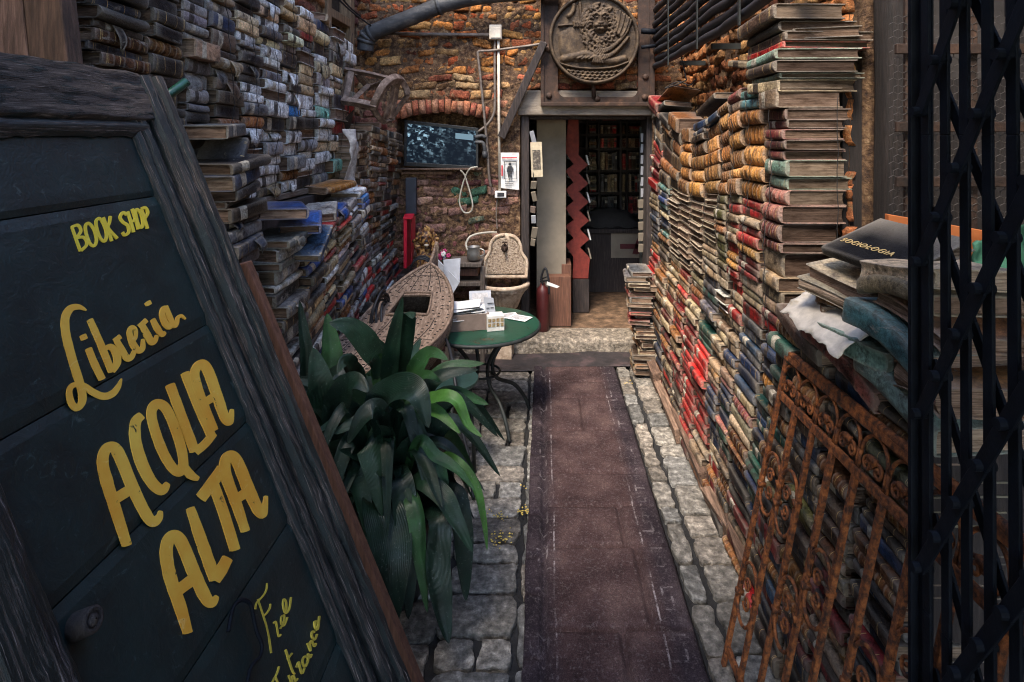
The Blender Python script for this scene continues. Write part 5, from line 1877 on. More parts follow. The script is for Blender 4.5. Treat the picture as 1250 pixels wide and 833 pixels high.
for k, (px, py, yw, lab) in enumerate(((618, 367, .3, 'white printed sheet lying flat on the table behind the card box'), (634, 371, -.5, 'framed white photo sheet near the edge of the green table'), (585, 354, .15, 'grey leaflet leaning on the tray towards the fountain'))):
    Ys = 3.38
    c = Vector((ux(px, Ys), Ys + .05 * (k == 0) , tz + .003 + .003 * k))
    t = thing('printed_sheet', c, lab, 'paper')
    M = Matrix.Rotation(yw, 3, 'Z') @ (Matrix.Rotation(R(50), 3, 'X') if k == 2 else Matrix.Identity(3))
    if k == 2:
        c = c + Vector((0, .05, .10))
    mb = MB(); mb.box(c, (.13, .09, .002), M)
    obj('sheet', mb, m_white if k < 2 else m_greycard, t)
    mb = MB(); mb.box(c + M @ Vector((0, 0, .002)), (.095, .06, .0015), M)
    obj('picture', mb, plain('grey_print', (.45, .43, .42), .7, 0, .4, 60), t)

# small dark stool behind the plant
so = thing('stool', (ux(548, 2.75), 2.75, 0), 'small round dark green stool half hidden behind the big plant', 'stool')
sc_ = Vector((ux(548, 2.75), 2.75, uz(462, 2.75)))
mb = MB(); mb.lathe(sc_, [(.001, -.02), (.135, -.02), (.142, -.01), (.14, .0), (.001, .001)], 32)
obj('seat', mb, plain('dark_green_seat', (.015, .04, .035), .45), so)
for a in (.3, 1.87, 3.44, 5.0):
    mb = MB(); mb.tube([sc_ + Vector((math.cos(a) * .10, math.sin(a) * .10, -.01)), Vector((sc_.x + math.cos(a) * .125, sc_.y + math.sin(a) * .125, .012))], .009, 8)
    obj('leg', mb, m_castiron, so, smooth=True)
mb = MB()
mb.tube(spline([W(538, 405, 2.95), W(546, 418, 2.85), W(552, 440, 2.7), W(556, 470, 2.62), W(563, 520, 2.55), W(572, 560, 2.5), W(578, 610, 2.45)], 8), .008, 8)
obj('hanging_cable', mb, m_hose, smooth=True, label='black cable hanging from the boat past the stool to the ground', cat='cable')

# ------------------------------------------------------------------ the aspidistra
PC = Vector((-.57, 2.08, 0))
pl = thing('aspidistra_plant', PC, 'large dark green aspidistra with long arching leaves in a black pot', 'plant')
mb = MB()
mb.lathe(PC, [(.001, .0), (.13, .0), (.165, .24), (.18, .25), (.18, .28), (.165, .28), (.155, .25), (.001, .245)], 32)
obj('pot', mb, m_plastic_black, pl, smooth=True)
mb = MB(); mb.lathe(PC + Vector((0, 0, .25)), [(.15, 0), (.001, .012)], 20)
obj('soil', mb, m_earth, pl, smooth=True)
CAM = Vector((0, 0, EYE))


def leaf(pts, wd, col, fold=.18, roll=0.0, prof=None):
    P = spline(pts, 7)
    N = len(P)
    K = 8
    vs, fs, uv = [], [], []
    prev = None
    for i, p in enumerate(P):
        t = i / (N - 1)
        tg = (P[min(i + 1, N - 1)] - P[max(i - 1, 0)]).normalized()
        look = ((CAM - p).normalized() * .65 + Vector((.15, -.1, .5))).normalized()
        s = tg.cross(look)
        s = s.normalized() if s.length > 1e-5 else Vector((1, 0, 0))
        if prev is not None and s.dot(prev) < 0:
            s = -s
        if prev is not None:
            s = (s * .5 + prev * .5).normalized()
        prev = s
        n_ = s.cross(tg).normalized()
        if roll:
            c, q = math.cos(roll), math.sin(roll)
            s, n_ = s * c + n_ * q, n_ * c - s * q
        u_ = max(0.0, min(1.0, (t - .06) / .94))
        w = wd * .5 * (max(0, math.sin(PI * u_ ** .85)) ** .75) + .0035 * (1 - t)
        for k in range(K + 1):
            f = -1 + 2 * k / K
            ripple = .004 * mnoise.noise(Vector((t * 7 + wd * 90, f * 3, p.x * 9)))
            vs.append(p + s * (w * f) + n_ * (fold * w * (abs(f) ** 1.4) - fold * w * .5 + ripple * min(1, w * 60)))
            uv.append((t, .5 + .5 * f, 0))
    for i in range(N - 1):
        for k in range(K):
            a = i * (K + 1) + k
            fs.append((a, a + 1, a + K + 2, a + K + 1))
    mb = MB(); mb.add(vs, fs, uv, col)
    return obj('leaf', mb, m_leaf, pl, smooth=True)


def L7(x, y, Y):
    return W(340 + x / 3.331, 350 + y / 3.331, Y)


def L8(x, y, Y):
    return W(400 + x / 3.05, 560 + y / 3.05, Y)


G1, G2, G3, G4 = (.0045, .0150, .0095), (.008, .0250, .0140), (.016, .052, .016), (.036, .105, .018)
base = PC + Vector((0, 0, .26))
bj = lambda: base + Vector((random.uniform(-.08, .08), random.uniform(-.06, .06), 0))
hand = [
    ([bj(), L7(150, 500, 2.10), L7(112, 250, 2.12), L7(85, 55, 2.15)], .060, G1), ([bj(), L7(190, 560, 1.95), L7(172, 400, 1.92), L7(140, 248, 1.95)], .115, G2),
    ([bj(), L7(240, 420, 2.2), L7(215, 250, 2.25), L7(197, 108, 2.3)], .10, G3), ([bj(), L7(430, 380, 2.12), L7(370, 250, 2.08), L7(290, 165, 2.05), L7(205, 148, 2.02)], .115, G2),
    ([bj(), L7(450, 420, 2.1), L7(462, 240, 2.06), L7(505, 42, 2.05)], .075, G2), ([bj(), L7(470, 450, 2.2), L7(505, 250, 2.15), L7(530, 110, 2.1), L7(545, 130, 2.04)], .085, G2),
    ([bj(), L7(480, 470, 2.05), L7(535, 370, 1.98), L7(610, 270, 1.95), L7(690, 300, 1.9)], .075, G3), ([bj(), L7(235, 590, 1.95), L7(250, 450, 1.9), L7(310, 385, 1.88), L7(365, 430, 1.85)], .10, G1),
    ([bj(), L7(400, 540, 1.95), L7(470, 425, 1.86), L7(560, 430, 1.80), L7(610, 575, 1.76)], .125, G1), ([bj(), L7(560, 520, 2.0), L7(640, 450, 1.95), L7(720, 460, 1.92), L7(770, 560, 1.9), L7(828, 612, 1.88)], .050, G4),
    ([bj(), L7(540, 560, 2.05), L7(600, 500, 2.0), L7(660, 520, 1.95), L7(740, 600, 1.9)], .06, G4), ([bj(), L7(480, 500, 2.15), L7(540, 400, 2.1), L7(600, 360, 2.05), L7(660, 390, 2.0)], .06, G3),
    ([bj(), L7(350, 590, 1.92), L7(300, 560, 1.88), L7(225, 600, 1.85)], .055, G2), ([bj(), L7(420, 600, 1.9), L7(400, 500, 1.86), L7(340, 530, 1.84), L7(280, 640, 1.82)], .08, G1),
    ([bj(), L7(420, 480, 2.1), L7(400, 330, 2.12), L7(420, 270, 2.1)], .06, G3), ([bj(), L7(330, 430, 2.15), L7(300, 330, 2.12), L7(270, 300, 2.1), L7(240, 350, 2.05)], .075, G2),
    ([bj(), L8(160, -60, 1.9), L8(180, 30, 1.84), L8(205, 215, 1.80)], .11, G2), ([bj(), L8(90, 20, 1.92), L8(120, 100, 1.86), L8(165, 328, 1.80)], .085, G2),
    ([bj(), L8(190, 160, 1.85), L8(230, 300, 1.76), L8(240, 450, 1.72), L8(225, 690, 1.70)], .155, G1), ([bj(), L8(300, 130, 1.88), L8(330, 220, 1.80), L8(345, 380, 1.77), L8(372, 575, 1.74)], .062, G3),
    ([bj(), L8(320, 85, 1.92), L8(420, 130, 1.86), L8(480, 230, 1.82), L8(540, 350, 1.80)], .075, G2), ([bj(), L8(400, 10, 1.98), L8(470, 5, 1.92), L8(545, 90, 1.88), L8(580, 220, 1.86), L8(594, 345, 1.84)], .036, G4),
    ([bj(), L8(450, 120, 1.95), L8(500, 250, 1.9), L8(510, 400, 1.88), L8(515, 530, 1.86)], .08, G1), ([bj(), L8(400, 200, 1.85), L8(410, 400, 1.78), L8(430, 560, 1.75), L8(452, 690, 1.72)], .09, G1),
    ([bj(), L8(260, 60, 1.9), L8(290, 200, 1.82), L8(300, 420, 1.78), L8(300, 600, 1.75)], .09, G1), ([bj(), L8(130, 260, 1.8), L8(140, 450, 1.72), L8(190, 620, 1.68)], .10, G1),
    ([bj(), L8(350, 60, 2.0), L8(400, 20, 1.95), L8(430, 100, 1.9), L8(450, 260, 1.88)], .06, G3), ([bj(), L7(560, 640, 1.9), L7(640, 690, 1.86), L7(720, 740, 1.84), L7(800, 830, 1.82)], .045, G3),
]
for pts, wd, col in hand:
    leaf(pts, wd * .82, col, fold=random.uniform(.2, .5))
rl = random.Random(31)
for k in range(70):
    a = rl.uniform(0, 2 * PI)
    d = Vector((math.cos(a) * 1.0, math.sin(a) * .85, 0))
    h = rl.uniform(.18, .52)
    reach = rl.uniform(.10, .27)
    drop = rl.uniform(-.10, .28) if h > .25 else rl.uniform(.1, .3)
    b0 = base + d * rl.uniform(.02, .09)
    p1 = b0 + d * reach * .3 + Vector((0, 0, h * .7))
    p2 = b0 + d * reach * .8 + Vector((0, 0, h))
    p3 = b0 + d * (reach + .12) + Vector((0, 0, max(-.18, h - drop)))
    leaf([b0, p1, p2, p3], rl.uniform(.04, .08), rl.choice([G1, G1, G2, G2, G3]), rl.uniform(.2, .55), rl.uniform(-.5, .5))

# ------------------------------------------------------------------ inside the doorway
mb = MB()
Yi = 4.72
mb.box2((ux(655, Yi), Yi, STEP + .22), (ux(691, Yi), Yi + .06, 1.82))
obj('cream_panel', mb, m_cream, bevel=.004, label='tall cream board just inside the shop door', cat='panel')
wb = thing('wooden_box', W(684, 392, 4.64), 'low bare wooden box on the floor inside the shop door', 'box')
mb = MB()
mb.box2((ux(670, 4.6), 4.60, STEP), (ux(697, 4.6), 4.70, uz(338, 4.6)))
obj('front', mb, m_brownwood, wb, bevel=.003)
mb = MB(); mb.box2((ux(686, 4.62) , 4.705, STEP), (ux(698, 4.62), 4.95, uz(326, 4.62)))
obj('side_board', mb, m_brownwood, wb, bevel=.003)
ex = thing('fire_extinguisher', W(662, 392, 4.5), 'dark red fire extinguisher with a black hose beside the wooden box', 'fire extinguisher')
ec = Vector((ux(662.5, 4.5), 4.5, STEP))
mb = MB(); mb.lathe(ec, [(.001, 0), (.046, .0), (.05, .01), (.05, .30), (.042, .335), (.02, .355), (.016, .375), (.001, .375)], 20)
obj('cylinder', mb, m_extred, ex, smooth=True)
mb = MB(); mb.tube(spline([ec + Vector((.0, -.02, .37)), ec + Vector((-.01, -.03, .43)), ec + Vector((.02, -.04, .50)), ec + Vector((.045, -.05, .42)), ec + Vector((.05, -.05, .30))], 6), .008, 8)
obj('hose', mb, m_hose, ex, smooth=True)
mb = MB(); mb.bar(ec + Vector((-.02, 0, .385)), ec + Vector((.05, -.02, .40)), .018, .012); mb.bar(ec + Vector((-.02, 0, .40)), ec + Vector((.04, -.02, .43)), .016, .008)
obj('handle', mb, m_plastic_black, ex, bevel=.002)
mb = MB(); mb.prism([W(668, 344, 4.44), W(683, 350, 4.44), W(680, 352, 4.44), W(667, 348, 4.44)], (0, .006, 0))
obj('tag', mb, m_white, ex)
# red zigzag stand
zz = thing('display_stand', W(706, 356, 4.95), 'tall red zigzag card display stand inside the shop door', 'display stand')
Yz = 4.95
zl, zr = [], []
n_ = 6
y_t, y_b = 182, 318
out = [W(694, 140, Yz), W(706, 140, Yz), W(707, y_t, Yz)]
for k in range(n_):
    a = y_t + (y_b - y_t) * k / n_
    b = y_t + (y_b - y_t) * (k + 1) / n_
    out += [W(706 + k * .4, a + 7, Yz), W(718 + k * .4, b - 3, Yz)]
out += [W(718, 340, Yz), W(699, 340, Yz)]
for k in range(n_ - 1, -1, -1):
    a = y_t + (y_b - y_t) * k / n_
    b = y_t + (y_b - y_t) * (k + 1) / n_
    out += [W(700, b - 4, Yz), W(690.0, a + 4, Yz)]
mb = MB(); mb.prism(out, (0, .03, 0))
obj('zigzag_panel', mb, plain('matt_red_board', (.21, .030, .020), .7, 0, .35), zz)
for k in range(n_):
    b = y_t + (y_b - y_t) * (k + .6) / n_
    mb = MB()
    mb.box(W(717 + k * .5, b, Yz + .03), (.012, .10, .085), Matrix.Rotation(R(-14), 3, 'Y'))
    obj('card', mb, m_cream if k % 2 else m_white, zz)
    mb = MB()
    mb.box(W(697, b - 4, Yz + .09), (.05, .08, .05), Matrix.Rotation(R(20), 3, 'Y'))
    obj('tray', mb, m_plastic_black, zz)
mb = MB(); mb.box2((ux(699, Yz) , Yz + .005, STEP), (ux(719, Yz), Yz + .10, uz(341, Yz)))
obj('foot', mb, m_darkwood, zz, bevel=.003)
# rack on the other jamb
jr = thing('postcard_rack', W(785, 315, 4.55), 'upright wire rack of pale postcards beside the colourful book wall', 'postcard rack')
mb = MB(); mb.box2((ux(781, 4.6), 4.6, STEP), (ux(784, 4.6), 4.62, uz(155, 4.6))).box2((ux(790, 4.6), 4.6, STEP), (ux(793, 4.6), 4.62, uz(155, 4.6)))
obj('upright', mb, m_castiron, jr)
for k in range(11):
    mb = MB()
    mb.box(W(786 - (k > 5) * 3, 168 + k * 13.5, 4.56), (.05, .008, .068), Matrix.Rotation(R(random.uniform(-5, 5)), 3, 'Y') @ Matrix.Rotation(R(15), 3, 'X'))
    obj('postcard', mb, m_greycard if k < 6 else m_cream, jr)
# bookcase, counter
bc = thing('bookcase', (.55, 6.3, STEP), 'dark bookcase along the back of the shop', 'bookcase')
mb = MB()
sz = [uz(y, 6.25) for y in (132, 149, 165, 182, 209, 236, 262)]
for z in sz:
    mb.box2((-.2, 6.22, z - .012), (1.5, 6.5, z + .012))
obj('shelf', mb, m_darkwood, bc)
mb = MB()
for x in (716, 731, 757, 765, 800):
    mb.box2((ux(x, 6.25) - .012, 6.21, STEP), (ux(x, 6.25) + .012, 6.5, 2.2))
obj('upright', mb, m_darkwood, bc)
ctr = thing('counter', (.9, 5.7, STEP), 'dark shop counter with a cream front panel', 'counter')
mb = MB(); mb.box2((ux(714, 5.6), 5.6, STEP), (1.6, 6.1, uz(285, 5.6)))
obj('body', mb, m_darkwood, ctr, bevel=.005)
mb = MB(); mb.box2((ux(712, 5.6), 5.56, uz(284, 5.6)), (1.6, 6.12, uz(279, 5.6)))
obj('top', mb, m_darkwood, ctr, bevel=.004)
mb = MB(); mb.box2(W(746, 315, 5.59), W(788, 285, 5.598))
fp = obj('front_panel', mb, m_cream, ctr)
mb = MB(); mb.box2(W(757, 304, 5.583), W(790, 298, 5.589)).prism([W(772, 310, 5.583), W(778, 291, 5.583), W(784, 310, 5.583)], (0, .004, 0))
obj('maroon_mark', mb, plain('maroon_print', (.10, .015, .02), .7), fp)
mb = MB()
def heap(a, b):
    x = ux(712 + 70 * a, 5.75)
    y = 5.62 + .42 * b
    return Vector((x, y, uz(279, 5.6) + .005 + .16 * math.sin(PI * b) ** .7 * (.35 + .65 * math.sin(PI * min(1, a * 1.1)) ** .5) + .03 * mnoise.noise(Vector((a * 6, b * 5, 0)))))
mb.grid(heap, 24, 12)
obj('covered_heap', mb, m_cyan, smooth=True, label='low dark covered heap on the shop counter', cat='heap')

# ------------------------------------------------------------------ black pipes on the wall above the colourful books
for k in range(9):
    far, nr = 80 - k * 8.2, 0
    z = 2.165 + k * .052
    mb = MB()
    X = .83 + .012 * (k % 2)
    P = [Vector((X + .005 * math.sin(t * 1.7 + k), 1.75 + (4.29 - 1.75) * t / 22, z + .004 * math.sin(t * .55 + k * .9) - .02 * math.sin(PI * t / 22) + .006 * mnoise.noise(Vector((t * .8, k, 0))))) for t in range(23)]
    mb.tube(P, .023, 10)
    lab = ('lowest' if k == 0 else 'topmost' if k == 8 else ordinal(k + 1)) + ' black pipe ' + ('' if k in (0, 8) else 'up ') + 'in the bundle above the colourful books'
    obj('black_pipe', mb, m_hose, smooth=True, label=lab, cat='pipe', group='black pipes in a bundle')
for k, y in enumerate((2.35, 3.0, 3.7)):
    mb = MB()
    mb.box2((.80, y, 2.10), (.806, y + .02, 2.62)).box2((.88, y, 2.10), (1.06, y + .02, 2.13))
    obj('pipe_bracket', mb, m_castiron, label='thin iron bracket holding the black pipes, %s from the shop door' % ordinal(3 - k), cat='bracket', group='pipe brackets')
mb = MB()
mb.tube(spline([W(826, 26, 3.6), W(827, 50, 3.6), W(833, 75, 3.55), W(838, 98, 3.5)], 6), .004, 6)
mb.tube(spline([W(838, 98, 3.5), W(825, 104, 3.5), W(812, 108, 3.6), W(828, 100, 3.55), W(842, 104, 3.45), W(850, 96, 3.4)], 6), .004, 6)
obj('loose_wire', mb, m_cord, smooth=True, label='thin black wire dropping from the pipes onto the colourful books', cat='wire')
for (ya, yb, rr_, lab) in ((38, 39, .022, 'thicker upper black bar joining the iron frame to the pipes'), (58, 56, .014, 'thinner lower black bar joining the iron frame to the pipes')):
    mb = MB()
    mb.tube([W(783, ya, 4.22), W(800, yb, 4.22)], rr_, 8)
    obj('wall_bracket', mb, m_blackiron, smooth=True, label=lab, cat='bracket')
for k, (xa, ya, xb, yb) in enumerate(((404, -10, 455, 33), (410, -12, 440, 20))):
    mb = MB(); mb.tube(spline([W(xa, ya, 3.7), W((xa + xb) / 2, (ya + yb) / 2 + 3, 3.95), W(xb, yb, 4.2)], 6), .006, 6)
    obj('loose_wire', mb, m_cord, smooth=True, label=('longer' if k == 0 else 'shorter') + ' black wire crossing above the wooden window to the zinc pipe', cat='wire')
# the planks and sodden board along the foot of the colourful wall
for k, (p, q, h, w) in enumerate((((771, 408), (800, 482), .13, .05), ((800, 480), (826, 545), .08, .05), ((822, 520), (856, 606), .10, .045), ((858, 618), (888, 668), .08, .04), ((884, 655), (905, 720), .10, .035))):
    Ya, Yb_ = EYE * FPX / (p[1] - VY), EYE * FPX / (q[1] - VY)
    a, b = W(p[0], p[1], Ya), W(q[0], q[1], Yb_)
    mb = MB(); mb.bar(a + Vector((.02, 0, h / 2 + .012)), b + Vector((.02, 0, h / 2 + .012)), w, h, (-.25, 0, 1), jit=.006, col=(1.2, .95, .8) if k % 2 else (.8, .6, .5))
    obj('wooden_plank', mb, m_oldwood_y, bevel=.005, label='rough plank along the foot of the colourful book wall, %s from the shop door' % ordinal(k + 1), cat='plank', group='planks along the foot of the book wall')
# ------------------------------------------------------------------ books
PAL = {
    'tan': ('tan leather', [(.58, .27, .070), (.62, .31, .10), (.48, .20, .05)], 2),
    'brown': ('brown leather', [(.27, .115, .042), (.34, .155, .06), (.20, .08, .03)], 2),
    'maroon': ('maroon', [(.21, .024, .026), (.26, .03, .03), (.15, .018, .02)], 1),
    'red': ('scarlet', [(.62, .030, .026), (.52, .022, .024), (.42, .02, .02)], 0),
    'rose': ('dull rose leather', [(.34, .12, .10), (.38, .15, .12), (.28, .09, .08)], 2),
    'navy': ('navy blue', [(.025, .05, .11), (.03, .07, .13), (.02, .035, .075)], 0),
    'blue': ('blue', [(.035, .13, .38), (.05, .17, .40), (.02, .07, .25)], 0),
    'teal': ('teal', [(.12, .27, .25), (.15, .31, .28), (.09, .21, .22)], 0),
    'jet': ('black', [(.007, .007, .009)], 0),
    'green': ('bottle green', [(.022, .09, .07), (.03, .11, .075), (.018, .06, .055)], 0),
    'sage': ('sage green', [(.26, .38, .30), (.20, .32, .26)], 0),
    'olive': ('olive', [(.19, .16, .06), (.15, .14, .055), (.24, .19, .08)], 0),
    'ivory': ('cream', [(.46, .345, .21), (.52, .40, .26), (.40, .29, .17)], 0),
    'white': ('off-white', [(.72, .68, .62), (.62, .59, .55), (.78, .75, .70)], 0),
    'grey': ('grey', [(.22, .21, .205), (.30, .285, .27), (.17, .165, .165)], 0),
    'slate': ('slate grey', [(.10, .105, .12), (.13, .13, .14)], 0),
    'black': ('black', [(.022, .022, .026), (.035, .033, .035), (.03, .026, .025)], 0),
    'umber': ('dark umber', [(.07, .045, .032), (.10, .062, .042), (.055, .035, .027)], 1),
    'buff': ('buff', [(.38, .28, .17), (.44, .33, .21), (.32, .22, .13)], 0),
}
PAGE = [(.30, .20, .145), (.25, .165, .115), (.36, .26, .185), (.20, .13, .095)]
BOOKS = []            # every book: geometry, placing, text


def book_geo(L, D, T, rng, bands, warp, rnd_sp=1.0, fine=True):
    th = min(.0032, T * .12)
    b = (.16 if rnd_sp > .5 else .04) * T + .001
    na = 7
    outer = [(D, 0), (D * .5, 0), (.013, 0)]
    for k in range(1, na):
        a = PI * k / na
        ca, sa = math.cos(a), math.sin(a)
        e1, e2 = (1.0, 1.0) if rnd_sp > .8 else (.45, .62)
        outer.append((.010 - (.010 + b) * sa ** e1, T / 2 - T / 2 * math.copysign(abs(ca) ** e2, ca)))
    outer += [(.013, T), (D * .5, T), (D, T)]
    n = len(outer)
    vv = [0, .15, .38] + [.40 + .20 * k / na for k in range(1, na)] + [.62, .85, 1.0]
    inner = []
    for (x, z) in outer:
        inner.append((max(x + th, .008) if x < .012 else x, th + (T - 2 * th) * z / T))
    ys = [-.5, -.46, -.25, 0, .25, .46, .5]
    bump = {}
    if bands:
        for k in range(bands):
            c = -.5 + (k + 1) / (bands + 1)
            for d_, h in ((-.026, 0), (-.013, 1), (.013, 1), (.026, 0)):
                ys.append(c + d_)
                bump[round(c + d_, 4)] = h * .0024
        ys = sorted(set(round(y, 4) for y in ys))
    V, U, F = [], [], []
    seed = Vector((rng.uniform(0, 50), rng.uniform(0, 50), rng.uniform(0, 50)))
    sag, twist, hump = warp
    for y in ys:
        yy = y * L
        dz = sag * (1 - (2 * y) ** 2) + twist * y
        for (prof, off) in ((outer, 0), (inner, 1)):
            for k, (x, z) in enumerate(prof):
                q = Vector((x, yy, z))
                e = Vector((0, 0, 0))
                if not off:
                    h = bump.get(round(y, 4), 0) if 2 < k < n - 3 else 0
                    nn = mnoise.noise(seed + q * 22) * .0025 + mnoise.noise(seed + q * 70) * .0016
                    sp_ = 1.0 if 2 <= k <= n - 3 else .5
                    e = Vector((-h + nn * sp_, mnoise.noise(seed + q * 25) * .002, nn * .5))
                    if abs(y) > .47:
                        e.x += .0022 * sp_
                    if k in (0, n - 1):
                        e.x += mnoise.noise(seed + Vector((0, yy * 30, z * 20))) * .004
                # the spine slumps forward with age
                V.append((x + e.x + hump * math.sin(PI * z / T), yy + e.y, z + e.z + dz * (1 - .4 * x / D)))
                U.append((y + .5, vv[k], 0))
    S = 2 * n
    m = len(ys)
    for i in range(m - 1):
        for k in range(n - 1):
            a = i * S + k
            F.append((a, a + 1, a + S + 1, a + S))
            c = a + n
            F.append((c + 1, c, c + S, c + S + 1))
        for k in (0, n - 1):
            a = i * S + k
            F.append((a, a + S, a + S + n, a + n) if k == 0 else (a + S, a, a + n, a + S + n))
    for i in (0, m - 1):
        for k in range(n - 1):
            a = i * S + k
            F.append((a + 1, a, a + n, a + n + 1) if i == 0 else (a, a + 1, a + n + 1, a + n))
    # the block of leaves
    PV, PF = [], []
    pys = [-.5 + .004 / L * 1.2, -.25, 0, .25, .5 - .004 / L * 1.2]
    xs = [.009 + .001, D * .5, D - .006]
    for y in pys:
        dz = sag * (1 - (2 * y) ** 2) + twist * y
        for x in xs:
            for z in (th + .0004, T * .35, T * .65, T - th - .0004):
                q = Vector((x, y * L, z))
                dd = mnoise.noise(seed + q * 40) * .002
                mid = -.004 if (x == xs[-1] and .2 * T < z < .8 * T) else 0
                PV.append((x + dd + mid + hump * math.sin(PI * z / T), y * L + dd * (1 if abs(y) > .4 else 0), z + dz * (1 - .4 * x / D)))
    nx, nz = 3, 4
    def id_(i, j, k):
        return (i * nx + j) * nz + k
    for i in range(4):
        for k in range(3):
            for j, fl in ((0, 1), (nx - 1, 0)):
                q = (id_(i, j, k), id_(i + 1, j, k), id_(i + 1, j, k + 1), id_(i, j, k + 1))
                PF.append(q if not fl else q[::-1])
        for j in range(2):
            for k, fl in ((0, 1), (nz - 1, 0)):
                q = (id_(i, j, k), id_(i, j + 1, k), id_(i + 1, j + 1, k), id_(i + 1, j, k))
                PF.append(q[::-1] if fl else q)
    for i, fl in ((0, 0), (4, 1)):
        for j in range(2):
            for k in range(3):
                q = (id_(i, j, k), id_(i, j + 1, k), id_(i, j + 1, k + 1), id_(i, j, k + 1))
                PF.append(q[::-1] if fl else q)
    return V, F, U, PV, PF


def add_book(M, L, D, T, pal, rng, where, wear=None, force=False, style=None, rev=False, flap=False, label=None, pk=1.0, warp=None, gain=1.0):
    name, cols, kind = PAL[pal]
    c = rng.choice(cols)
    k = rng.uniform(.45, 1.2) * gain
    c = tuple(min(.85, q ** 1.08 * k * rng.uniform(.93, 1.07)) for q in c)
    r1 = style if style is not None else {2: rng.choice([.5, .7, .9, .1]), 1: rng.choice([.25, .35, .6, .8]), 0: rng.choice([.05, .22, .28, .33, .38, .5, .7])}[kind]
    wr = wear if wear is not None else rng.uniform(.1, .6)
    pk_ = rng.uniform(.55, 1.15) * pk
    geo = book_geo(L, D, T, rng, 4 if kind == 2 and T > .03 else 0, warp or (rng.uniform(-.003, .002), rng.uniform(-.004, .004), rng.uniform(-.003, .003) + .04 * T * rng.uniform(-1, 1)), .9 if kind == 2 and rng.random() < .8 else rng.random() * .9)
    if label is None:
        adj = 'scuffed' if wr > .45 else 'worn' if wr > .3 else 'dusty'
        label = '%s %s book, %s' % (adj, name, where)
        if rev:
            label = 'yellowed page edges, %s' % where
    BOOKS.append(dict(M=M, geo=geo, col=c, page=tuple(q * pk_ for q in rng.choice(PAGE)), rnd=(r1, wr, rng.random()), label=label, force=force, flap=flap, dim=(L, D, T), seed=rng.random()))


def place(side, X, Y, Z, yaw=0.0, tilt=0.0, roll=0.0, rev=False, D=.2):
    """spine at X facing the alley; side +1 = the wall whose spines look towards +X"""
    base = Matrix.Rotation(PI, 4, 'Z') if side > 0 else Matrix.Identity(4)
    M = Matrix.Translation((X, Y, Z)) @ Matrix.Rotation(tilt, 4, 'X') @ Matrix.Rotation(yaw, 4, 'Z') @ Matrix.Rotation(roll, 4, 'Y') @ base
    if rev:
        M = M @ Matrix.Translation((D, 0, 0)) @ Matrix.Rotation(PI, 4, 'Z')
    return M


def column(side, xf, y0, y1, zb, zt, pick, tiltf, rng, where, from_top=True, jit=.012, dr=(.15, .2), wear=(.1, .6), yawj=.03, flap=0.0, dz=0.0, pk=1.0, gain=1.0):
    z = zb
    lst = []
    ym = (y0 + y1) / 2
    while z < zt - .012:
        pal, T = pick(z, ym)
        T *= rng.choice([rng.uniform(.45, .7), rng.uniform(.75, 1.2), rng.uniform(.75, 1.2), rng.uniform(.8, 1.35)]) if side > 0 else rng.choice([rng.uniform(.6, .85), rng.uniform(.85, 1.2), rng.uniform(.85, 1.2), rng.uniform(.9, 1.35)])
        rev = pal.startswith('-')
        pal = pal.lstrip('-')
        D = rng.uniform(*dr)
        L = (y1 - y0) * (rng.uniform(.86, .985) if rng.random() < .8 else rng.uniform(.72, .9))
        tl = tiltf(z) + rng.uniform(-.012, .012)
        ja = rng.uniform(-jit, jit) + (rng.choice([-1, 1]) * jit * 1.4 if rng.random() < .12 else 0)
        X = xf(z + T / 2) + side * ja
        lst.append((X, ym + rng.uniform(-.004, .004), z, L, D, T, rng.uniform(-yawj, yawj), tl, pal, rev))
        z += T * 1.012 + .0006 + (0.0015 if rng.random() < .3 else 0)
    n = len(lst)
    for i, (X, y, z, L, D, T, yw, tl, pal, rev) in enumerate(lst):
        o = ordinal(n - i) if from_top else ordinal(i + 1)
        w_ = where % (o + (' from the top' if from_top else ' up'))
        add_book(place(side, X, y, z + dz * 0, yw, tl, 0, rev, D), L, D, T, pal, rng, w_, rng.uniform(*wear), rev=rev, flap=rng.random() < flap, pk=pk, gain=gain)
    return n


def seg_pick(segs, rng):
    """palette and thickness by the height at which the photo shows that band"""
    def pick(z, Y):
        y = VY + (EYE - z) * FPX / Y
        for (yt, yb, pals, px) in segs:
            if yt <= y < yb:
                break
        return rng.choice(pals), px * Y / FPX
    return pick


rb_ = random.Random(77)
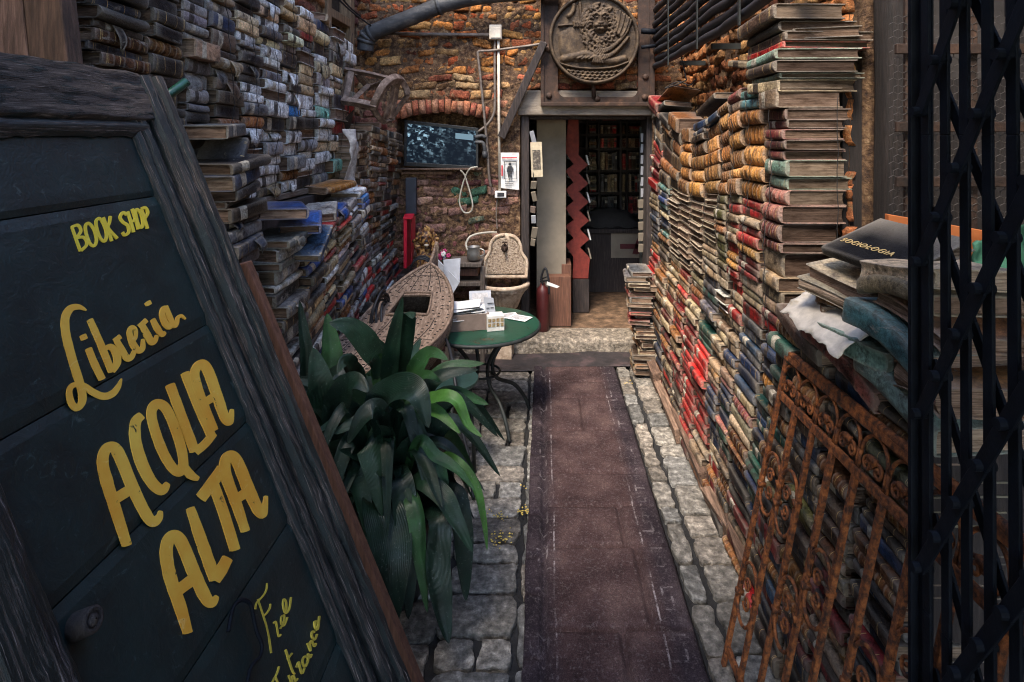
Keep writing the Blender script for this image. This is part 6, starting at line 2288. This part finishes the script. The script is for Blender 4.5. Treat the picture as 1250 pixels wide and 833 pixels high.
# --- the colourful wall
bx_px = [957, 932, 905, 890, 877, 859, 843, 830, 818, 806, 795]
RMX = .80
def rxf(z):
    lo = max(0.0, min(1.0, (1.15 - z) / 1.1))
    return RMX - .075 * lo ** 1.2 + .014 * math.sin(z * 9)
BIG = 2000
MIX = ['maroon', 'brown', 'buff', 'umber', 'red', 'brown', 'navy', 'brown', 'umber', 'maroon', 'black']
RSEG = [
    [(-50, 134, ['tan', 'buff'], 26), (134, 196, ['maroon'], 12), (196, 238, ['sage'], 22), (238, 314, ['rose'], 18), (314, 392, ['ivory', 'buff'], 24), (392, 418, ['maroon', 'red'], 11), (418, 470, ['navy'], 12), (470, 492, ['tan'], 14), (492, 640, ['green', 'green', 'navy'], 10), (640, BIG, MIX, 13)],
    [(-50, 130, ['teal'], 16), (130, 150, ['sage', 'teal'], 12), (150, 250, ['tan'], 25), (250, 270, ['red'], 10), (270, 300, ['ivory', 'red', 'buff'], 10), (300, 318, ['tan'], 12), (318, 350, ['red', 'maroon'], 10), (350, 400, ['red', 'buff'], 15), (400, 482, ['navy', 'navy', 'slate'], 12), (482, 560, ['ivory', 'rose', 'brown'], 11), (560, BIG, MIX, 12)],
    [(-50, 125, ['navy', 'teal'], 14), (125, 152, ['buff', 'maroon', 'brown'], 14), (152, 248, ['tan', 'brown'], 19), (248, 300, ['red', 'ivory', 'buff'], 9), (300, 350, ['tan', 'red'], 10), (350, 400, ['red', 'ivory'], 12), (400, 470, ['buff', 'navy'], 10), (470, 560, ['navy', 'green', 'rose'], 10), (560, BIG, MIX, 11)],
    [(-50, 150, ['buff', 'navy', 'brown'], 13), (150, 245, ['tan', 'brown', 'tan'], 18), (245, 330, ['olive', 'olive', 'brown'], 9), (330, 380, ['ivory', '-white'], 9), (380, 470, ['ivory', 'buff', 'tan'], 9), (470, 545, ['rose', 'maroon', 'navy'], 9), (545, BIG, MIX, 10)],
    [(-50, 165, ['navy', 'brown', 'umber'], 11), (165, 240, ['tan', 'brown'], 16), (240, 300, ['-buff', '-ivory'], 8), (300, 345, ['ivory', 'buff'], 8), (345, 430, ['green', 'green', 'slate'], 9), (430, 545, ['red', 'red', 'red', 'maroon'], 9), (545, BIG, ['brown', 'buff', 'navy', 'ivory'], 9)],
    [(-50, 185, ['navy', 'umber'], 10), (185, 240, ['tan', 'brown'], 15), (240, 320, ['-buff', '-ivory'], 7), (320, 360, ['red', 'maroon', 'ivory'], 8), (360, 420, ['brown', 'buff', 'maroon'], 8), (420, 520, ['red', 'red', 'maroon'], 8), (520, BIG, MIX, 9)],
    [(-50, 240, ['brown', 'brown', 'tan'], 14), (240, 330, ['-buff', '-ivory', '-buff'], 7), (330, 430, ['maroon', 'buff', 'red', 'brown'], 7), (430, 520, ['maroon', 'red', 'umber'], 7), (520, BIG, MIX, 8)],
    [(-50, 235, ['brown', 'umber', 'brown'], 14), (235, 320, ['-ivory', '-buff'], 7), (320, 420, ['brown', 'buff', 'maroon', 'ivory'], 7), (420, BIG, MIX, 7)],
    [(-50, 160, ['black', 'umber', 'ivory'], 12), (160, 232, ['brown', 'tan', 'umber'], 13), (232, 290, ['navy', 'teal', 'ivory', 'blue'], 6.5), (290, 400, ['brown', 'buff', 'umber'], 7), (400, BIG, ['slate', 'ivory', 'brown', 'navy'], 7)],
    [(-50, 180, ['black', 'ivory', 'slate', 'maroon'], 10), (180, 240, ['red', 'maroon'], 7), (240, 300, ['navy', 'slate', 'buff'], 6), (300, 380, ['maroon', 'red', 'brown'], 6), (380, BIG, ['brown', 'ivory', 'navy', 'slate'], 6.5)],
]
def topz(Y):
    pts = [(1.9, 1.795), (2.2, 1.83), (2.45, 1.80), (2.86, 1.71), (3.27, 1.66), (3.65, 1.74), (4.3, 1.93)]
    for (a, za), (b, zb_) in zip(pts, pts[1:]):
        if a <= Y <= b:
            return za + (zb_ - za) * (Y - a) / (b - a)
    return pts[-1][1]


RM_cols = []
for k in range(10):
    ya, yb = 560 / (bx_px[k] - VX), 560 / (bx_px[k + 1] - VX)
    ym = (ya + yb) / 2
    sl = (topz(ym + .15) - topz(ym - .15)) / .3
    if k == 0:
        sl = 0
    tf = lambda z, s=sl: s * max(0, min(1, (z - 1.15) / .45))
    zt = topz(ym)
    wh = '%%s, %s' % ('corner column of the colourful bookcase' if k == 0 else 'column %s in from the colourful corner' % ordinal(k + 1))
    if k == 0:
        xf0 = lambda z: rxf(z) + .004
    column(-1, rxf, ya + .003, yb - .003, .012, zt, seg_pick(RSEG[k], rb_), tf, rb_, wh, jit=.010, dr=(.19, .225) if k == 0 else (.15, .2), wear=(.0, .32), pk=.6 if k == 0 else 1.0)
    RM_cols.append((ym, zt))
# atlases on the corner
z = 1.80
for i, (T, pal, D, L, X) in enumerate(((.040, 'ivory', .27, .26, .775), (.018, 'sage', .28, .27, .79), (.040, 'umber', .27, .30, .78), (.034, 'sage', .28, .30, .775), (.022, 'red', .30, .30, .80), (.03, 'umber', .30, .32, .80), (.034, 'black', .26, .30, .80), (.05, 'umber', .24, .34, .77))):
    add_book(place(-1, X + rb_.uniform(-.012, .012), 2.05 + .004 * i, z, rb_.uniform(-.05, .05), -.012 * i + .03, 0), L, D, T, pal, rb_, '%s up in the big volumes on the colourful corner' % ordinal(i + 1), force=True, pk=.55)
    z += T * 1.02 + .001
def loose(side, x, y, Y, L, D, T, pal, label, yaw=0, tilt=0, roll=0, rev=False, wear=.4, dx=0.0, style=None):
    p = W(x, y, Y)
    add_book(place(side, p.x + dx, p.y, p.z, yaw, tilt, roll, rev, D), L, D, T, pal, rb_, '', wear, True, style, rev, label=label)
    return len(BOOKS) - 1
loose(-1, 809, 117, 3.95, .34, .20, .012, 'tan', 'thin tan cover sliding down the far end of the colourful bookcase top', .15, -.32, .10)
loose(-1, 803, 138, 4.0, .30, .2, .035, 'black', 'black book with red corners tilted under the thin tan cover', .1, -.32, .05)
loose(-1, 860, 132, 2.95, .34, .2, .03, 'umber', 'dark warped volume lying along the dip of the colourful bookcase top', 0, -.22, 0)
loose(-1, 905, 84, 2.45, .30, .2, .03, 'buff', 'frayed buff volume on the colourful bookcase top beside the big volumes', .05, .16, 0)
loose(-1, 926, 70, 2.28, .26, .2, .035, 'maroon', 'ragged maroon volume on top, against the big volumes', -.04, .14, 0)
loose(-1, 948, 52, 2.10, .36, .22, .035, 'umber', 'thick fanned dark volume topmost on the colourful bookcase corner', -.1, .10, -.04)
# --- small pile by the door
z = .03
i = 0
while z < .70:
    T = rb_.uniform(.018, .036)
    add_book(place(-1, .60 + rb_.uniform(-.025, .03) + .02 * math.sin(z * 8), 3.97, z, rb_.uniform(-.15, .15), rb_.uniform(-.02, .05), rb_.uniform(-.03, .03)), rb_.uniform(.18, .26), rb_.uniform(.14, .18), T, rb_.choice(['maroon', 'slate', 'buff', 'brown', 'red', 'grey'] if z > .35 else ['buff', 'brown', 'ivory', 'umber']), rb_, '%s up in the low pile beside the door step' % ordinal(i + 1), force=z > .3)
    z += T * 1.05
    i += 1
# --- the near low wall of books behind the rusty gate
ey = [1.905, 1.72, 1.53, 1.345, 1.16]
for k in range(4):
    pk = seg_pick([(-50, 560, ['green', 'navy', 'umber', 'brown'], 17), (560, 640, ['umber', 'black', 'olive', 'slate', 'brown'], 17), (640, BIG, ['brown', 'umber', 'maroon', 'buff', 'navy', 'black'], 16)], rb_)
    column(-1, lambda z: .745 - .05 * max(0, (1 - z)) ** 1.3 + .012 * math.sin(z * 7 + 1), ey[k + 1] + .003, ey[k] - .003, .012, 1.03, pk, lambda z: 0.0, rb_, '%%s, %s column in behind the rusty gate' % ordinal(k + 1), jit=.010, dr=(.18, .22), wear=(.0, .4))
# --- the pile on top of it
pile = [
    (1.47, .735, 1.045, .34, .2, .05, 'rose', 'dull rose book lying under the sage green ones above the rusty gate', .05, .03, 0, False),
    (1.22, .735, 1.065, .27, .2, .055, 'sage', 'pale green clothbound book lowest in the pile above the rusty gate', .02, .05, 0, False),
    (1.70, .75, 1.04, .27, .2, .05, 'umber', 'dark brown book on the pile behind the first gate bar', .0, .0, 0, False),
    (1.36, .72, 1.125, .25, .2, .05, 'sage', 'long creased sage green book in the middle of the pile', .12, .04, .03, False),
    (1.60, .74, 1.095, .27, .2, .05, 'brown', 'thick torn brown book under the torn white paper in the pile', -.12, -.04, .06, False),
    (1.62, .755, 1.150, .25, .2, .04, 'brown', 'torn brown book with a crushed spine, higher of the two', -.28, -.08, .10, False),
    (1.12, .725, 1.13, .16, .2, .055, 'brown', 'brown book with bare page block under the teal wrapped book', -.1, .03, 0, True),
    (1.22, .705, 1.190, .24, .22, .06, 'teal', 'teal book wrapped in creased cloth near the black gate post', .10, .08, .03, False),
    (1.45, .76, 1.18, .25, .19, .035, 'brown', 'brown book under the fanned open pages in the pile', .2, .03, 0, False),
    (1.46, .735, 1.215, .23, .19, .035, 'buff', 'coverless book fanning its yellow pages, lower of the two', .35, .05, -.06, True),
    (1.45, .74, 1.250, .22, .19, .042, 'ivory', 'coverless book fanning its yellow pages, upper of the two', .22, .03, -.10, True),
    (1.17, .735, 1.262, .22, .2, .03, 'brown', 'brown book with loose pages under the cream spotted spine', .0, .04, 0, True),
    (1.20, .725, 1.296, .24, .2, .040, 'buff', 'buff spotted book with a rounded spine, lower of the two', .03, .02, 0, False),
    (1.20, .725, 1.341, .25, .2, .040, 'ivory', 'cream spotted book with a rounded spine, upper of the two', .0, .02, 0, False),
    (1.72, .80, 1.10, .22, .17, .02, 'tan', 'tan board book leaning upright beside the corner column', -.5, 1.0, .2, False),
]
for (Yc, X, z, L, D, T, pal, lab, yw, tl, rl_, rev) in pile:
    add_book(place(-1, X, Yc, z, yw, tl, rl_, rev, D), L, D, T, pal, rb_, '', .5, True, .05, rev, label=lab, pk=1.5, gain=1.3, warp=(rb_.uniform(-.010, .022), rb_.uniform(-.05, .05), rb_.uniform(-.010, .016)))
SOC = len(BOOKS)
add_book(place(-1, .765, 1.385, 1.325, .18, .03, -.38), .27, .19, .026, 'jet', rb_, '', .0, True, .05, warp=(.003, .004, .0), label='large black paperback with gold title lying topmost on the near pile')
# a long torn pale cover hanging at the far end of the grey bookcase
mb = MB()
def longf(a, b):
    p = W(407 + 17 * a + 3 * math.sin(b * 5), 158 + 74 * b, 3.12 + .12 * a)
    p.x += .06 + .02 * math.sin(a * 4 + b * 3)
    return p + Vector((.018 * mnoise.noise(p * 14), .012 * mnoise.noise(p * 30), .012 * mnoise.noise(Vector((a * 9, 0, 4))) * (b > .9)))
mb.grid(longf, 10, 24)
o = obj('hanging_cover', mb, plain('grey_torn_cloth', (.38, .35, .33), .9, 0, .5, 40, .8, 50), smooth=True, label='long torn pale cover hanging down the far end of the upper grey bookcase', cat='book cover')
o.modifiers.new('s', 'SOLIDIFY').thickness = .003
# torn paper on the pile
mb = MB()
def tornf(a, b):
    p = Vector((.68 + .13 * b, 1.64 - .31 * a, 1.200 + .025 * b - .018 * a - .05 * (1 - b) ** 2))
    e = min(a, 1 - a, b, 1 - b)
    rag = mnoise.noise(p * 45) * .018 * (1 if e < .08 else .2)
    return p + Vector((rag, rag * .8, .010 * mnoise.noise(p * 20) + .006 * mnoise.noise(p * 60)))
mb.grid(tornf, 26, 14)
o = obj('torn_paper', mb, plain('old_white_paper', (.50, .44, .37), .85, 0, .25, 30, .5, 60), smooth=True, label='torn crumpled white page lying over the brown books in the pile', cat='paper')
o.modifiers.new('s', 'SOLIDIFY').thickness = .002

# --- the grey upper bookcase
lx = [108, 180, 225, 257, 290, 318, 345, 365, 385, 403, 420, 434]
def lxf(z):
    return -1.20 + .012 * math.sin(z * 8)
GREY = ['grey', 'white', 'white', 'white', 'white', 'black', '-white', 'buff', 'black', 'slate', 'ivory']
for k in range(11):
    ya, yb = 840 / (VX - lx[k]), 840 / (VX - lx[k + 1])
    if k < 2:
        pals = ['black', 'umber', 'slate', 'umber', 'black', 'brown']
    elif k < 4:
        pals = ['black', 'umber', 'grey', 'slate', 'black', 'buff', 'grey', 'brown']
    elif k < 7:
        pals = GREY + ['blue', 'buff', 'white', 'black', 'brown']
    else:
        pals = GREY + ['ivory', 'white', 'buff', 'teal', 'maroon']
    sg = [(-BIG, 40, pals + ['maroon', 'black', 'navy'], 11 if k > 3 else 16), (40, 130, pals, 12.5 if k > 3 else 18), (130, BIG, pals, 14 if k > 3 else 18)]
    base = 1.0 if k < 3 else 1.385
    column(1, lxf, ya + .003, yb - .003, base, 2.56 if k < 6 else 2.31 - .02 * (k - 6), seg_pick(sg, rb_), lambda z: -.05 * math.sin(z * 4), rb_, '%%s, %s column of the upper grey bookcase' % ordinal(k + 1), from_top=False, jit=.016, dr=(.15, .18), wear=(.1, .6), yawj=.06, flap=.14, gain=.75 if k < 2 else 1.3 if k < 4 else 2.1)
# --- the jutting stacks beside the signboard
column(1, lambda z: -1.03, 1.86, 2.08, .98, 1.56, lambda z, Y: (rb_.choice(['black', 'slate', 'navy', 'black', 'umber'] if z > 1.3 else ['white', 'slate', 'black', 'grey']), .048), lambda z: .20 * (z - .9), rb_, '%s in the jutting stack next to the signboard', jit=.03, dr=(.16, .19), wear=(.3, .8), yawj=.12, flap=.2)
column(1, lambda z: -.985, 2.14, 2.38, .55, 1.26, lambda z, Y: (rb_.choice(['white', 'black', 'grey', 'slate', 'white']), .046), lambda z: .10, rb_, '%s in the jutting stack under the blue book', jit=.03, dr=(.17, .2), wear=(.3, .8), yawj=.12, flap=.15)
loose(1, 291, 168, 1.98, .22, .17, .045, 'grey', 'grey book with pale page ends jutting out beside the signboard', .25, .05, 0)
loose(1, 296, 208, 2.0, .24, .17, .03, 'slate', 'slate book tipped on edge below the jutting grey book', .1, .9, .2)
loose(1, 372, 262, 2.33, .24, .18, .04, 'blue', 'bright blue hardback lying alone on the ledge of the lower bookcase', .5, .03, .05, style=.05, wear=.15)
loose(1, 392, 275, 2.42, .2, .16, .035, 'blue', 'dark blue book slipping under the bright blue hardback', .35, .22, .1)
loose(1, 400, 300, 2.40, .22, .16, .03, 'navy', 'navy book folded over the edge under the blue ones', .1, .45, .1)
loose(1, 412, 262, 2.80, .2, .16, .04, 'white', 'crumpled off-white book on the ledge beyond the bright blue hardback', .3, .2, 0, wear=.7)
loose(1, 418, 233, 3.0, .24, .15, .035, 'tan', 'tan curled book lying open on the ledge below the white columns', -.3, .1, 0)
loose(1, 402, 38, 3.25, .30, .20, .04, 'buff', 'loose buff book tilted on top of the upper grey bookcase by the window', .25, -.2, .1)
# --- the slanting lower bookcase
ly = [2.40, 2.60, 2.78, 2.97, 3.12, 3.25]
for k in range(5):
    pals = ['white', 'white', 'brown', 'red', 'ivory', 'slate', 'black', 'white', 'maroon', 'blue', 'buff', 'black'] if k < 3 else ['white', 'grey', 'black', 'blue', 'maroon', 'white', 'slate']
    ym = (ly[k] + ly[k + 1]) / 2
    column(1, lambda z: -1.0 + .10 * max(0, .9 - z) * .3, ly[k] + .003, ly[k + 1] - .003, .05 + .2 * (ym - 2.4), 1.17 + .22 * (ym - 2.4), lambda z, Y, p=pals: (rb_.choice(p), .033), lambda z: .22, rb_, '%%s, %s column of the slanting lower bookcase' % ordinal(k + 1), jit=.014, dr=(.16, .19), wear=(.1, .5), yawj=.04, flap=.05, gain=1.6)
# --- the bookcase below the armchair
lfx = [425, 436, 447, 458, 468, 478, 487]
for k in range(6):
    ya, yb = 770 / (VX - lfx[k]), 770 / (VX - lfx[k + 1])
    sg = [(-BIG, 185, ['maroon', 'brown', 'umber', 'slate', 'buff'], 8), (185, 240, ['umber', 'maroon', 'brown', 'grey', 'slate', 'buff'], 7), (240, 300, ['maroon', 'slate', 'brown', 'grey', 'grey', 'black'], 6.5), (300, BIG, ['slate', 'grey', 'maroon', 'white', 'navy', 'umber', 'red'], 6.5)]
    column(1, lambda z: -1.10 + .03 * math.sin(z * 5) + .05 * max(0, .8 - z), ya + .002, yb - .002, .02, 1.36 if k < 2 else 1.72 - .02 * (k - 2), seg_pick(sg, rb_), lambda z: .10 * math.sin(z * 3.2), rb_, '%%s, %s column below the hanging armchair' % ordinal(k + 1), jit=.012, dr=(.15, .18), wear=(.1, .6), yawj=.04, flap=.03, gain=1.35)
for k, (yc, n_) in enumerate(((3.42, 5), (3.62, 6))):
    z = 1.40
    for i in range(n_ + 2):
        T = rb_.uniform(.03, .042)
        add_book(place(1, -1.09 + rb_.uniform(-.015, .015), yc, z, rb_.uniform(-.08, .08), 0, 0), .17, .15, T, rb_.choice(['brown', 'maroon', 'umber', 'brown', 'buff']), rb_, '%s up in the %s pile inside the armchair' % (ordinal(i + 1), 'nearer' if k == 0 else 'farther'), force=True)
        z += T * 1.02
# --- dim books inside the shop
for j in range(6):
    z1, z0 = sz[j], sz[j + 1]
    for (xa, xb) in ((717, 730), (732, 756), (758, 764), (766, 799)):
        X0, X1 = ux(xa, 6.25) + .015, ux(xb, 6.25) - .015
        if xa == 717 or (j < 2 and rb_.random() < .75):
            z = z0 + .013
            while z < z1 - .06 and X1 - X0 > .06:
                T = rb_.uniform(.022, .035)
                L = min(.26, X1 - X0) * rb_.uniform(.8, 1)
                M = Matrix.Translation(((X0 + X1) / 2, 6.24, z)) @ Matrix.Rotation(PI / 2, 4, 'Z')
                add_book(M, L, .17, T, rb_.choice(['ivory', 'red', 'brown', 'buff', 'slate', 'maroon']), rb_, '%s up, dim shelf pile inside the shop' % ordinal(j + 1))
                z += T * 1.03
            if X1 - X0 > .4:
                X0 += .3
            else:
                continue
        x = X0
        while x < X1 - .02:
            T = rb_.uniform(.02, .045)
            H = min(z1 - z0 - .05, rb_.uniform(.17, .24))
            M = Matrix.Translation((x, 6.24, z0 + .013 + H / 2)) @ Matrix(((0, 0, 1, 0), (1, 0, 0, 0), (0, 1, 0, 0), (0, 0, 0, 1)))
            add_book(M, H, .16, T, rb_.choice(['maroon', 'brown', 'umber', 'slate', 'red', 'buff', 'black', 'ivory']), rb_, 'upright on the %s dim shelf inside the shop' % ordinal(j + 1))
            x += T * 1.04
# --- shelves that carry the upper bookcase, and the strings that tie the columns
mb = MB()
mb.box2((-1.40, 2.07, 1.352), (-1.20, 3.68, 1.380), .002)
obj('shelf_board', mb, m_oldwood_y, bevel=.003, kind='thing', label='plank shelf under the upper grey bookcase', cat='shelf')
mb = MB()
mb.box2((-1.40, 1.45, .93), (-1.06, 2.10, .975), .002)
obj('shelf_board', mb, m_oldwood_y, bevel=.003, kind='thing', label='plank shelf under the jutting books next to the signboard', cat='shelf')
mb = MB()
mb.box2((-1.38, 1.46, 0), (-1.08, 2.08, .925))
mb.box2((-1.40, 2.10, 0), (-1.17, 3.2, 1.345))
obj('shelf_cabinet', mb, m_darkwood, bevel=.004, kind='thing', label='dark boxed base carrying the grey bookcases', cat='cabinet')
mb = MB()
mb.box2((-1.20, 2.10, .02), (-.97, 2.125, .93), .002)
obj('maroon_board', mb, plain('maroon_board_paint', (.085, .025, .035), .7), bevel=.003, label='dark maroon upright board at the near end of the lower bookcase', cat='board')
mb = MB()
mb.box2((-1.16, 2.13, .50), (-.955, 2.40, .545), .002)
obj('shelf_board', mb, m_tablegreen, bevel=.003, kind='thing', label='green painted shelf edge behind the big plant', cat='shelf')
mb = MB()
mb.box2((.78, 1.17, .0), (.99, 1.19, 1.03), .002)
obj('end_board', mb, m_darkwood, bevel=.003, label='dark upright board ending the book wall behind the rusty gate', cat='board')


def string(side, xf, y, z0, z1, lab, grp):
    mb = MB()
    P = [Vector((xf(z0 + (z1 - z0) * t / 24) + side * (.021 + .004 * math.sin(t * 2.1)), y + .006 * math.sin(t * .9 + y * 5), z0 + (z1 - z0) * t / 24)) for t in range(25)]
    mb.tube(P, .0013, 5)
    obj('tie_string', mb, m_cord, smooth=True, label=lab, cat='string', group=grp)
for k, (ym, zt) in enumerate(RM_cols[:6]):
    string(-1, rxf, ym, 1.2 if k else .9, zt - .03, 'thin dark string tying the %s column of the colourful bookcase' % ordinal(k + 1), 'strings around the colourful books')
for k in range(3, 11):
    ym = (840 / (VX - lx[k]) + 840 / (VX - lx[k + 1])) / 2
    string(1, lxf, ym, 1.39, 2.28, 'thin dark string tying the %s column of the upper grey bookcase' % ordinal(k + 1), 'strings around the grey books')
mb = MB()
P = [Vector((.965 + .002 * math.sin(t), 1.885 + .002 * math.cos(t * 2), 1.16 + .62 * t / 20)) for t in range(21)]
mb.tube(P, .0014, 5)
obj('tie_string', mb, m_cord, smooth=True, label='thin dark string down the page ends of the corner column', cat='string', group='strings around the colourful books')


def book_mesh(parts_):
    """one mesh of covers or of page blocks"""
    V, F, U, Cc, Rr, MI = [], [], [], [], [], []
    for (vs, fs, us, col, rnd, mi) in parts_:
        o_ = len(V)
        V.extend(vs)
        F.extend([tuple(i + o_ for i in f) for f in fs])
        U.extend(us)
        Cc.extend([(*col, 1)] * len(vs))
        Rr.extend([(*rnd, 1)] * len(vs))
        MI.extend([mi] * len(fs))
    me = bpy.data.meshes.new('book')
    me.from_pydata(V, [], F)
    for nm, ty, dat, key in (('Col', 'FLOAT_COLOR', Cc, 'color'), ('Rnd', 'FLOAT_COLOR', Rr, 'color'), ('uvw', 'FLOAT_VECTOR', U, 'vector')):
        a = me.attributes.new(nm, ty, 'POINT')
        a.data.foreach_set(key, np.array(dat, dtype=np.float32).ravel())
    return me, MI


def build_book(b):
    V, F, U, PV, PF = b['geo']
    me, _ = book_mesh([(V, F, U, b['col'], b['rnd'], 0)])
    me.materials.append(m_cover)
    me.shade_smooth()
    o = bpy.data.objects.new('book', me)
    C.objects.link(o)
    o.matrix_world = b['M']
    props(o, b['label'], 'book', 'books of the book walls')
    me2, _ = book_mesh([(PV, PF, [(0, 0, 0)] * len(PV), b['page'], b['rnd'], 0)])
    me2.materials.append(m_pages)
    p = bpy.data.objects.new('page_block', me2)
    C.objects.link(p)
    p.parent = o
    kids = [p]
    if b['flap']:
        # a torn strip of the cover hanging from the spine
        L, D, T = b['dim']
        rg = random.Random(b['seed'])
        mb = MB()
        yy, ww, hh = rg.uniform(-.25, .25) * L, rg.uniform(.03, .09), rg.uniform(.03, .08)
        cv = rg.uniform(.01, .03)
        mb.grid(lambda a, c: Vector((-.008 - cv * math.sin(c * 2.4) * (1 - .3 * a), yy + (a - .5) * ww * (1 - .5 * c * c) + .012 * c * math.sin(a * 4 + cv * 300), T * .8 - hh * c + .006 * math.sin(a * 9) * c)), 6, 7)
        mb.c = b['col']
        fm, _ = book_mesh([(mb.v, mb.f, [(.5, .2, 0)] * len(mb.v), b['col'], (.05, min(1, b['rnd'][1] + .1), .5), 0)])
        fm.materials.append(m_cover)
        fm.shade_smooth()
        q = bpy.data.objects.new('torn_cover', fm)
        C.objects.link(q)
        q.parent = o
        q.modifiers.new('s', 'SOLIDIFY').thickness = .0012
        kids.append(q)
    return o, kids
# ------------------------------------------------------------------ camera, light
sc = bpy.context.scene
cam = bpy.data.cameras.new('camera')
co = bpy.data.objects.new('camera', cam)
C.objects.link(co)
co.location = (0, 0, EYE)
co.rotation_euler = (R(90), 0, 0)
cam.sensor_width = 36
cam.lens = 36 * FPX / 1250
cam.shift_x = -(VX - 625) / 1250
cam.shift_y = -(416.5 - VY) / 1250
cam.clip_start = .02
cam.clip_end = 200
sc.camera = co

# sky hangs over a narrow courtyard
sun_dir = Vector((-.24, -.50, .86)).normalized()         # towards the sun
el = math.asin(sun_dir.z)
az = math.atan2(sun_dir.x, sun_dir.y)
w = bpy.data.worlds.new('World')
sc.world = w
w.use_nodes = True
nt_w = w.node_tree
sky = nt_w.nodes.new('ShaderNodeTexSky')
sky.sky_type = 'NISHITA'
sky.sun_disc = False
sky.sun_elevation = el
sky.sun_rotation = az % (2 * PI)
bg = nt_w.nodes['Background']
nt_w.links.new(sky.outputs[0], bg.inputs[0])
bg.inputs[1].default_value = .15
sl = bpy.data.lights.new('sun', 'SUN')
sl.energy = 1.5
sl.angle = R(22)
sl.color = (1.0, .89, .75)
so_ = bpy.data.objects.new('sun', sl)
C.objects.link(so_)
so_.rotation_euler = (-sun_dir).to_track_quat('-Z', 'Y').to_euler()
so_.location = (0, 0, 6)
sc.view_settings.view_transform = 'Standard'
sc.view_settings.look = 'None'
sc.view_settings.exposure = 2.45
sc.view_settings.gamma = 1
sc.cycles.max_bounces = 6
sc.cycles.diffuse_bounces = 1
sc.cycles.use_denoising = True
sc.cycles.denoising_prefilter = 'NONE'
sc.cycles.filter_width = 1.1
sc.cycles.sample_clamp_indirect = 3.0

# ------------------------------------------------------------------ which books show largest stay things; the others become one mass
built = [build_book(b) for b in BOOKS]
bpy.context.view_layer.update()
dg = bpy.context.evaluated_depsgraph_get()
hits = {}
NX, NY = 250, 166
for j in range(NY):
    for i in range(NX):
        px, py = (i + .5) * 1250 / NX, (j + .5) * 833 / NY
        d = Vector(((px - VX) / FPX, 1, -(py - VY) / FPX)).normalized()
        ok, loc, nrm, fi, ob, mt_ = sc.ray_cast(dg, Vector((0, 0, EYE)), d)
        if ok:
            nm = ob.name
            hits[nm] = hits.get(nm, 0) + 1
score = []
for k, (o, kids) in enumerate(built):
    s = hits.get(o.name, 0) + sum(hits.get(q.name, 0) for q in kids)
    score.append((s + (1000 if BOOKS[k]['force'] and s > 0 else 0), k))
score.sort(reverse=True)
keep = set(k for s, k in score[:296] if s > 0)
print('books', len(BOOKS), 'in view', sum(1 for s, k in score if s > 0), 'kept', len(keep))
rest = []
for k, (o, kids) in enumerate(built):
    if k in keep:
        continue
    b = BOOKS[k]
    V, F, U, PV, PF = b['geo']
    M = b['M']
    rest.append(([tuple(M @ Vector(v)) for v in V], F, U, b['col'], b['rnd'], 0))
    rest.append(([tuple(M @ Vector(v)) for v in PV], PF, [(0, 0, 0)] * len(PV), b['page'], b['rnd'], 1))
    for q in kids + [o]:
        me = q.data
        bpy.data.objects.remove(q)
        bpy.data.meshes.remove(me)
me, MI = book_mesh(rest)
me.materials.append(m_cover)
me.materials.append(m_pages)
me.polygons.foreach_set('material_index', MI)
me.polygons.foreach_set('use_smooth', [m == 0 for m in MI])
ro = bpy.data.objects.new('stacked_books', me)
C.objects.link(ro)
props(ro, 'mass of smaller stacked books filling the rest of the book walls', 'books', 'books of the book walls', 'stuff')
# sharp edges between boards and spine stay crisp
for ob in sc.objects:
    if ob.type == 'MESH' and ob.name.split('.')[0] in ('book', 'stacked_books'):
        try:
            ob.data.set_sharp_from_angle(angle=R(50))
        except Exception:
            pass
# the gold title on the black paperback
if SOC in keep:
    bo_ = built[SOC][0]
    cu = bpy.data.curves.new('lettering', 'FONT')
    cu.body = 'SOCIOLOGIA'
    cu.size = .026
    cu.extrude = .0006
    cu.space_character = 1.15
    to = bpy.data.objects.new('tmp', cu)
    C.objects.link(to)
    bpy.context.view_layer.update()
    tm = bpy.data.meshes.new_from_object(to.evaluated_get(bpy.context.evaluated_depsgraph_get()))
    bpy.data.objects.remove(to)
    tm.materials.append(m_goldprint)
    lo_ = bpy.data.objects.new('lettering', tm)
    C.objects.link(lo_)
    lo_.parent = bo_
    lo_.matrix_local = Matrix.Translation((.045, .115, .0305)) @ Matrix.Rotation(-PI / 2, 4, 'Z')
    mb = MB()
    mb.tube([Vector((.055, .115 - .17 * t / 10, .030)) for t in range(11)], .0012, 5)
    ln = bpy.data.objects.new('gold_line', mb.mesh('gold_line', m_goldprint))
    C.objects.link(ln)
    ln.parent = bo_
